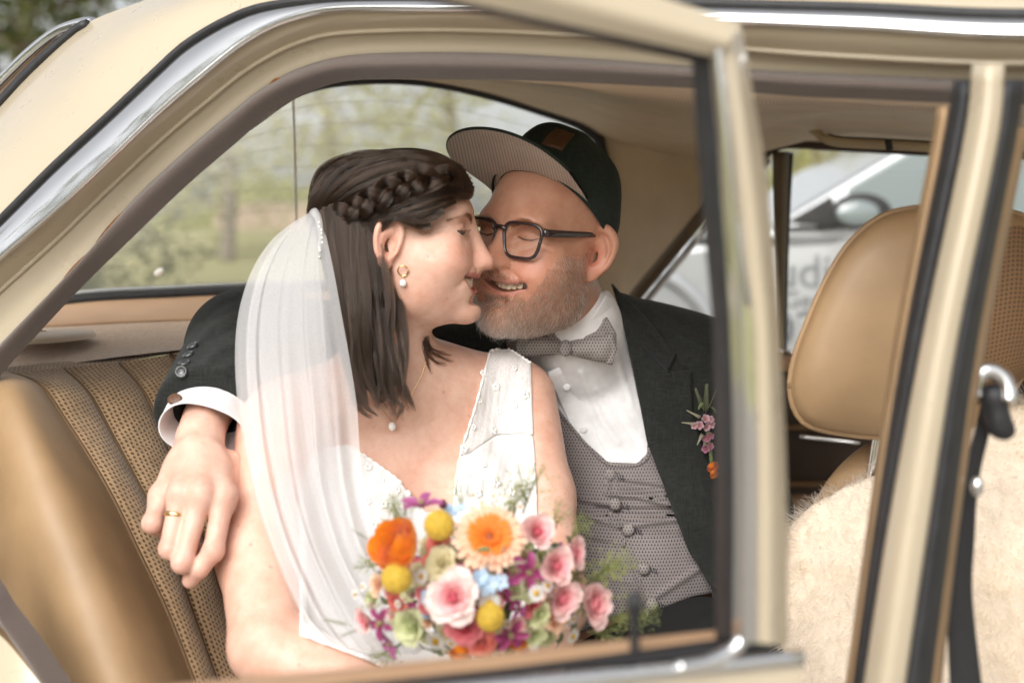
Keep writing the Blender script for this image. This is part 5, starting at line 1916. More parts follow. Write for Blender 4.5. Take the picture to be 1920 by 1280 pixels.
BLACK = [(-60, 470), (0, 412), (100, 312), (200, 220), (300, 126), (350, 82), (425, 38), (500, 12), (640, -2), (840, -4), (1080, -2), (1300, 6), (1600, 14), (1980, 26)]
CHROME = [(-60, 535), (0, 482), (100, 396), (200, 302), (300, 206), (400, 121), (450, 82), (500, 52), (560, 30), (640, 16), (840, 16), (1080, 24), (1300, 36), (1600, 48), (1980, 64)]
CREASE = [(-60, 600), (0, 545), (100, 455), (200, 358), (300, 264), (400, 180), (450, 140), (500, 108), (560, 80), (640, 62), (840, 56), (1080, 66), (1300, 84), (1600, 106), (1980, 118)]
SEAL_O = [(-60, 715), (0, 645), (150, 490), (250, 374), (350, 281), (450, 197), (500, 160), (560, 128), (640, 106), (740, 99), (900, 99), (1080, 108), (1300, 124), (1600, 140), (1980, 150)]
SEAL_I = [(-60, 775), (20, 682), (145, 547), (250, 444), (350, 348), (450, 262), (500, 218), (560, 182), (640, 154), (740, 149), (900, 150), (1080, 155), (1300, 166), (1600, 186), (1980, 196)]
SIL = [(-60, 262), (0, 196), (60, 132), (150, 52), (240, 12), (330, -18), (430, -50), (640, -80), (840, -84), (1080, -80), (1300, -70), (1600, -60), (1980, -40)]
MIDP = [(-60, 345), (0, 292), (85, 208), (170, 122), (268, 48), (345, 12), (440, -16), (640, -36), (840, -40), (1080, -38), (1300, -28), (1600, -20), (1980, -6)]

body = thing('body_shell', W(200, 300, 1.5), car)
n = 150
rows = [wsp(bc_(BLACK, 0.004), n), wsp(bc_(MIDP, 0.030), n), wsp(bc_(SIL, 0.13), n)]
# rows after the silhouette only carry the roof skin; the pillar ends at the rear window
rf = np.array(rows)
rs = np.stack([spline(rf[:, j], 25) for j in range(n)], 1)
mesh_obj('roof_pillar_panel', rs.reshape(-1, 3), grid_faces(25, n, True), M_PAINT, body)


def band(name, A, Bb, m, parent, oa=0.0, ob=0.0, bulge=0.0, sub=8, n=150, uvscale=None, thick=0.0):
    a_, b_ = wsp(bc_(A, oa), n), wsp(bc_(Bb, ob), n)
    if bulge:
        c_ = 0.5 * (a_ + b_) - bulge * np.array([LAT[0], LAT[1], 0])
        R3 = np.stack([spline(np.array([a_[j], c_[j], b_[j]]), 2 * sub + 1) for j in range(n)], 1)
    else:
        R3 = np.stack([a_, 0.5 * (a_ + b_), b_])
    du = np.r_[0, np.cumsum(np.linalg.norm(np.diff(R3, axis=0), axis=2).mean(1))]
    dv = np.r_[0, np.cumsum(np.linalg.norm(np.diff(R3, axis=1), axis=2).mean(0))]
    U, V_ = np.meshgrid(dv, du)
    return mesh_obj(name, R3.reshape(-1, 3), grid_faces(len(R3), n, True), m, parent, uv=np.stack([U, V_], 2).reshape(-1, 2) if uvscale else None)


band('drip_rail_trim', BLACK, CHROME, M_CHROME, body, 0.000, -0.012, 0.004)
tube('drip_rail_lip', wsp(bc_(CHROME, -0.012), 140), 0.0042, M_CHROME, body, 10)
tube('drip_rail_rubber', wsp(bc_(BLACK, -0.002), 140), 0.0052, M_RUBBER, body, 8)
band('door_jamb', CHROME, CREASE, M_PAINT, body, -0.006, 0.030, 0.006)
band('door_jamb_flange', CREASE, SEAL_O, M_PAINT, body, 0.030, 0.055, -0.004)
band('door_seal', SEAL_O, SEAL_I, M_SEAL, body, 0.050, 0.062, 0.020, uvscale=1.0)
tube('jamb_bead', wsp(bc_(CREASE, 0.029), 140), 0.0030, M_PAINT, body, 8)
# rust stain where the seal meets the pillar
for a, b_, w_ in (((180, 455), (245, 385), 0.0030), ((505, 158), (530, 146), 0.0028), ((120, 520), (170, 470), 0.0018)):
    P = wsp(bc_([a, (0.5 * (a[0] + b_[0]), 0.5 * (a[1] + b_[1]) - 1), b_], 0.049), 14)
    tube('rust_patch', P, w_ * np.sin(np.linspace(0.2, 2.94, 14)), M_RUST, body, 8)
# sill corner at the lower left
band('rear_sill_panel', [(-60, 1150), (0, 1190), (60, 1260), (110, 1330)], [(-60, 1340), (0, 1345), (40, 1350), (80, 1355)], M_PAINT, body, -0.10, -0.12, 0, n=40)
band('lower_door_seal', [(-60, 1020), (0, 1085), (30, 1132), (75, 1190), (150, 1300)], [(-60, 1130), (0, 1172), (25, 1205), (60, 1255), (105, 1330)], M_SEAL, body, -0.080, -0.10, 0.012, n=50, uvscale=1.0)
# rear window trim seen outside
tube('rear_window_rubber', wsp(bc_([(-60, 258), (0, 192), (60, 128), (140, 58), (165, 46)], 0.125), 40), 0.0075, M_RUBBER, body, 8)
tube('rear_window_chrome', wsp(bc_([(-60, 222), (0, 158), (60, 100), (110, 62), (150, 48), (175, 46)], 0.15), 40), 0.0105, M_CHROME, body, 10)

# rear wing, boot lid and windscreen pillars, which complete the shell outside the picture
def shell(name, rows_w, m=None, sub=5, thick=0.0):
    R3 = np.array(rows_w, dtype=float)
    R3 = np.stack([spline(R3[:, j], (len(R3) - 1) * sub + 1) for j in range(R3.shape[1])], 1)
    R3 = np.stack([spline(r, 40) for r in R3])
    return mesh_obj(name, R3.reshape(-1, 3), grid_faces(R3.shape[0], 40), m or M_PAINT, body)


ss_ = (-1.07, -1.3, -1.6, -1.9, -2.2, -2.45)
shell('rear_wing', [[PC(s, 0.06, 0.985 - 0.012 * k) for k, s in enumerate(ss_)], [PC(s, -0.02, 0.95 - 0.012 * k) for k, s in enumerate(ss_)], [PC(s, -0.06, 0.80) for s in ss_], [PC(s, -0.06, 0.55) for s in ss_], [PC(s, -0.03, 0.30) for s in ss_]])
shell('boot_lid', [[PC(-1.62, 0.02, 0.985), PC(-1.70, 0.35, 1.0), PC(-1.72, 0.72, 1.005), PC(-1.70, 1.1, 1.0), PC(-1.62, 1.42, 0.985)], [PC(-2.0, 0.02, 0.965), PC(-2.05, 0.35, 0.98), PC(-2.07, 0.72, 0.985), PC(-2.05, 1.1, 0.98), PC(-2.0, 1.42, 0.965)], [PC(-2.44, 0.03, 0.925), PC(-2.5, 0.35, 0.935), PC(-2.52, 0.72, 0.94), PC(-2.5, 1.1, 0.935), PC(-2.44, 1.41, 0.925)]])
for off in (0.14, 1.30):
    V, F = tube_arrays(spline([PC(1.28, off, 1.37), PC(1.45, off - 0.02, 1.18), PC(1.62, off - 0.05, 0.96)], 14), 0.028, 10)
    mesh_obj('windscreen_pillar', V, F, M_PAINT, body)

# ---- centre pillar
pil = thing('centre_pillar', W(1750, 700, 1.08), car)


def strip(name, A, Bb, d, m, parent, bulge=0.01, n=40, dd=0.0, thick=0.0):
    A3 = [(x, y, d) for x, y in A]; B3 = [(x, y, d + dd) for x, y in Bb]
    M3 = [(0.5 * (x + x2), 0.5 * (y + y2), d + dd / 2 - bulge) for (x, y), (x2, y2) in zip(A, Bb)]
    return loft(name, [A3, M3, B3], m, parent, n, 6, flip=False, thick=thick)


strip('pillar_skin', [(1822, 120), (1806, 260), (1727, 640), (1665, 980), (1612, 1320)], [(1884, 120), (1872, 260), (1795, 640), (1742, 980), (1692, 1320)], 1.07, M_PAINT, pil, 0.014, dd=-0.02, thick=0.004)
strip('pillar_seal', [(1788, 150), (1770, 260), (1694, 640), (1640, 980), (1592, 1320)], [(1826, 150), (1810, 260), (1731, 640), (1669, 980), (1616, 1320)], 1.10, M_RUBBER, pil, 0.012, dd=-0.02, thick=0.004)
strip('pillar_seal', [(1876, 150), (1866, 260), (1790, 640), (1738, 980), (1688, 1320)], [(1925, 150), (1906, 260), (1834, 640), (1786, 980), (1742, 1320)], 1.06, M_RUBBER, pil, 0.012, dd=0.02, thick=0.004)
strip('pillar_trim', [(1758, 200), (1742, 290), (1676, 640), (1626, 980), (1580, 1320)], [(1778, 200), (1764, 290), (1698, 640), (1644, 980), (1596, 1320)], 1.13, M_TAN, pil, 0.008, dd=-0.02, thick=0.004)
strip('pillar_trim', [(1906, 240), (1890, 330), (1832, 640), (1784, 980), (1740, 1320)], [(1926, 240), (1912, 330), (1850, 640), (1800, 980), (1762, 1320)], 1.09, M_TAN, pil, 0.008, dd=0.03, thick=0.004)
M_STRAP = mat('black_webbing', (0.016, 0.016, 0.017), 0.75, var=0.2, vscale=300, bstr=0.4, bscale=1500)
strip('seat_belt', [(1838, 760), (1810, 880), (1785, 1010), (1775, 1120), (1782, 1320)], [(1866, 770), (1836, 900), (1828, 1010), (1824, 1120), (1846, 1320)], 1.16, M_STRAP, pil, 0.003, thick=0.002)
rc = W(1858, 738, 1.13)
tube('belt_buckle_arch', [rc + np.array([0.0155 * math.cos(t), 0.004 * math.sin(t), 0.020 * math.sin(t)]) for t in np.linspace(-0.35, 3.3, 30)], 0.0075, M_CHROME, pil, 12, up=(0, 1, 0))
V, F = skin_mesh(lambda p: smin(cap(p, W(1862, 745, 1.14), W(1872, 800, 1.14), 0.013, 0.009), cap(p, W(1872, 790, 1.14), W(1886, 806, 1.14), 0.009, 0.008), 0.01), W(1830, 840, 1.13) - 0.03, W(1920, 700, 1.13) + 0.03, 0.003, B=4)
mesh_obj('belt_guide', V, F, M_RUBBER, pil)
ball('belt_bolt', W(1832, 912, 1.13), (0.006, 0.005, 0.009), M_CHROME, pil)

# ---- roof lining and the far side
inn = thing('cabin_lining', W(1300, 300, 2.4), car)
far_edge = [(470, 215, 1.98), (560, 166, 2.10), (640, 150, 2.18), (770, 149, 2.28), (900, 172, 2.40), (1000, 202, 2.50), (1090, 232, 2.58), (1140, 262, 2.62), (1220, 282, 2.60), (1330, 300, 2.56), (1430, 286, 2.52), (1480, 266, 2.48), (1600, 270, 2.44), (1980, 286, 2.30)]
far_edge = carry(far_edge)
near_e = [(470, 245), (560, 182), (640, 154), (740, 149), (900, 150), (1000, 152), (1080, 155), (1140, 158), (1220, 162), (1300, 166), (1400, 173), (1480, 180), (1600, 186), (1980, 196)]
ne = bc_(near_e, 0.065)[-len(far_edge):]
m1_ = [(0.62 * x + 0.38 * X, 0.62 * y + 0.38 * Y - 14, 0.62 * d + 0.38 * D) for (x, y, d), (X, Y, D) in zip(ne, far_edge)]
m2_ = [(0.3 * x + 0.7 * X, 0.3 * y + 0.7 * Y - 12, 0.3 * d + 0.7 * D) for (x, y, d), (X, Y, D) in zip(ne, far_edge)]
loft('roof_lining', [ne, m1_, m2_, far_edge], M_HEADLINER, inn, 120, 12, flip=False, uvscale=1.0)
# the roof skin above the lining
k0 = 38
ra = spline(rows[2][k0:], 120)
rb_, rc_ = wsp(m1_, 120) + np.array([0, 0, 0.05]), wsp(far_edge, 120) + np.array([0.02, 0.06, 0.035])
rr_ = np.stack([ra, rb_, rc_]); rr_ = np.stack([spline(rr_[:, j], 12) for j in range(120)], 1)
mesh_obj('roof_panel', rr_.reshape(-1, 3), grid_faces(12, 120, True), M_PAINT, body)
wr = [(1090, 236, 2.60), (1128, 262, 2.62), (1140, 330, 2.63), (1128, 450, 2.63), (1105, 560, 2.63), (1090, 660, 2.63)]
wl_ = [(1345, 296, 2.56), (1352, 340, 2.54), (1330, 395, 2.53), (1262, 476, 2.55), (1190, 562, 2.58), (1120, 660, 2.60)]
loft('far_pillar_lining', [wr, [(0.5 * (a[0] + b[0]), 0.5 * (a[1] + b[1]), 0.5 * (a[2] + b[2]) + 0.02) for a, b in zip(wr, wl_)], wl_], M_HEADLINER, inn, 50, 10, uvscale=1.0)
tube('far_pillar_edge', wsp([(1440, 282, 2.52), (1400, 312, 2.52), (1335, 382, 2.51), (1262, 470, 2.53), (1178, 572, 2.57), (1120, 650, 2.59)], 50), 0.0125, M_BRNTRIM, inn, 10)
tube('far_window_trim', wsp([(1445, 300, 2.54), (1408, 332, 2.54), (1345, 402, 2.53), (1272, 490, 2.55), (1190, 592, 2.59), (1130, 670, 2.61)], 50), 0.0075, M_CHROME, inn, 10)
tube('far_rail_trim', wsp([(1412, 312, 2.53), (1428, 292, 2.52), (1450, 276, 2.51), (1482, 268, 2.49), (1560, 272, 2.46), (1750, 282, 2.40), (1980, 290, 2.30)], 60), 0.0115, M_DKBROWN, inn, 10)
strip('far_window_post', [(1448, 284), (1450, 400), (1453, 520), (1456, 690)], [(1480, 284), (1477, 400), (1473, 520), (1471, 690)], 2.50, M_BRNTRIM, inn, 0.012, thick=0.005)
strip('far_post_rubber', [(1478, 286), (1475, 400), (1472, 520), (1470, 690)], [(1488, 286), (1482, 400), (1478, 520), (1475, 690)], 2.51, M_RUBBER, inn, 0.004, thick=0.004)
loft('far_door_panel', [[(1080, 668, 2.62), (1300, 668, 2.56), (1500, 668, 2.48), (2000, 676, 2.30)], [(1080, 692, 2.58), (1300, 692, 2.52), (1500, 692, 2.44), (2000, 700, 2.26)], [(1080, 720, 2.58), (1300, 720, 2.52), (1500, 720, 2.44), (2000, 730, 2.26)], [(1080, 1100, 2.56), (1300, 1100, 2.50), (1500, 1100, 2.42), (2000, 1130, 2.24)]], M_DKBROWN, inn, 40, 6, flip=False)
loft('far_door_capping', [[(1080, 660, 2.60), (1300, 660, 2.54), (1500, 662, 2.46), (2000, 670, 2.28)], [(1080, 672, 2.55), (1300, 672, 2.49), (1500, 675, 2.41), (2000, 682, 2.23)], [(1080, 694, 2.56), (1300, 694, 2.50), (1500, 696, 2.42), (2000, 704, 2.24)]], M_TANPAD, inn, 40, 6)
tube('far_window_ledge', wsp([(1456, 659, 2.46), (1520, 661, 2.44), (2000, 668, 2.27)], 20), 0.0045, M_CHROME, inn, 8)
for y in (800, 905):
    tube('panel_groove', wsp([(1440, y, 2.44), (1560, y + 3, 2.40), (1760, y + 8, 2.33)], 20), 0.006, M_CREASE, inn, 8)
tube('arm_rest', wsp([(1440, 948, 2.36), (1600, 950, 2.30), (1800, 952, 2.24)], 20), 0.022, M_TAN, inn, 10)
tube('panel_chrome', wsp([(1500, 818, 2.40), (1560, 824, 2.385), (1612, 830, 2.37)], 12), 0.0045, M_CHROME, inn, 8)
M_GLASS2 = thin_glass('side_window_glass', (0.96, 0.965, 0.96), 0.05, dust_haze=0.05)
loft('far_window_pane', [[(1120, 655, 2.63), (1190, 575, 2.61), (1270, 488, 2.58), (1345, 402, 2.555), (1440, 300, 2.55)], [(1135, 664, 2.63), (1220, 664, 2.61), (1300, 664, 2.58), (1380, 664, 2.56), (1450, 664, 2.55)]], M_GLASS2, inn, 30, 2, smooth_rows=False)
loft('far_window_pane', [carry([(1482, 272, 2.52), (1600, 276, 2.48), (1980, 290, 2.34)]), carry([(1474, 664, 2.50), (1600, 665, 2.46), (1980, 672, 2.32)])], M_GLASS2, inn, 30, 2, smooth_rows=False)
gh = thing('grab_handle', W(1600, 265, 2.2), car)
gp = wsp([(1484, 236, 2.26), (1518, 239, 2.22), (1545, 259, 2.19), (1580, 268, 2.18), (1680, 273, 2.16), (1760, 278, 2.15), (1800, 280, 2.17)], 50)
V, F = tube_arrays(gp, 0.0085, 12, flat=0.7)
mesh_obj('handle_grip', V, F, M_TRIMV, gh)
strip('handle_base', [(1474, 226), (1500, 220), (1530, 226)], [(1478, 250), (1500, 248), (1545, 262)], 2.30, M_RUBBER, gh, 0.006, thick=0.004)
tube('handle_clip', wsp([(1665, 262, 2.13), (1668, 282, 2.13)], 6), 0.006, M_RUBBER, gh, 8)
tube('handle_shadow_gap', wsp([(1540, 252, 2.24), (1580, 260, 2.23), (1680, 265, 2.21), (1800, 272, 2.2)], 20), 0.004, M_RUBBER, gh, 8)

# ---- rear window
rw = thing('rear_window', W(600, 350, 2.3), car)
WT = [(430, 250, 1.96), (520, 188, 2.05), (600, 158, 2.14), (700, 148, 2.24), (800, 153, 2.32), (900, 173, 2.41), (1000, 203, 2.51), (1085, 234, 2.59), (1122, 262, 2.62)]
WB = [(60, 566, 2.24), (180, 553, 2.28), (300, 547, 2.32), (450, 540, 2.37), (600, 535, 2.42), (760, 532, 2.48), (900, 530, 2.53), (1020, 530, 2.58), (1100, 530, 2.63)]
M_GLASS = thin_glass('window_glass', (0.95, 0.955, 0.93), 0.05, dust_haze=0.20)  # veiling haze over the rear view is put into the glass
gr = np.array([wsp(WT, 60), wsp([(a[0] * 0.5 + b[0] * 0.5, a[1] * 0.5 + b[1] * 0.5, (a[2] + b[2]) / 2 + 0.03) for a, b in zip(WT, WB)], 60), wsp(WB, 60)])
gs = np.stack([spline(gr[:, j], 29) for j in range(60)], 1)
mesh_obj('pane', gs.reshape(-1, 3), grid_faces(29, 60), M_GLASS, rw)
M_WIRE = mat('heater_wire', (0.30, 0.26, 0.18), 0.5)
for i in range(3, 28, 3):
    tube('heater_wire', gs[i][4:] + np.array([0, -0.003, 0]), 0.00035, M_WIRE, rw, 5)
M_STRIPE = mat('silver_strip', (0.62, 0.64, 0.66), 0.35, metal=0.6)
tube('heater_bus_strip', wsp([(549, 175, 2.09), (552, 250, 2.16), (554, 330, 2.24), (556, 420, 2.30)], 20), 0.0022, M_STRIPE, rw, 6)
ring = np.vstack([wsp(WT, 50), wsp([WT[-1], (1135, 330, 2.63), (1128, 430, 2.63), WB[-1]], 16)[1:]])
tube('window_rubber', ring + np.array([0, -0.004, 0.002]), 0.0125, M_RUBBER, rw, 10)
tube('window_rubber_lower', wsp(WB, 40) + np.array([0, -0.006, -0.006]), 0.0105, M_RUBBER, rw, 10)
tube('window_chrome_lower', wsp(WB, 40) + np.array([0, 0.012, 0.007]), 0.0035, M_CHROME, rw, 8)
V, F = ball_arrays((0, 0, 0), (0.010, 0.002, 0.006), 10, 6)
mesh_obj('fallen_petal', V @ rot_y(RAD(-35)).T + W(298, 510, 2.26), F, M_PETAL_W, rw)

# ---- parcel shelf
sh = thing('parcel_shelf', W(200, 620, 2.1), car)
def wlin(a, b, t, dy=0, dd=0): return [(x * (1 - t) + X * t, y * (1 - t) + Y * t + dy, d * (1 - t) + D * t + dd) for (x, y, d), (X, Y, D) in zip(a, b)]
SB = [(x, y + 12, d - 0.02) for x, y, d in WB]
SF = [(-140, 720, 1.74), (-20, 704, 1.77), (100, 686, 1.81), (230, 668, 1.87), (400, 650, 1.95), (560, 640, 2.02), (700, 632, 2.10), (850, 625, 2.18), (1000, 620, 2.26)]
PADF = [(-10, 616, 2.02), (110, 612, 2.07), (230, 606, 2.12), (380, 600, 2.18), (540, 594, 2.24), (700, 590, 2.31), (850, 586, 2.38), (960, 584, 2.43), (1060, 582, 2.50)]
loft('shelf_pad', [SB, wlin(SB, PADF, 0.3, -3, 0.0), wlin(SB, PADF, 0.65, 0, -0.02), PADF, [(x, y + 5, d + 0.03) for x, y, d in PADF]], M_TANPAD, sh, 50, 6)
loft('shelf_carpet', [[(x, y - 2, d + 0.01) for x, y, d in PADF], wlin(PADF, SF, 0.5), SF], M_CARPET, sh, 50, 6)
M_SPK = mat('speaker_cover', (0.62, 0.50, 0.38), 0.5, var=0.05)
sp_c = W(84, 648, 1.93) + np.array([0, 0, 0.010])
V, F = [], []
for r_2, h_2 in ((1.0, 0.0), (0.97, 0.006), (0.9, 0.009), (0.5, 0.010), (0.02, 0.010)):
    for k in range(36):
        a = 2 * math.pi * k / 36
        q = sp_c + np.array([LAT[0], LAT[1], 0.03]) * 0.085 * r_2 * math.cos(a) + np.array([FWD[0], FWD[1], 0.0]) * 0.065 * r_2 * math.sin(a) + np.array([0, 0, h_2])
        V.append(q)
spk = mesh_obj('speaker_cover', V, grid_faces(5, 36, closed=True, flip=True), M_SPK, sh)
tube('speaker_badge', [sp_c + np.array([-0.01 + 0.014 * math.cos(t), -0.006 + 0.006 * math.sin(t), 0.0125]) for t in np.linspace(0, 5.5, 24)], 0.0008, M_CREASE, spk, 6)

# ---- rear bench
seat = thing('rear_seat', W(200, 1100, 1.5), car)
SEAM0 = [(22, 700, 1.720), (75, 722, 1.675), (120, 785, 1.650), (170, 862, 1.620), (215, 942, 1.595), (262, 1040, 1.570), (312, 1145, 1.540), (372, 1300, 1.505)]
SEAM1 = [(118, 690, 1.780), (163, 735, 1.735), (208, 815, 1.705), (248, 890, 1.675), (282, 955, 1.650), (322, 1042, 1.625), (354, 1135, 1.595), (412, 1300, 1.555)]
SEAM2 = [(222, 680, 1.850), (266, 732, 1.805), (302, 808, 1.775), (335, 890, 1.745), (362, 955, 1.720), (392, 1042, 1.695), (420, 1135, 1.665), (470, 1300, 1.620)]
SEAM3 = [(318, 664, 1.920), (362, 724, 1.875), (396, 800, 1.845), (425, 885, 1.815), (448, 955, 1.790), (472, 1042, 1.765), (496, 1135, 1.735), (540, 1300, 1.690)]
SEAM4 = [(420, 655, 2.000), (470, 715, 1.950), (506, 800, 1.920), (532, 885, 1.890), (556, 955, 1.865), (580, 1042, 1.840), (604, 1135, 1.810), (640, 1300, 1.760)]
SEAM5 = [(800, 635, 2.15), (860, 700, 2.10), (900, 800, 2.06), (930, 890, 2.03), (950, 960, 2.0), (970, 1040, 1.97), (990, 1140, 1.94), (1020, 1300, 1.9)]
seams = [SEAM0, SEAM1, SEAM2, SEAM3, SEAM4]
for i in range(4):
    A, Bq = seams[i], seams[i + 1]
    rows_ = []
    for t in np.linspace(0, 1, 9):
        bl = 0.016 * math.sin(math.pi * t) ** 0.6
        rows_.append([(x * (1 - t) + X * t + 900 * bl, y * (1 - t) + Y * t - 120 * bl, d * (1 - t) + D * t - 0.45 * bl) for (x, y, d), (X, Y, D) in zip(A, Bq)])
    loft('seat_channel', rows_, M_CLOTH, seat, 60, 2, flip=True, uvscale=1.0)
loft('seat_back', [SEAM4, wlin(SEAM4, SEAM5, 0.5, 0, -0.01), SEAM5], M_CLOTH, seat, 40, 5, flip=True, uvscale=1.0)
for s_ in seams[1:4]:
    tube('channel_seam', wsp(s_, 40) + np.array([0.002, -0.001, 0]), 0.0022, M_CREASE, seat, 6)
# rolled top edge of the back rest
top_a = [s_[0] for s_ in seams] + [SEAM5[0]]
loft('seat_top_roll', [[(x - 55, y + 4, d + 0.09) for x, y, d in top_a], [(x - 30, y - 10, d + 0.045) for x, y, d in top_a], [(x, y, d) for x, y, d in top_a]], M_CLOTH, seat, 60, 6, flip=True, uvscale=1.0)
# vinyl bolster beside the door
BOL = [SEAM0,
       [(2, 694, 1.695), (52, 716, 1.630), (96, 785, 1.590), (140, 862, 1.560), (182, 942, 1.530), (226, 1040, 1.505), (272, 1145, 1.475), (330, 1300, 1.440)],
       [(-30, 700, 1.660), (14, 728, 1.585), (50, 790, 1.535), (88, 866, 1.500), (126, 946, 1.470), (166, 1042, 1.445), (208, 1148, 1.420), (262, 1310, 1.390)],
       [(-75, 730, 1.660), (-40, 760, 1.595), (-8, 820, 1.540), (22, 890, 1.500), (54, 966, 1.465), (92, 1060, 1.440), (130, 1160, 1.415), (182, 1320, 1.385)],
       [(-120, 800, 1.690), (-95, 830, 1.640), (-66, 880, 1.590), (-40, 945, 1.550), (-12, 1015, 1.515), (24, 1100, 1.490), (62, 1195, 1.465), (110, 1340, 1.430)],
       [(-150, 880, 1.750), (-130, 900, 1.720), (-105, 945, 1.680), (-82, 1005, 1.640), (-56, 1070, 1.600), (-22, 1145, 1.570), (14, 1235, 1.540), (60, 1370, 1.510)]]
loft('seat_bolster', BOL, M_TAN, seat, 60, 7, flip=False)
tube('bolster_seam', wsp(SEAM0, 50) + np.array([0.001, -0.002, 0.0]), 0.0026, M_CREASE, seat, 6)
# seat cushion under them
rows_ = []
for t in np.linspace(0, 1, 6):
    rows_.append([(380 + 60 * t, 1310 + 60 * t, 1.42 - 0.25 * t), (700, 1345 + 40 * t, 1.62 - 0.3 * t), (1050, 1330 + 30 * t, 1.85 - 0.35 * t), (1350, 1320 + 30 * t, 2.05 - 0.4 * t)])
loft('seat_cushion', rows_, M_CLOTH, seat, 40, 2, uvscale=1.0)

# ---- front seat: head rest on two posts
fs = thing('front_seat', W(1700, 1000, 1.5), car)
OUT = [(1478, 730), (1486, 672), (1512, 600), (1548, 520), (1592, 452), (1650, 404), (1720, 386), (1800, 384), (1880, 390), (1945, 420), (1962, 520), (1955, 620), (1920, 706), (1850, 800), (1760, 822), (1640, 822), (1530, 806), (1492, 780)]
oc = np.array([1700, 620])
oo = spline(np.array(OUT, dtype=float), 90, closed=True)[:-1]
rings_ = []
for s_, d_ in ((0.86, 1.64), (0.97, 1.60), (1.0, 1.55), (1.0, 1.51), (0.985, 1.485), (0.955, 1.470), (0.90, 1.460), (0.70, 1.450), (0.40, 1.446), (0.03, 1.445)):
    rings_.append([W(*(oc + (q - oc) * s_), d_) for q in oo])
mesh_obj('head_rest', np.array(rings_).reshape(-1, 3), grid_faces(len(rings_), len(oo), closed=True, flip=True), M_TAN, fs)
tube('head_rest_piping', np.array([W(*(oc + (q - oc) * 0.985), 1.482) for q in np.vstack([oo, oo[:2]])]), 0.0036, M_TAN, fs, 8)
M_PERF = dot_mat('brown_perforated_cloth', (0.165, 0.088, 0.036), (0.055, 0.028, 0.012), 0.0048, 0.30, 0.8)
loft('head_rest_face', [[(1866, 430, 1.436), (1856, 560, 1.434), (1845, 680, 1.436), (1830, 760, 1.445)], [(1920, 425, 1.434), (1915, 560, 1.432), (1895, 680, 1.436), (1872, 740, 1.445)], [(1975, 470, 1.45), (1985, 560, 1.45), (1960, 660, 1.45), (1925, 705, 1.455)]], M_PERF, fs, 30, 6, uvscale=1.0)
for x0, x1 in ((1648, 1622), (1897, 1893)):
    tube('head_rest_post', wsp([(x0, 800, 1.53), ((x0 + x1) / 2, 880, 1.53), (x1, 960, 1.53)], 10), 0.0058, M_CHROME, fs, 10)


def seat_sdf(p):
    d = ell(p, W(1760, 1250, 1.56), (0.19, 0.085, 0.30), rot_y(RAD(-10)))
    return smin(d, ell(p, W(1900, 1120, 1.50), (0.14, 0.08, 0.22)), 0.05)


V, F = skin_mesh(lambda p: seat_sdf(p) + 0.01, (0.25, 1.36, 0.5), (0.85, 1.72, 1.10), 0.008)
mesh_obj('seat_back', V, F, M_TAN, fs)
skinm = thing('sheepskin', W(1700, 1000, 1.46), label='cream and ginger sheepskin cover over the front seat', cat='seat cover')
SK_POLY = [(1455, 1340), (1462, 1080), (1478, 985), (1520, 945), (1590, 905), (1660, 880), (1740, 850), (1800, 800), (1850, 765), (1990, 740), (1990, 1340)]


def fleece_sdf(p):
    d = seat_sdf(p)
    d = np.maximum(d - 0.012, -(d + 0.004))
    return smax(d, poly_px(p, SK_POLY), 0.01)


V, F = skin_mesh(fleece_sdf, (0.25, 1.34, 0.5), (0.85, 1.72, 1.12), 0.008)
M_HIDE = mat('fleece_base', (0.66, 0.56, 0.45), 0.9)
mesh_obj('hide', V, F, M_HIDE, skinm)
tri = V[F]; cen = tri.mean(1)
nr = sdf_normals(fleece_sdf, cen, 0.003)
u_, v_, y_ = PX(cen)
front = (nr[:, 1] < 0.35) & (v_ < 1330) & (u_ < 1960)
area = np.linalg.norm(np.cross(tri[:, 1] - tri[:, 0], tri[:, 2] - tri[:, 0]), axis=1) * front
rf_ = np.random.default_rng(21)
nF = 26000
pk = rf_.choice(len(area), nF, p=area / area.sum())
rt = cen[pk] + rf_.normal(0, 0.004, (nF, 3))
nn_ = nr[pk]
cl_ = np.sin(rt[:, :1] * 160 + rt[:, 2:] * 90) + np.sin(rt[:, 2:] * 210 - rt[:, :1] * 120)
dv = nn_ + np.hstack([0.5 * cl_, np.zeros((nF, 1)), 0.35 * np.cos(rt[:, 2:] * 170)]) + rf_.normal(0, 0.35, (nF, 3)) + np.array([0, 0, -0.35])
dv /= np.linalg.norm(dv, axis=1)[:, None]
ln_ = rf_.uniform(0.006, 0.012, nF)
tt = np.linspace(0, 1, 6)
fl = rt[:, None] + (nn_[:, None] * 0.4 + dv[:, None] * tt[None, :, None]) * (ln_[:, None] * tt[None])[:, :, None]
u_, v_, y_ = PX(rt)
# the ginger patches of the fleece are part of the hide's own colouring
ging = np.sin(rt[:, 0] * 23 + 1.2) + np.sin(rt[:, 2] * 19 + 0.5 + rt[:, 0] * 9) + rf_.normal(0, 0.55, nF) + 1.1 * ((v_ > 1060) & (u_ < 1640)) + 1.2 * ((v_ < 870) & (u_ > 1800)) > 1.15
M_FL1 = make_hair('cream_fleece', (0.45, 0.36, 0.28), (0.66, 0.56, 0.46), 0.7)
M_FL2 = make_hair('ginger_fleece', (0.42, 0.27, 0.15), (0.64, 0.47, 0.31), 0.7)
strands('cream_fleece', fl[~ging], 0.00042, M_FL1, skinm, 0.4)
strands('ginger_fleece', fl[ging], 0.00042, M_FL2, skinm, 0.4)

# ---- the open rear door, between us and them
door = thing('rear_door', W(1400, 1200, 0.92), car)


def Dd(px): return 1.0 / (1.075 + (1400 - px) / 970.0 * 0.175)
def dp(pts, o=0.0): return [(x, y, Dd(x) + o) for x, y in pts]


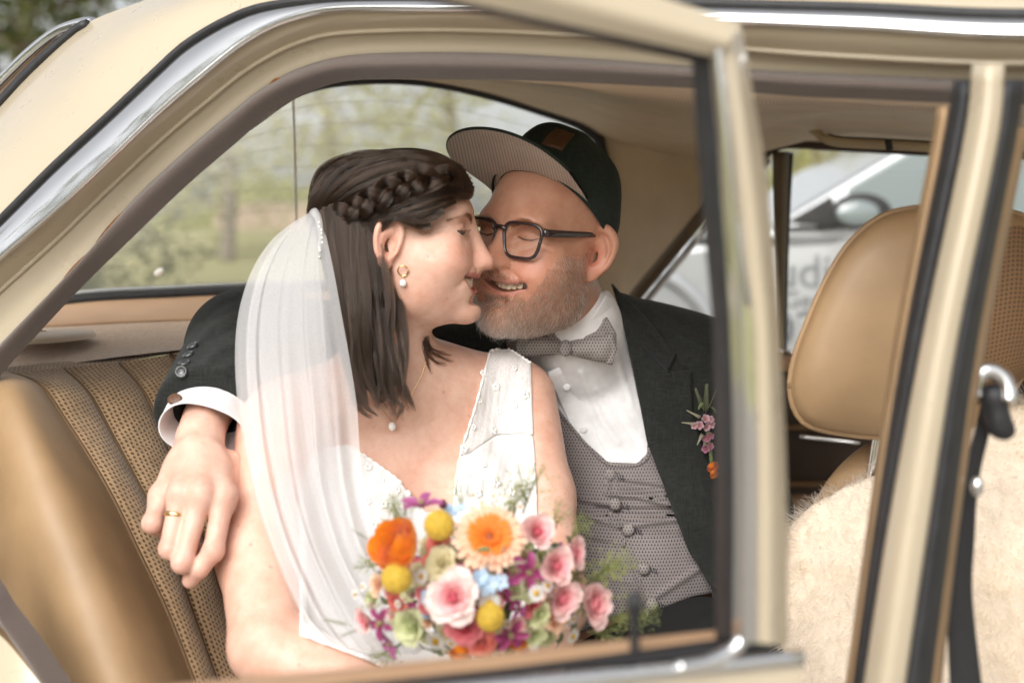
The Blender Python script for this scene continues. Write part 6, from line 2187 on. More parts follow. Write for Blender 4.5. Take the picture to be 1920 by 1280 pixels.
def dstrip(name, A, Bb, m, oa=0.0, ob=0.0, bulge=0.006, n=60, sub=6, thick=0.0, parent=None):
    mid = [(0.5 * (x + X), 0.5 * (y + Y)) for (x, y), (X, Y) in zip(A, Bb)]
    return loft(name, [dp(A, oa), dp(mid, 0.5 * (oa + ob) - bulge), dp(Bb, ob)], m, parent or door, n, sub, thick=thick)


# upright frame: rubber channel, chrome, painted frame
dstrip('glass_channel', [(1296, 96), (1310, 320), (1328, 520), (1337, 640), (1341, 900), (1341, 1195)], [(1336, 96), (1350, 320), (1366, 520), (1374, 640), (1379, 900), (1378, 1195)], M_RUBBER, 0.035, 0.0, 0.004)
dstrip('frame_chrome', [(1330, 92), (1350, 320), (1364, 520), (1371, 640), (1377, 900), (1375, 1205)], [(1360, 92), (1388, 320), (1408, 520), (1420, 640), (1425, 900), (1424, 1205)], M_CHROME, 0.0, -0.004, 0.012)
dstrip('painted_frame', [(1352, 45), (1384, 320), (1408, 520), (1420, 640), (1424, 900), (1424, 1205)], [(1388, 42), (1436, 320), (1455, 520), (1463, 640), (1475, 900), (1476, 1210)], M_PAINT, -0.004, 0.02, 0.012)
# top frame running towards us
dstrip('painted_frame', [(700, -190), (900, -120), (1100, -52), (1280, 8), (1388, 44)], [(700, -40), (850, -2), (1000, 32), (1200, 76), (1352, 110)], M_PAINT, 0.0, -0.004, 0.012)
dstrip('glass_channel', [(700, -42), (850, -4), (1000, 30), (1200, 74), (1338, 102)], [(690, -24), (840, 12), (990, 46), (1190, 92), (1312, 120)], M_RUBBER, -0.004, 0.02, 0.004)
# waist rail: tan capping inside, rubber, chrome strip, painted skin
dstrip('door_capping', [(200, 1300), (430, 1272), (700, 1246), (1000, 1216), (1345, 1180)], [(200, 1345), (430, 1310), (700, 1278), (1000, 1246), (1345, 1208)], M_TANPAD, 0.075, 0.03, 0.008)
dstrip('waist_rubber', [(200, 1342), (430, 1308), (700, 1276), (1000, 1243), (1380, 1192)], [(200, 1362), (430, 1328), (700, 1298), (1000, 1264), (1385, 1222)], M_RUBBER, 0.028, 0.005, 0.004)
wp = np.array([W(*q) for q in dp([(200, 1372), (430, 1342), (700, 1312), (1000, 1282), (1300, 1254), (1504, 1232)], 0.0)])
V, F = tube_arrays(spline(wp, 40), 0.0062, 14, flat=0.8)
mesh_obj('waist_chrome', V, F, M_CHROME, door)
tube('frame_corner_chrome', wsp(dp([(1398, 1150), (1396, 1185), (1376, 1216), (1330, 1240), (1270, 1252)], -0.004), 30), 0.0055, M_CHROME, door, 12)
dstrip('door_skin', [(200, 1385), (430, 1355), (700, 1326), (1000, 1296), (1300, 1268), (1500, 1248)], [(200, 1700), (430, 1690), (700, 1680), (1000, 1670), (1300, 1660), (1500, 1650)], M_PAINT, 0.0, -0.02, 0.01, n=40)
# lock pin
lb = W(1190, 1218, Dd(1190) + 0.035)
V = []
prof = [(0.0035, 0.0), (0.0035, 0.022), (0.0045, 0.026), (0.0058, 0.030), (0.0062, 0.035), (0.0056, 0.0395), (0.003, 0.0415), (0.0002, 0.042)]
for r_2, h_2 in prof:
    for k in range(16):
        a = 2 * math.pi * k / 16; V.append(lb + np.array([r_2 * math.cos(a), r_2 * math.sin(a), h_2]))
mesh_obj('lock_pin', V, grid_faces(len(prof), 16, closed=True), M_RUBBER, door)
# ------------------------------------------------------------------ flowers
def petal_mat(name, trans=0.3):
    m, N, L, b = new_mat(name)
    a = N.new('ShaderNodeVertexColor'); a.layer_name = 'Col'
    v = coords(N, L)
    n = ramp(N, L, noise(N, L, v, 180, 4), [(0.25, (0.84, 0.84, 0.84)), (0.75, (1.1, 1.1, 1.1))])
    c = mixc(N, L, 1.0, a.outputs['Color'], n, 'MULTIPLY')
    L.new(c, b.inputs['Base Color'])
    b.inputs['Roughness'].default_value = 0.6
    b.inputs['Sheen Weight'].default_value = 0.2
    tl = N.new('ShaderNodeBsdfTranslucent'); L.new(c, tl.inputs['Color'])
    mx = N.new('ShaderNodeMixShader'); mx.inputs[0].default_value = trans
    L.new(b.outputs[0], mx.inputs[1]); L.new(tl.outputs[0], mx.inputs[2])
    L.new(mx.outputs[0], N['Material Output'].inputs['Surface'])
    return m


M_PET = petal_mat('petal')
M_LEAFB = petal_mat('bouquet_leaf', 0.15)


def petal(length, width, ang, curl, phi, r0=0.0, z0=0.0, cup=0.3, point=0.6, n=6, m=5, ruff=0.0, seed=0):
    V, S = [], []
    r, z = r0, z0
    ds = length / (n - 1)
    for i in range(n):
        s = i / (n - 1)
        a = ang + curl * s
        if i:
            r += ds * math.sin(a); z += ds * math.cos(a)
        w = width * 0.5 * max(0.02, math.sin(math.pi * min(1, s * 0.80 + 0.10)) ** point) * (1.0 if s < 0.99 else 0.72)
        for j in range(m):
            t = -1 + 2 * j / (m - 1)
            k = cup * w * t * t
            rf = ruff * math.sin(9 * t + seed * 2.1) * s
            V.append((r - k * math.cos(a) + rf * math.cos(a), w * t, z + k * math.sin(a) + rf)); S.append((s, t))
    c, sn = math.cos(phi), math.sin(phi)
    V = np.array(V)
    V = np.stack([V[:, 0] * c - V[:, 1] * sn, V[:, 0] * sn + V[:, 1] * c, V[:, 2]], 1)
    return V, grid_faces(n, m), np.array(S)


def make_flower(name, petals, m=None):
    """petals: list of (V, F, colours)"""
    V, F = join_arrays([(p[0], p[1]) for p in petals])
    C = np.vstack([p[2] for p in petals])
    me = bpy.data.meshes.new(name)
    me.from_pydata(V.tolist(), [], F)
    me.polygons.foreach_set('use_smooth', [True] * len(me.polygons))
    a = me.color_attributes.new('Col', 'FLOAT_COLOR', 'POINT')
    cc = np.ones((len(V), 4)); cc[:, :3] = np.clip(C, 0, 1)
    a.data.foreach_set('color', cc.ravel())
    me.materials.append(m or M_PET)
    return me


def lerp(a, b, t):
    t = np.clip(np.asarray(t), 0, 1)[..., None]
    return np.asarray(a) * (1 - t) + np.asarray(b) * t


R_ = random.Random(5)


def rose(outer, inner, n=26, openk=1.0, seed=1):
    r = random.Random(seed); P = []
    for k in range(n):
        f = k / (n - 1)
        v, fc, s = petal(0.010 + 0.018 * f, 0.010 + 0.024 * f, RAD(4 + 46 * f * openk), RAD(18 + 38 * f * openk) * (1 if f > 0.3 else -0.4), k * 2.399 + r.uniform(-0.2, 0.2), 0.0012 + 0.0065 * f, 0.004 - 0.006 * f, 0.45, 0.45, ruff=0.0007 * f, seed=k)
        P.append((v, fc, lerp(inner, outer, f ** 0.85 * 0.95 + 0.35 * s[:, 0] * f)))
    v, fc = ball_arrays((0, 0, 0.004), (0.006, 0.006, 0.011), 10, 8)
    P.append((v, fc, np.tile(np.asarray(inner) * 0.9, (len(v), 1))))
    return make_flower('rose', P)


PINK_O, PINK_I = (0.92, 0.78, 0.73), (0.86, 0.14, 0.22)
F_ROSE = rose(PINK_O, PINK_I, seed=1)
F_ROSE2 = rose((0.92, 0.66, 0.63), (0.84, 0.15, 0.23), n=20, openk=0.62, seed=2)
F_ROSE3 = rose((0.80, 0.25, 0.27), (0.70, 0.07, 0.12), seed=3)
F_CORAL = rose((0.86, 0.28, 0.22), (0.80, 0.16, 0.12), n=34, openk=1.2, seed=4)
F_CREAM = rose((0.72, 0.66, 0.42), (0.62, 0.52, 0.26), n=22, openk=1.1, seed=6)
F_LISI = rose((0.68, 0.70, 0.42), (0.55, 0.60, 0.28), n=14, openk=0.8, seed=7)
F_PEACHF = rose((0.85, 0.60, 0.42), (0.80, 0.45, 0.28), n=16, openk=0.9, seed=9)
P = []
for k in range(64):
    f = k / 63
    v, fc, s = petal(0.012 + 0.024 * f, 0.012 + 0.024 * f, RAD(10 + 62 * f), RAD(-40 - 10 * f), k * 2.399, 0.001 + 0.006 * f, 0.010 - 0.010 * f, 0.5, 0.4, seed=k)
    P.append((v, fc, lerp((0.92, 0.26, 0.004), (0.95, 0.40, 0.015), s[:, 0] * (0.5 + 0.5 * R_.random()))))
v, fc = ball_arrays((0, 0, 0.008), (0.014, 0.014, 0.013), 14, 8); P.append((v, fc, np.tile((0.90, 0.25, 0.004), (len(v), 1))))
F_RANU = make_flower('ranunculus', P)
P = []
for ring_, (cnt, L0, w0, a0, cu, col1, col2, r0) in enumerate(((26, 0.036, 0.0105, 84, 8, (0.88, 0.50, 0.30), (0.92, 0.64, 0.47), 0.010), (24, 0.031, 0.010, 74, 10, (0.86, 0.38, 0.14), (0.90, 0.60, 0.42), 0.009), (26, 0.022, 0.006, 66, 16, (0.84, 0.22, 0.01), (0.86, 0.26, 0.02), 0.007), (20, 0.011, 0.004, 40, 30, (0.80, 0.18, 0.01), (0.85, 0.24, 0.02), 0.005))):
    for k in range(cnt):
        v, fc, s = petal(L0 * R_.uniform(0.92, 1.06), w0, RAD(a0 + R_.uniform(-5, 5)), RAD(cu), 2 * math.pi * (k + 0.5 * (ring_ % 2)) / cnt + R_.uniform(-0.05, 0.05), r0, 0.002 * ring_, 0.3, 0.35, n=6, m=4, seed=k)
        P.append((v, fc, lerp(col1, col2, s[:, 0])))
F_GERB = make_flower('gerbera', P)
v, fc = ball_arrays((0, 0, 0.004), (0.008, 0.008, 0.004), 14, 8)
F_GERBC = make_flower('flower_centre', [(v, fc, np.tile((0.42, 0.09, 0.01), (len(v), 1)))])
# craspedia: a ball of hundreds of tiny florets
P = []
v, fc = ball_arrays((0, 0, 0), 0.0128, 20, 14); P.append((v, fc, np.tile((0.72, 0.50, 0.05), (len(v), 1))))
for k in range(240):
    z = 1 - 2 * (k + 0.5) / 240; a = k * 2.399963
    d = np.array([math.sqrt(1 - z * z) * math.cos(a), math.sqrt(1 - z * z) * math.sin(a), z])
    v, fc = ball_arrays(d * 0.0130, 0.0012, 5, 4); P.append((v, fc, np.tile(np.array((0.84, 0.60, 0.075)) * R_.uniform(0.8, 1.15), (len(v), 1))))
F_CRAS = make_flower('craspedia', P)
P = []
for k in range(15):
    v, fc, s = petal(0.0095, 0.0044, RAD(82 + R_.uniform(-8, 10)), RAD(8), 2 * math.pi * k / 15, 0.0035, 0.0, 0.2, 0.35, n=5, m=4)
    P.append((v, fc, np.tile((0.84, 0.83, 0.80), (len(v), 1))))
F_CHAM = make_flower('chamomile', P)
v, fc = ball_arrays((0, 0, 0.001), (0.0045, 0.0045, 0.0034), 12, 8)
F_CHAMC = make_flower('flower_centre', [(v, fc, np.tile((0.68, 0.42, 0.02), (len(v), 1)))])


def clematis(n, ang, L0, seed, c1=(0.33, 0.045, 0.17), c2=(0.46, 0.13, 0.33)):
    r = random.Random(seed); P = []
    for k in range(n):
        v, fc, s = petal(L0 * r.uniform(0.85, 1.1), L0 * 0.52, RAD(ang + r.uniform(-14, 14)), RAD(r.uniform(15, 55)), 2 * math.pi * k / n + r.uniform(-0.25, 0.25), 0.003, 0.0, 0.5, 0.9, n=8, m=5, ruff=0.0012, seed=k)
        P.append((v, fc, lerp(c1, c2, s[:, 0] * 0.7 + 0.35 * np.abs(s[:, 1]))))
    for k in range(14):
        a = k * 2.4; v, fc = ball_arrays((0.003 * math.cos(a), 0.003 * math.sin(a), 0.006), (0.0008, 0.0008, 0.006), 5, 4)
        P.append((v, fc, np.tile((0.55, 0.45, 0.22), (len(v), 1))))
    return make_flower('clematis', P)


F_CLEM = [clematis(5, 48, 0.030, 1), clematis(5, 62, 0.028, 2, (0.28, 0.02, 0.10), (0.42, 0.07, 0.24)), clematis(6, 55, 0.026, 3, (0.24, 0.015, 0.08), (0.40, 0.05, 0.20))]
P = []
for q in range(7):
    o_ = np.array([R_.uniform(-0.013, 0.013), R_.uniform(-0.013, 0.013), R_.uniform(-0.004, 0.006)])
    for k in range(5):
        v, fc, s = petal(0.0085, 0.0068, RAD(68 + R_.uniform(-12, 12)), RAD(14), 2 * math.pi * k / 5 + q, 0.001, 0, 0.3, 0.5, n=5, m=4)
        P.append((v + o_, fc, lerp((0.62, 0.74, 0.84), (0.44, 0.62, 0.80), s[:, 0])))
F_BLUE = make_flower('tweedia', P)
P = []
v, fc = ball_arrays((0, 0, 0), (0.009, 0.009, 0.012), 12, 8); P.append((v, fc, np.tile((0.22, 0.03, 0.08), (len(v), 1))))
for k in range(10):
    vv, ff, s = petal(0.014, 0.012, RAD(10 + 4 * k), RAD(-30), k * 2.4, 0.004, -0.006, 0.5, 0.6)
    P.append((vv, ff, lerp((0.20, 0.02, 0.07), (0.34, 0.06, 0.15), s[:, 0])))
F_BURG = make_flower('burgundy_bud', P)
P = []
for k in range(90):
    a = R_.uniform(0, 6.28); t = R_.random()
    b0 = np.array([0.02 * t * math.cos(k), 0.02 * t * math.sin(k * 1.7), 0.045 * t])
    v, fc = ball_arrays(b0 + np.array([R_.gauss(0, 0.003), R_.gauss(0, 0.003), R_.gauss(0, 0.003)]), (0.0026, 0.0020, 0.0008), 6, 4)
    P.append((v @ rot_x(R_.uniform(-1, 1)).T, fc, np.tile(np.array((0.30, 0.32, 0.085)) * R_.uniform(0.7, 1.25), (len(v), 1))))
for k in range(9):
    v, fc = tube_arrays([(0, 0, -0.02), (0.008 * math.cos(k), 0.008 * math.sin(k), 0.02), (0.02 * math.cos(k), 0.02 * math.sin(k), 0.045)], 0.0005, 5)
    P.append((v, fc, np.tile((0.22, 0.26, 0.08), (len(v), 1))))
F_SPRAY = make_flower('green_spray', P, M_LEAFB)
P = []
for k in range(80):
    t = k / 80
    v, fc = ball_arrays((0.004 * (1 - t) * math.cos(k * 2.4), 0.004 * (1 - t) * math.sin(k * 2.4), 0.045 * t), 0.0013, 5, 4)
    P.append((v, fc, np.tile(np.array((0.60, 0.57, 0.40)) * R_.uniform(0.85, 1.1), (len(v), 1))))
F_AST = make_flower('astilbe_plume', P)
v, fc, s = petal(0.032, 0.016, RAD(60), RAD(40), 0, 0, 0, 0.35, 0.8, n=8, m=5)
F_LEAF = make_flower('leaf', [(v, fc, lerp((0.10, 0.15, 0.05), (0.16, 0.21, 0.085), np.abs(s[:, 1])))], M_LEAFB)
P = []
for k in range(26):
    t = k / 26; sd_2 = -1 if k % 2 else 1
    v, fc = tube_arrays([(0, 0, 0.055 * t), (sd_2 * 0.006 * (1 - 0.5 * t), 0.001, 0.055 * t + 0.007)], 0.0006, 5)
    P.append((v, fc, np.tile((0.20, 0.23, 0.10), (len(v), 1))))
v, fc = tube_arrays([(0, 0, -0.01), (0, 0, 0.06)], 0.0006, 5); P.append((v, fc, np.tile((0.20, 0.22, 0.10), (len(v), 1))))
F_FERN = make_flower('needle_sprig', P, M_LEAFB)

bq = thing('bouquet', W(890, 1240, 1.33), label='round bouquet of orange, pink, purple, blue and yellow flowers held by the bride', cat='bouquet')
BC = np.array([900, 1100])


def flower_dir(px, py, up=0.25, side=0.9):
    dx, dy = (px - BC[0]) / 170.0, (BC[1] - py) / 130.0
    v = Vector((side * dx, -1.0, side * dy + up)); v.normalize()
    return v


def plant(me, px, py, rpx, r_mesh, d=None, dirv=None, spin=None, rnd_=R_):
    rr = math.hypot((px - BC[0]) / 230.0, (py - BC[1]) / 170.0)
    if d is None: d = 1.225 + 0.085 * min(1.4, rr) ** 2
    v = dirv or flower_dir(px, py)
    q = v.to_track_quat('Z', 'Y').to_matrix() @ Matrix.Rotation(rnd_.uniform(0, 6.28) if spin is None else spin, 3, 'Z')
    sc = 1.03 * rpx / FPX * d / r_mesh
    o = inst(me.name.split('.')[0], me, Vector(W(px, py, d)), q, sc, bq)
    return o


def plant_c(me, ctr, px, py, rpx, r_mesh, **k):
    o = plant(me, px, py, rpx, r_mesh, **k)
    c = bpy.data.objects.new('flower_centre', ctr); COL.objects.link(c); c.parent = o
    return o


plant_c(F_GERB, F_GERBC, 918, 1008, 66, 0.045, dirv=Vector((0.05, -0.78, 0.62)).normalized())
for x, y, r in ((824, 984, 28), (744, 1083, 28), (919, 1156, 26)): plant(F_CRAS, x, y, r, 0.0138, d=1.215 if y > 1000 else 1.25)
plant(F_RANU, 763, 1034, 56, 0.030, d=1.245)
plant(F_ROSE, 853, 1117, 47, 0.0285, d=1.215)
for x, y, r, dv in ((1002, 1000, 29, (0.5, -0.8, 0.5)), (1036, 1060, 30, (0.55, -0.8, 0.2)), (1066, 1036, 27, (0.9, -0.5, 0.15)), (1046, 1119, 31, (0.6, -0.8, 0.0)), (1102, 1130, 35, (0.75, -0.65, 0.12))):
    plant(F_ROSE2, x, y, r, 0.0225, dirv=Vector(dv).normalized())
plant(F_ROSE3, 873, 1172, 34, 0.0285, d=1.235); plant(F_CORAL, 902, 1205, 27, 0.030, d=1.24); plant(F_CORAL, 822, 1018, 22, 0.03, d=1.285)
plant(F_LISI, 777, 1168, 37, 0.027, d=1.235); plant(F_LISI, 1001, 1188, 21, 0.027, d=1.25); plant(F_CREAM, 831, 1057, 31, 0.029, d=1.25)
plant(F_LISI, 1010, 1150, 22, 0.027, d=1.26); plant(F_PEACHF, 712, 1095, 20, 0.027, d=1.29); plant(F_ROSE2, 690, 1160, 20, 0.0225, d=1.29); plant(F_PEACHF, 1040, 1165, 20, 0.027, d=1.265)
plant(F_RANU, 865, 1213, 20, 0.030, d=1.25); plant(F_RANU, 968, 1196, 18, 0.030, d=1.265)
plant(F_CLEM[0], 792, 950, 46, 0.034, d=1.27, dirv=Vector((-0.25, -0.35, 0.9)).normalized())
plant(F_CLEM[1], 716, 1166, 42, 0.034, d=1.27); plant(F_CLEM[0], 734, 1203, 34, 0.034, d=1.27); plant(F_CLEM[1], 990, 1072, 44, 0.034, d=1.245, dirv=Vector((0.3, -0.8, 0.1)).normalized()); plant(F_CLEM[2], 956, 1186, 40, 0.032, d=1.235)
plant(F_BURG, 865, 1066, 19, 0.014, d=1.24); plant(F_BURG, 830, 945, 12, 0.014, d=1.28)
plant(F_BLUE, 921, 1091, 34, 0.020, d=1.225); plant(F_BLUE, 853, 955, 24, 0.020, d=1.28); plant(F_BLUE, 797, 1118, 16, 0.020, d=1.24); plant(F_BLUE, 905, 1052, 16, 0.02, d=1.235)
for x, y, r in ((817, 1201, 21), (790, 1080, 15), (829, 1159, 15), (1005, 1111, 17), (1026, 1097, 13), (1074, 1192, 15), (846, 1206, 12), (904, 942, 10), (887, 928, 8), (1005, 973, 12), (666, 1114, 10), (918, 1130, 22), (680, 1100, 9), (975, 950, 9), (1062, 1165, 12), (925, 930, 8), (770, 1075, 10), (1075, 1160, 10)):
    plant_c(F_CHAM, F_CHAMC, x, y, r, 0.0132)
for x, y, r, dv in ((985, 935, 44, (0.15, -0.1, 1)), (1037, 985, 30, (0.5, -0.1, 0.9)), (1077, 1000, 26, (0.6, -0.1, 0.8)), (1115, 1085, 40, (0.8, -0.2, 0.6)), (1140, 1065, 34, (0.9, -0.1, 0.45)), (1150, 1160, 36, (1, -0.2, 0.1)), (1190, 1155, 30, (1, -0.1, 0.1)), (1120, 1185, 30, (1, -0.3, 0.0)),
                    (1070, 1090, 34, (0.6, -0.3, 0.6)), (760, 975, 30, (-0.4, -0.1, 0.9)), (745, 965, 26, (-0.5, -0.1, 0.8)), (960, 960, 34, (0.1, -0.1, 1)), (700, 1060, 22, (-0.9, -0.2, 0.3)), (1000, 1140, 26, (0.3, -0.8, 0.3)), (865, 945, 24, (0, -0.1, 1)), (740, 1215, 30, (-0.5, -0.4, -0.3)), (985, 1165, 24, (0.2, -0.9, 0.1))):
    plant(F_SPRAY, x, y, r, 0.030, d=1.31, dirv=Vector(dv).normalized())
for x, y, r, dv in ((718, 1130, 34, (-0.7, -0.5, -0.2)), (735, 1145, 30, (-0.3, -0.6, -0.6)), (960, 1055, 34, (0.8, -0.6, 0.2)), (978, 1085, 30, (0.1, -0.5, -0.9)), (940, 1035, 26, (0.2, -0.6, 0.7)), (700, 1135, 28, (-0.9, -0.4, 0.0))):
    plant(F_AST, x, y, r, 0.045, d=1.235, dirv=Vector(dv).normalized())
for x, y, r, dv in ((690, 1010, 34, (-0.8, -0.2, 0.55)), (650, 1170, 40, (-0.95, -0.1, 0.25)), (700, 1120, 34, (-0.9, -0.1, 0.2)), (905, 930, 30, (0.05, 0.0, 1)), (880, 935, 26, (-0.1, 0, 1)), (670, 1180, 30, (-0.9, -0.2, -0.3))):
    plant(F_FERN, x, y, r, 0.055, d=1.29, dirv=Vector(dv).normalized())
rl_ = random.Random(9)
for k in range(150):
    a = rl_.uniform(0, 6.28); q = math.sqrt(rl_.random())
    x, y = 905 + 205 * q * math.cos(a), 1110 + 128 * q * math.sin(a)
    v = Vector((math.cos(a) * q * 1.2 + rl_.gauss(0, 0.3), -0.5, -math.sin(a) * q * 1.2 + rl_.gauss(0, 0.3))).normalized()
    plant(F_LEAF, x, y, rl_.uniform(24, 38), 0.030, d=1.275 + 0.05 * q + rl_.uniform(-0.01, 0.02), dirv=v, rnd_=rl_)
plant(F_LEAF, 706, 1052, 26, 0.03, d=1.285, dirv=Vector((-0.9, -0.3, 0.3)).normalized(), spin=0)
plant(F_LEAF, 893, 1034, 26, 0.03, d=1.215, dirv=Vector((0.0, -0.4, 0.9)).normalized(), spin=0)
# small fillers between the large blooms
fill = [F_BLUE, F_CREAM, F_CLEM[1], F_CLEM[0], F_LISI, F_PEACHF, F_ROSE3, F_CLEM[2], F_ROSE2, F_CORAL, F_LISI, F_CREAM]
for k in range(110):
    a = k * 2.399; q = math.sqrt((k + 0.5) / 110)
    x, y = 905 + 190 * q * math.cos(a) + rl_.gauss(0, 6), 1112 + 110 * q * math.sin(a) + rl_.gauss(0, 6)
    if y < 985: continue
    plant(fill[rl_.randrange(len(fill))], x, y, rl_.uniform(12, 22), 0.027, d=1.255 + 0.07 * q * q, rnd_=rl_)
for k in range(26):
    a = rl_.uniform(0, 6.28); q = rl_.uniform(0.3, 1.05)
    plant_c(F_CHAM, F_CHAMC, 905 + 215 * q * math.cos(a), 1110 + 118 * q * math.sin(a), rl_.uniform(8, 13), 0.0132, d=1.245 + 0.06 * q, rnd_=rl_)
# the tied stems under the blooms
M_STEM = mat('flower_stems', (0.12, 0.16, 0.06), 0.6, var=0.3, vscale=200)
for k in range(12):
    a = 2 * math.pi * k / 12
    t0 = W(900, 1140, 1.30) + np.array([0.06 * math.cos(a), 0.02 + 0.03 * math.sin(a), 0.0])
    t1 = W(905, 1290, 1.33) + np.array([0.012 * math.cos(a), 0.012 * math.sin(a), 0.0])
    t2 = W(912, 1420, 1.34) + np.array([-0.02 * math.cos(a), 0.02 * math.sin(a), 0.0])
    tube('stem', spline([t0, t1, t2], 12), 0.003, M_STEM, bq, 6)

# ---- buttonhole posy on his lapel
bt = thing('boutonniere', onto(jacket_sdf, 1322, 820), label="small posy of purple blossoms, rosemary and an orange bud pinned to the groom's lapel", cat='boutonniere')


def pin(me, px, py, rpx, r_mesh, dv, off=0.012):
    p = onto(jacket_sdf, px, py, 1.4, 2.1)
    d = p[1] - off
    o = inst(me.name.split('.')[0], me, Vector(W(px, py, d)), Vector(dv).normalized().to_track_quat('Z', 'Y').to_matrix() @ Matrix.Rotation(R_.uniform(0, 6.28), 3, 'Z'), rpx / FPX * d / r_mesh, bt)
    return o


def small5(c1, c2):
    P = []
    for k in range(5):
        v, fc, s = petal(0.0085, 0.0085, RAD(48), RAD(25), 2 * math.pi * k / 5, 0.001, 0, 0.4, 0.5, n=5, m=4)
        P.append((v, fc, lerp(c1, c2, s[:, 0])))
    v, fc = ball_arrays((0, 0, 0.002), 0.002, 8, 5); P.append((v, fc, np.tile((0.45, 0.2, 0.06), (len(v), 1))))
    return make_flower('wax_flower', P)


F_WAX = small5((0.40, 0.15, 0.20), (0.60, 0.42, 0.46))
F_WAX2 = small5((0.28, 0.07, 0.14), (0.40, 0.19, 0.27))
pin(F_FERN, 1323, 770, 50, 0.055, (0.0, -0.25, 1)); pin(F_FERN, 1318, 765, 40, 0.055, (-0.4, -0.25, 1)); pin(F_FERN, 1328, 765, 38, 0.055, (0.4, -0.2, 1))
for x, y, r in ((1322, 785, 9), (1312, 797, 9), (1324, 800, 8), (1334, 795, 9), (1333, 787, 8), (1302, 798, 7)): pin(F_WAX, x, y, r, 0.009, (R_.uniform(-0.5, 0.3), -1, R_.uniform(-0.3, 0.5)))
for x, y, r in ((1325, 820, 9), (1333, 815, 8), (1324, 841, 9), (1332, 836, 7)): pin(F_WAX2, x, y, r, 0.009, (R_.uniform(-0.5, 0.3), -1, R_.uniform(-0.5, 0.2)))
for x, y, dv in ((1312, 782, (-0.9, -0.3, 0.5)), (1306, 795, (-1, -0.3, 0.15)), (1316, 815, (-0.4, -0.8, -0.5)), (1322, 834, (-0.2, -0.9, 0.3))): pin(F_AST, x, y, 30, 0.045, dv)
pin(F_LEAF, 1310, 768, 15, 0.03, (-0.7, -0.5, 0.5)); pin(F_LEAF, 1332, 762, 17, 0.03, (0.6, -0.5, 0.7)); pin(F_RANU, 1334, 872, 13, 0.03, (0.2, -0.9, -0.2), 0.016); pin(F_RANU, 1337, 884, 10, 0.03, (0.2, -0.9, -0.5), 0.016)
tube('posy_stem', onto_many(jacket_sdf, [(1325, 800), (1330, 840), (1335, 880)], 1.4) + np.array([0, -0.006, 0]), 0.003, M_STEM, bt, 6)
# ------------------------------------------------------------------ outside: lawn, drive, trees, the silver van
def ground_z(x, y):
    r = math.hypot(x, y)
    t = min(1.0, max(0.0, (r - 14.0) / 26.0))
    w = 1.0 if y > 0 else 0.35
    return w * (1.75 * t * t * (3 - 2 * t)) - 0.02


M_GRASS, N, L, b = new_mat('lawn')
v = coords(N, L)
c = ramp(N, L, noise(N, L, v, 0.35, 6, 0.6), [(0.3, (0.34, 0.33, 0.16)), (0.7, (0.46, 0.43, 0.24))])  # grass tones raised to stand in for a hazy distance
c = mixc(N, L, 0.7, c, ramp(N, L, noise(N, L, v, 9, 5, 0.7), [(0.3, (0.7, 0.72, 0.6)), (0.7, (1.25, 1.2, 1.1))]), 'MULTIPLY')
L.new(c, b.inputs['Base Color']); b.inputs['Roughness'].default_value = 0.9
bump(N, L, b, noise(N, L, v, 40, 4, 0.7), 0.6, 0.05)
V = []
rs_ = [0, 1, 2.5, 5, 8, 11, 14, 17, 20, 24, 28, 32, 36, 40, 48, 60, 80, 120, 200, 400, 900]
for r in rs_:
    for k in range(72):
        a = 2 * math.pi * k / 72
        x, y = r * math.cos(a), r * math.sin(a)
        V.append((x, y, ground_z(x, y)))
gnd = mesh_obj('ground', V, grid_faces(len(rs_), 72, closed=True), M_GRASS)
tag(gnd, kind='structure')
M_GRAVEL = mat('pale_gravel', (0.30, 0.275, 0.24), 0.95, var=0.35, vscale=60, bstr=0.7, bscale=90, bdist=0.01)
dr = mesh_obj('driveway', [(-7, -7, 0.004), (9, -7, 0.004), (9, 6.6, 0.004), (-7, 6.6, 0.004)], [(0, 1, 2, 3)], M_GRAVEL)
tag(dr, kind='structure')

M_BARK = mat('bark', (0.24, 0.20, 0.165), 0.9, var=0.4, vscale=20, bstr=0.8, bscale=30, bdist=0.02)
M_LEAF, N, L, b = new_mat('tree_leaf')
a = N.new('ShaderNodeVertexColor'); a.layer_name = 'Col'
L.new(a.outputs['Color'], b.inputs['Base Color']); b.inputs['Roughness'].default_value = 0.55
tl = N.new('ShaderNodeBsdfTranslucent')
L.new(mixc(N, L, 1.0, a.outputs['Color'], (1.5, 1.45, 0.9), 'MULTIPLY'), tl.inputs['Color'])
mx = N.new('ShaderNodeMixShader'); mx.inputs[0].default_value = 0.55
L.new(b.outputs[0], mx.inputs[1]); L.new(tl.outputs[0], mx.inputs[2]); L.new(mx.outputs[0], N['Material Output'].inputs['Surface'])


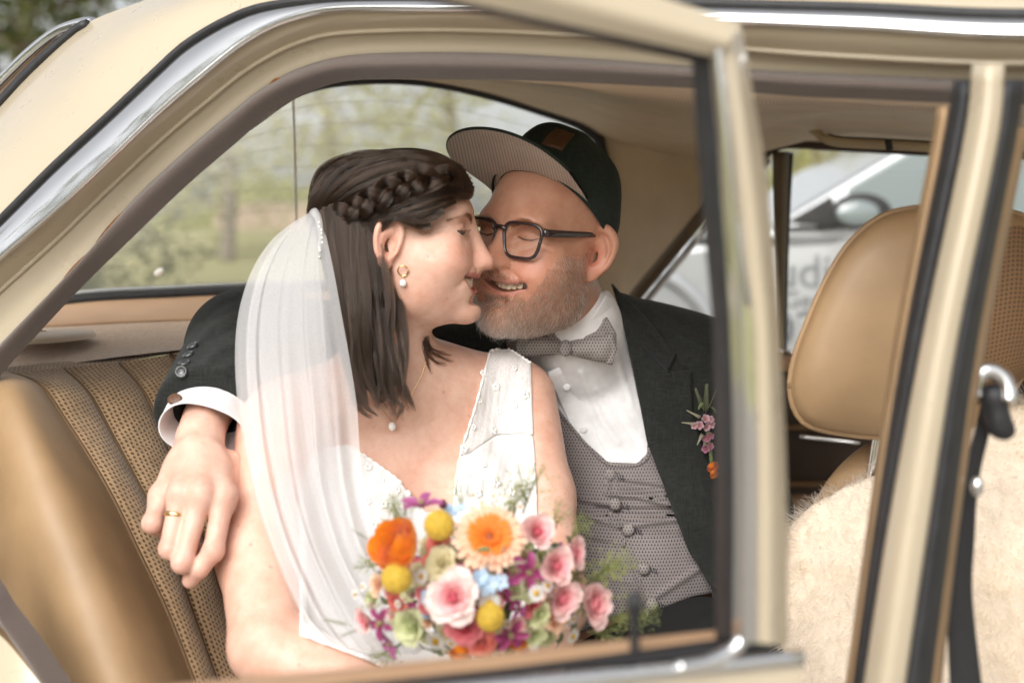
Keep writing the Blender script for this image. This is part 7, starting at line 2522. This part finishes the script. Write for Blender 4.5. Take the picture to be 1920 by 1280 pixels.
def tree(x, y, h, rad, label, seed, leaves=7000, leaf=0.10, base=0.30, col=((0.085, 0.105, 0.028), (0.165, 0.185, 0.055)), droop=0.5, trunk=0.17, group=None, clusters=70, gap=1.0):
    r = np.random.default_rng(seed)
    z0 = ground_z(x, y) - 0.1
    t = thing('tree', (x, y, z0), label=label, cat='tree', group=group)
    parts_ = []
    top = np.array([x + r.normal(0, 0.3), y + r.normal(0, 0.3), z0 + h * 0.85])
    tp = spline([(x, y, z0), (x + r.normal(0, 0.12), y, z0 + h * 0.3), (x + r.normal(0, 0.25), y, z0 + h * 0.6), top], 20)
    parts_.append(tube_arrays(tp, np.linspace(trunk, trunk * 0.2, 20), 10))
    ends = []
    for k in range(clusters):
        f = base + (1 - base) * r.uniform(0, 1) ** 0.8
        s_ = tp[int(min(19, f * 19))]
        a_ = r.uniform(0, 6.28)
        rr = rad * (0.35 + 0.75 * r.uniform(0, 1)) * math.sin(math.pi * min(1, 0.25 + 0.7 * (f - base) / (1 - base)))
        e = s_ + np.array([rr * math.cos(a_), rr * math.sin(a_), rr * 0.25 - droop * rr * 0.5 + r.normal(0, 0.2)])
        m_ = 0.5 * (s_ + e) + np.array([0, 0, rr * 0.18])
        ends.append((e, m_))
        parts_.append(tube_arrays(spline([s_, m_, e], 7), np.linspace(trunk * 0.22, 0.008, 7), 5))
    V, F = join_arrays(parts_)
    mesh_obj('trunk', V, F, M_BARK, t)
    n = leaves
    ci = r.integers(0, clusters, n)
    E = np.array([e for e, _ in ends]); Mm = np.array([m for _, m in ends])
    w = r.uniform(0, 1, (n, 1)) ** 0.6
    c = Mm[ci] * (1 - w) + E[ci] * w + r.normal(0, rad * 0.085 * gap, (n, 3)) * np.array([1, 1, 0.8])
    c[:, 2] -= droop * r.uniform(0, 1, n) ** 2 * rad * 0.35
    d1 = r.normal(0, 1, (n, 3)); d1[:, 2] -= droop; d1 /= np.linalg.norm(d1, axis=1)[:, None]
    d2 = np.cross(d1, r.normal(0, 1, (n, 3))); d2 /= np.linalg.norm(d2, axis=1)[:, None]
    s_ = leaf * r.uniform(0.6, 1.3, (n, 1))
    Q = np.stack([c, c + d1 * s_ * 0.5 + d2 * s_ * 0.32, c + d1 * s_, c + d1 * s_ * 0.5 - d2 * s_ * 0.32], 1).reshape(-1, 3)
    F = np.arange(n * 4).reshape(n, 4)
    cc = np.asarray(col[0]) + (np.asarray(col[1]) - np.asarray(col[0])) * r.uniform(0, 1, (n, 1))
    mesh_obj('crown', Q, F, M_LEAF, t, smooth=False, col=np.repeat(cc, 4, 0))
    return t


def at(px, D): return (px - 960) / FPX * D, D


PALE = ((0.32, 0.325, 0.15), (0.50, 0.49, 0.26))  # leaf colours lightened in place of hazy air
x, y = at(426, 27); tree(x, y, 6.8, 3.0, 'light green tree behind the rear window, its brown trunk left of the bride', 1, leaves=1900, leaf=0.17, base=0.34, col=PALE, droop=1.1, clusters=60)
x, y = at(628, 33); tree(x, y, 8.2, 3.4, "light green tree behind the rear window, above the bride's head", 2, leaves=2000, leaf=0.19, base=0.36, col=PALE, droop=1.0, clusters=60)
x, y = at(850, 29); tree(x, y, 8.0, 3.0, "pale leafy tree behind the rear window, beside the cap's brim", 3, leaves=2400, leaf=0.18, base=0.25, col=PALE, droop=0.9)
x, y = at(250, 40); tree(x, y, 7.5, 3.6, 'pale tree far behind, low in the corner of the rear window', 4, leaves=3500, leaf=0.22, base=0.2, col=PALE, droop=0.8)
x, y = at(30, 17); tree(x, y, 8.5, 3.2, 'dark green tree over the car roof at the upper left', 5, leaves=9000, leaf=0.15, base=0.15, col=((0.05, 0.065, 0.02), (0.13, 0.145, 0.045)), droop=0.6, trunk=0.22)
x, y = at(1560, 26); tree(x, y, 7.0, 3.0, 'pale tree beyond the silver van', 6, leaves=5000, leaf=0.18, base=0.25, col=PALE, droop=0.7)
# trees on our side of the drive: they stand in the chrome's reflections
tree(-13.0, 4.0, 8.5, 3.4, 'tree beyond the left end of the drive', 9, leaves=5000, leaf=0.22, base=0.2)
tree(-6.6, -1.6, 7.0, 2.8, 'tree beside the drive, left of the photographer', 12, leaves=5000, leaf=0.16, base=0.12)
tree(-8.2, -4.6, 8.5, 3.3, 'tall tree across the drive, behind the photographer', 14, leaves=7000, leaf=0.17, base=0.08)
# the far wood: one pale mass along the rise
r = np.random.default_rng(33)
n = 16000
ang = r.uniform(RAD(48), RAD(132), n)
D = r.uniform(70, 95, n)
hmax = 2.6 + 0.9 * np.sin(ang * 23) + 0.9 * np.sin(ang * 57 + 1)
c = np.stack([D * np.cos(ang), D * np.sin(ang), 1.6 + hmax * r.uniform(0, 1, n) ** 0.8], 1)
d1 = r.normal(0, 1, (n, 3)); d1 /= np.linalg.norm(d1, axis=1)[:, None]
d2 = np.cross(d1, r.normal(0, 1, (n, 3))); d2 /= np.linalg.norm(d2, axis=1)[:, None]
s_ = r.uniform(0.35, 0.9, (n, 1))
Q = np.stack([c, c + d1 * s_ * 0.6 + d2 * s_ * 0.4, c + d1 * s_ * 1.1, c + d1 * s_ * 0.6 - d2 * s_ * 0.4], 1).reshape(-1, 3)
cc = np.array((0.34, 0.36, 0.19)) + (np.array((0.48, 0.49, 0.30)) - np.array((0.34, 0.36, 0.19))) * r.uniform(0, 1, (n, 1))  # haze of distance put into the wood's leaf colours
fw = mesh_obj('far_wood', Q, np.arange(n * 4).reshape(n, 4), M_LEAF, smooth=False, col=np.repeat(cc, 4, 0))
tag(fw, 'pale green wood along the rise beyond the lawn', 'wood', kind='stuff')
# low pinkish brick wall half hidden by the trees
M_PINK = mat('pale_brick', (0.55, 0.43, 0.35), 0.9, var=0.2, vscale=3)
M_COPE = mat('wall_coping', (0.42, 0.36, 0.31), 0.9)
x0, x1, Dw = (400 - 960) / FPX * 46, (640 - 960) / FPX * 46, 46
wz = ground_z(x0, Dw)
wall_ = thing('garden_wall', (x0, Dw, wz), label='low pinkish brick garden wall across the lawn', cat='wall')


def box_arrays(x0, x1, y0, y1, z0, z1):
    V = np.array([(x0, y0, z0), (x1, y0, z0), (x1, y1, z0), (x0, y1, z0), (x0, y0, z1), (x1, y0, z1), (x1, y1, z1), (x0, y1, z1)], dtype=float)
    return V, [(0, 3, 2, 1), (4, 5, 6, 7), (0, 1, 5, 4), (1, 2, 6, 5), (2, 3, 7, 6), (3, 0, 4, 7)]


mesh_obj('brickwork', *box_arrays(x0, x1, Dw, Dw + 0.3, wz - 0.3, wz + 1.0), M_PINK, wall_, smooth=False)
mesh_obj('coping', *box_arrays(x0 - 0.05, x1 + 0.05, Dw - 0.05, Dw + 0.35, wz + 1.0, wz + 1.12), M_COPE, wall_, smooth=False)

# ---- silver van parked on the far side
M_SILVER = mat('silver_metallic_paint', (0.50, 0.515, 0.53), 0.28, metal=0.55, var=0.04, coat=0.8)
M_VGLASS, N, L, b = new_mat('van_glass')
b.inputs['Base Color'].default_value = (0.20, 0.24, 0.24, 1); b.inputs['Roughness'].default_value = 0.04; b.inputs['Specular IOR Level'].default_value = 0.9; b.inputs['Coat Weight'].default_value = 1.0
M_BLACKP = mat('black_plastic', (0.02, 0.02, 0.021), 0.5, var=0.2)
M_TYRE = mat('tyre', (0.022, 0.022, 0.022), 0.85)
M_LETTER = mat('grey_lettering', (0.115, 0.12, 0.13), 0.5)
VD = 4.5
van = thing('parked_van', (W(1500, 700, VD)[0], VD + 0.8, 0.0), label='silver van with dark grey lettering parked beyond the far window', cat='van')


def vp(px, py): q = W(px, py, VD); return q[0], q[2]


side = [vp(820, 930), vp(820, 720), vp(850, 600), vp(960, 520), vp(1180, 462), vp(1410, 432), (vp(1430, 430)[0], vp(1430, 430)[1]), vp(1560, 352), vp(1700, 268), vp(1800, 225), vp(1960, 205), vp(2700, 200), vp(3050, 215), vp(3100, 420), vp(3110, 930)]
k = len(side)


def extrude(poly, y0, y1):
    V = [(x, y0, z) for x, z in poly] + [(x, y1, z) for x, z in poly]
    n = len(poly)
    F = [tuple(range(n))] + [tuple(range(2 * n - 1, n - 1, -1))] + [(i, i + n, (i + 1) % n + n, (i + 1) % n) for i in range(n)]
    return V, F


V, F = extrude(side, VD, VD + 1.7)
sb_ = mesh_obj('body', V, F, M_SILVER, van, smooth=False)
bv = sb_.modifiers.new('bev', 'BEVEL'); bv.width = 0.05; bv.segments = 4; bv.limit_method = 'ANGLE'
def panel(name, pts, m, off, th=0.02, parent=van, bev=0.008):
    V, F = extrude([vp(*q) for q in pts], VD - off - th, VD - off)
    o = mesh_obj(name, V, F, m, parent, smooth=False)
    b = o.modifiers.new('bev', 'BEVEL'); b.width = bev; b.segments = 3; b.limit_method = 'ANGLE'
    return o
panel('quarter_window', [(1470, 418), (1560, 366), (1572, 424)], M_BLACKP, -0.012, 0.02)
panel('side_window', [(1582, 424), (1590, 352), (1700, 288), (1800, 250), (1960, 232), (2180, 230), (2180, 430)], M_VGLASS, -0.010, 0.02)
panel('window_frame', [(1445, 424), (1700, 424), (2200, 436), (2200, 444), (1445, 434)], M_BLACKP, -0.004, 0.02)
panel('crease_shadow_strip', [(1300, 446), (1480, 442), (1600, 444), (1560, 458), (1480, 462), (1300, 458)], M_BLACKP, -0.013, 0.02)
V = []
a_ = np.linspace(0, 2 * math.pi, 50)
wc = vp(1150, 700); wr_ = 0.33
tube('wheel_arch', [(wc[0] + (wr_ + 0.06) * math.cos(t), VD - 0.01, wc[1] + (wr_ + 0.06) * math.sin(t)) for t in np.linspace(-0.2, math.pi + 0.2, 40)], 0.028, M_SILVER, van, 10)
def lathe_y(name, prof, c, m, parent):
    V = []
    for r_2, y_2 in prof:
        for q in range(40):
            t = 2 * math.pi * q / 40; V.append((c[0] + r_2 * math.cos(t), c[1] + y_2, c[2] + r_2 * math.sin(t)))
    return mesh_obj(name, V, grid_faces(len(prof), 40, closed=True, flip=True), m, parent)
for cx in (1150, 2750):
    wx = vp(cx, 700)[0]
    wh = lathe_y('wheel', [(0.33, 0.20), (0.34, 0.05), (0.33, -0.008), (0.30, -0.02), (0.23, -0.015), (0.22, 0.01)], (wx, VD, 0.34), M_TYRE, van)
    lathe_y('rim', [(0.225, 0.02), (0.22, -0.012), (0.18, 0.0), (0.06, -0.01), (0.001, -0.012)], (wx, VD, 0.34), M_SILVER, wh)
mc = W(1615, 398, VD - 0.16)
mr = thing('wing_mirror', mc, van)
V, F = ball_arrays(mc, (0.105, 0.05, 0.065), 20, 12); mesh_obj('mirror_shell', V, F, M_BLACKP, mr)
V, F = ball_arrays(mc + np.array([-0.022, -0.040, -0.004]), (0.075, 0.016, 0.044), 20, 12); mesh_obj('mirror_glass', V, F, M_VGLASS, mr)
tube('mirror_arm', [mc + np.array([-0.05, 0.0, -0.03]), mc + np.array([-0.10, 0.17, -0.05])], 0.02, M_BLACKP, mr, 8)
tube('door_gap', [(vp(1470, 434)[0], VD - 0.002, vp(1470, 434)[1]), (vp(1462, 600)[0], VD - 0.002, vp(1462, 600)[1]), (vp(1500, 900)[0], VD - 0.002, vp(1500, 900)[1])], 0.004, M_BLACKP, van, 6)


def lettering(txt, px, py, size_px, parent):
    cu = bpy.data.curves.new('lettering', 'FONT')
    cu.body = txt; cu.size = size_px / FPX * VD; cu.extrude = 0.002
    tmp = bpy.data.objects.new('lettering', cu)
    me = bpy.data.meshes.new_from_object(tmp)
    bpy.data.objects.remove(tmp)
    me.materials.clear(); me.materials.append(M_LETTER)
    o = bpy.data.objects.new('lettering', me); COL.objects.link(o)
    q = W(px, py, VD - 0.006)
    o.location = q; o.rotation_euler = (RAD(90), 0, 0)
    put(o, parent)
    return o


lettering('udi', 1452, 538, 88, van)
lettering('Gen', 1468, 576, 44, van)
lettering('02', 1444, 646, 92, van)
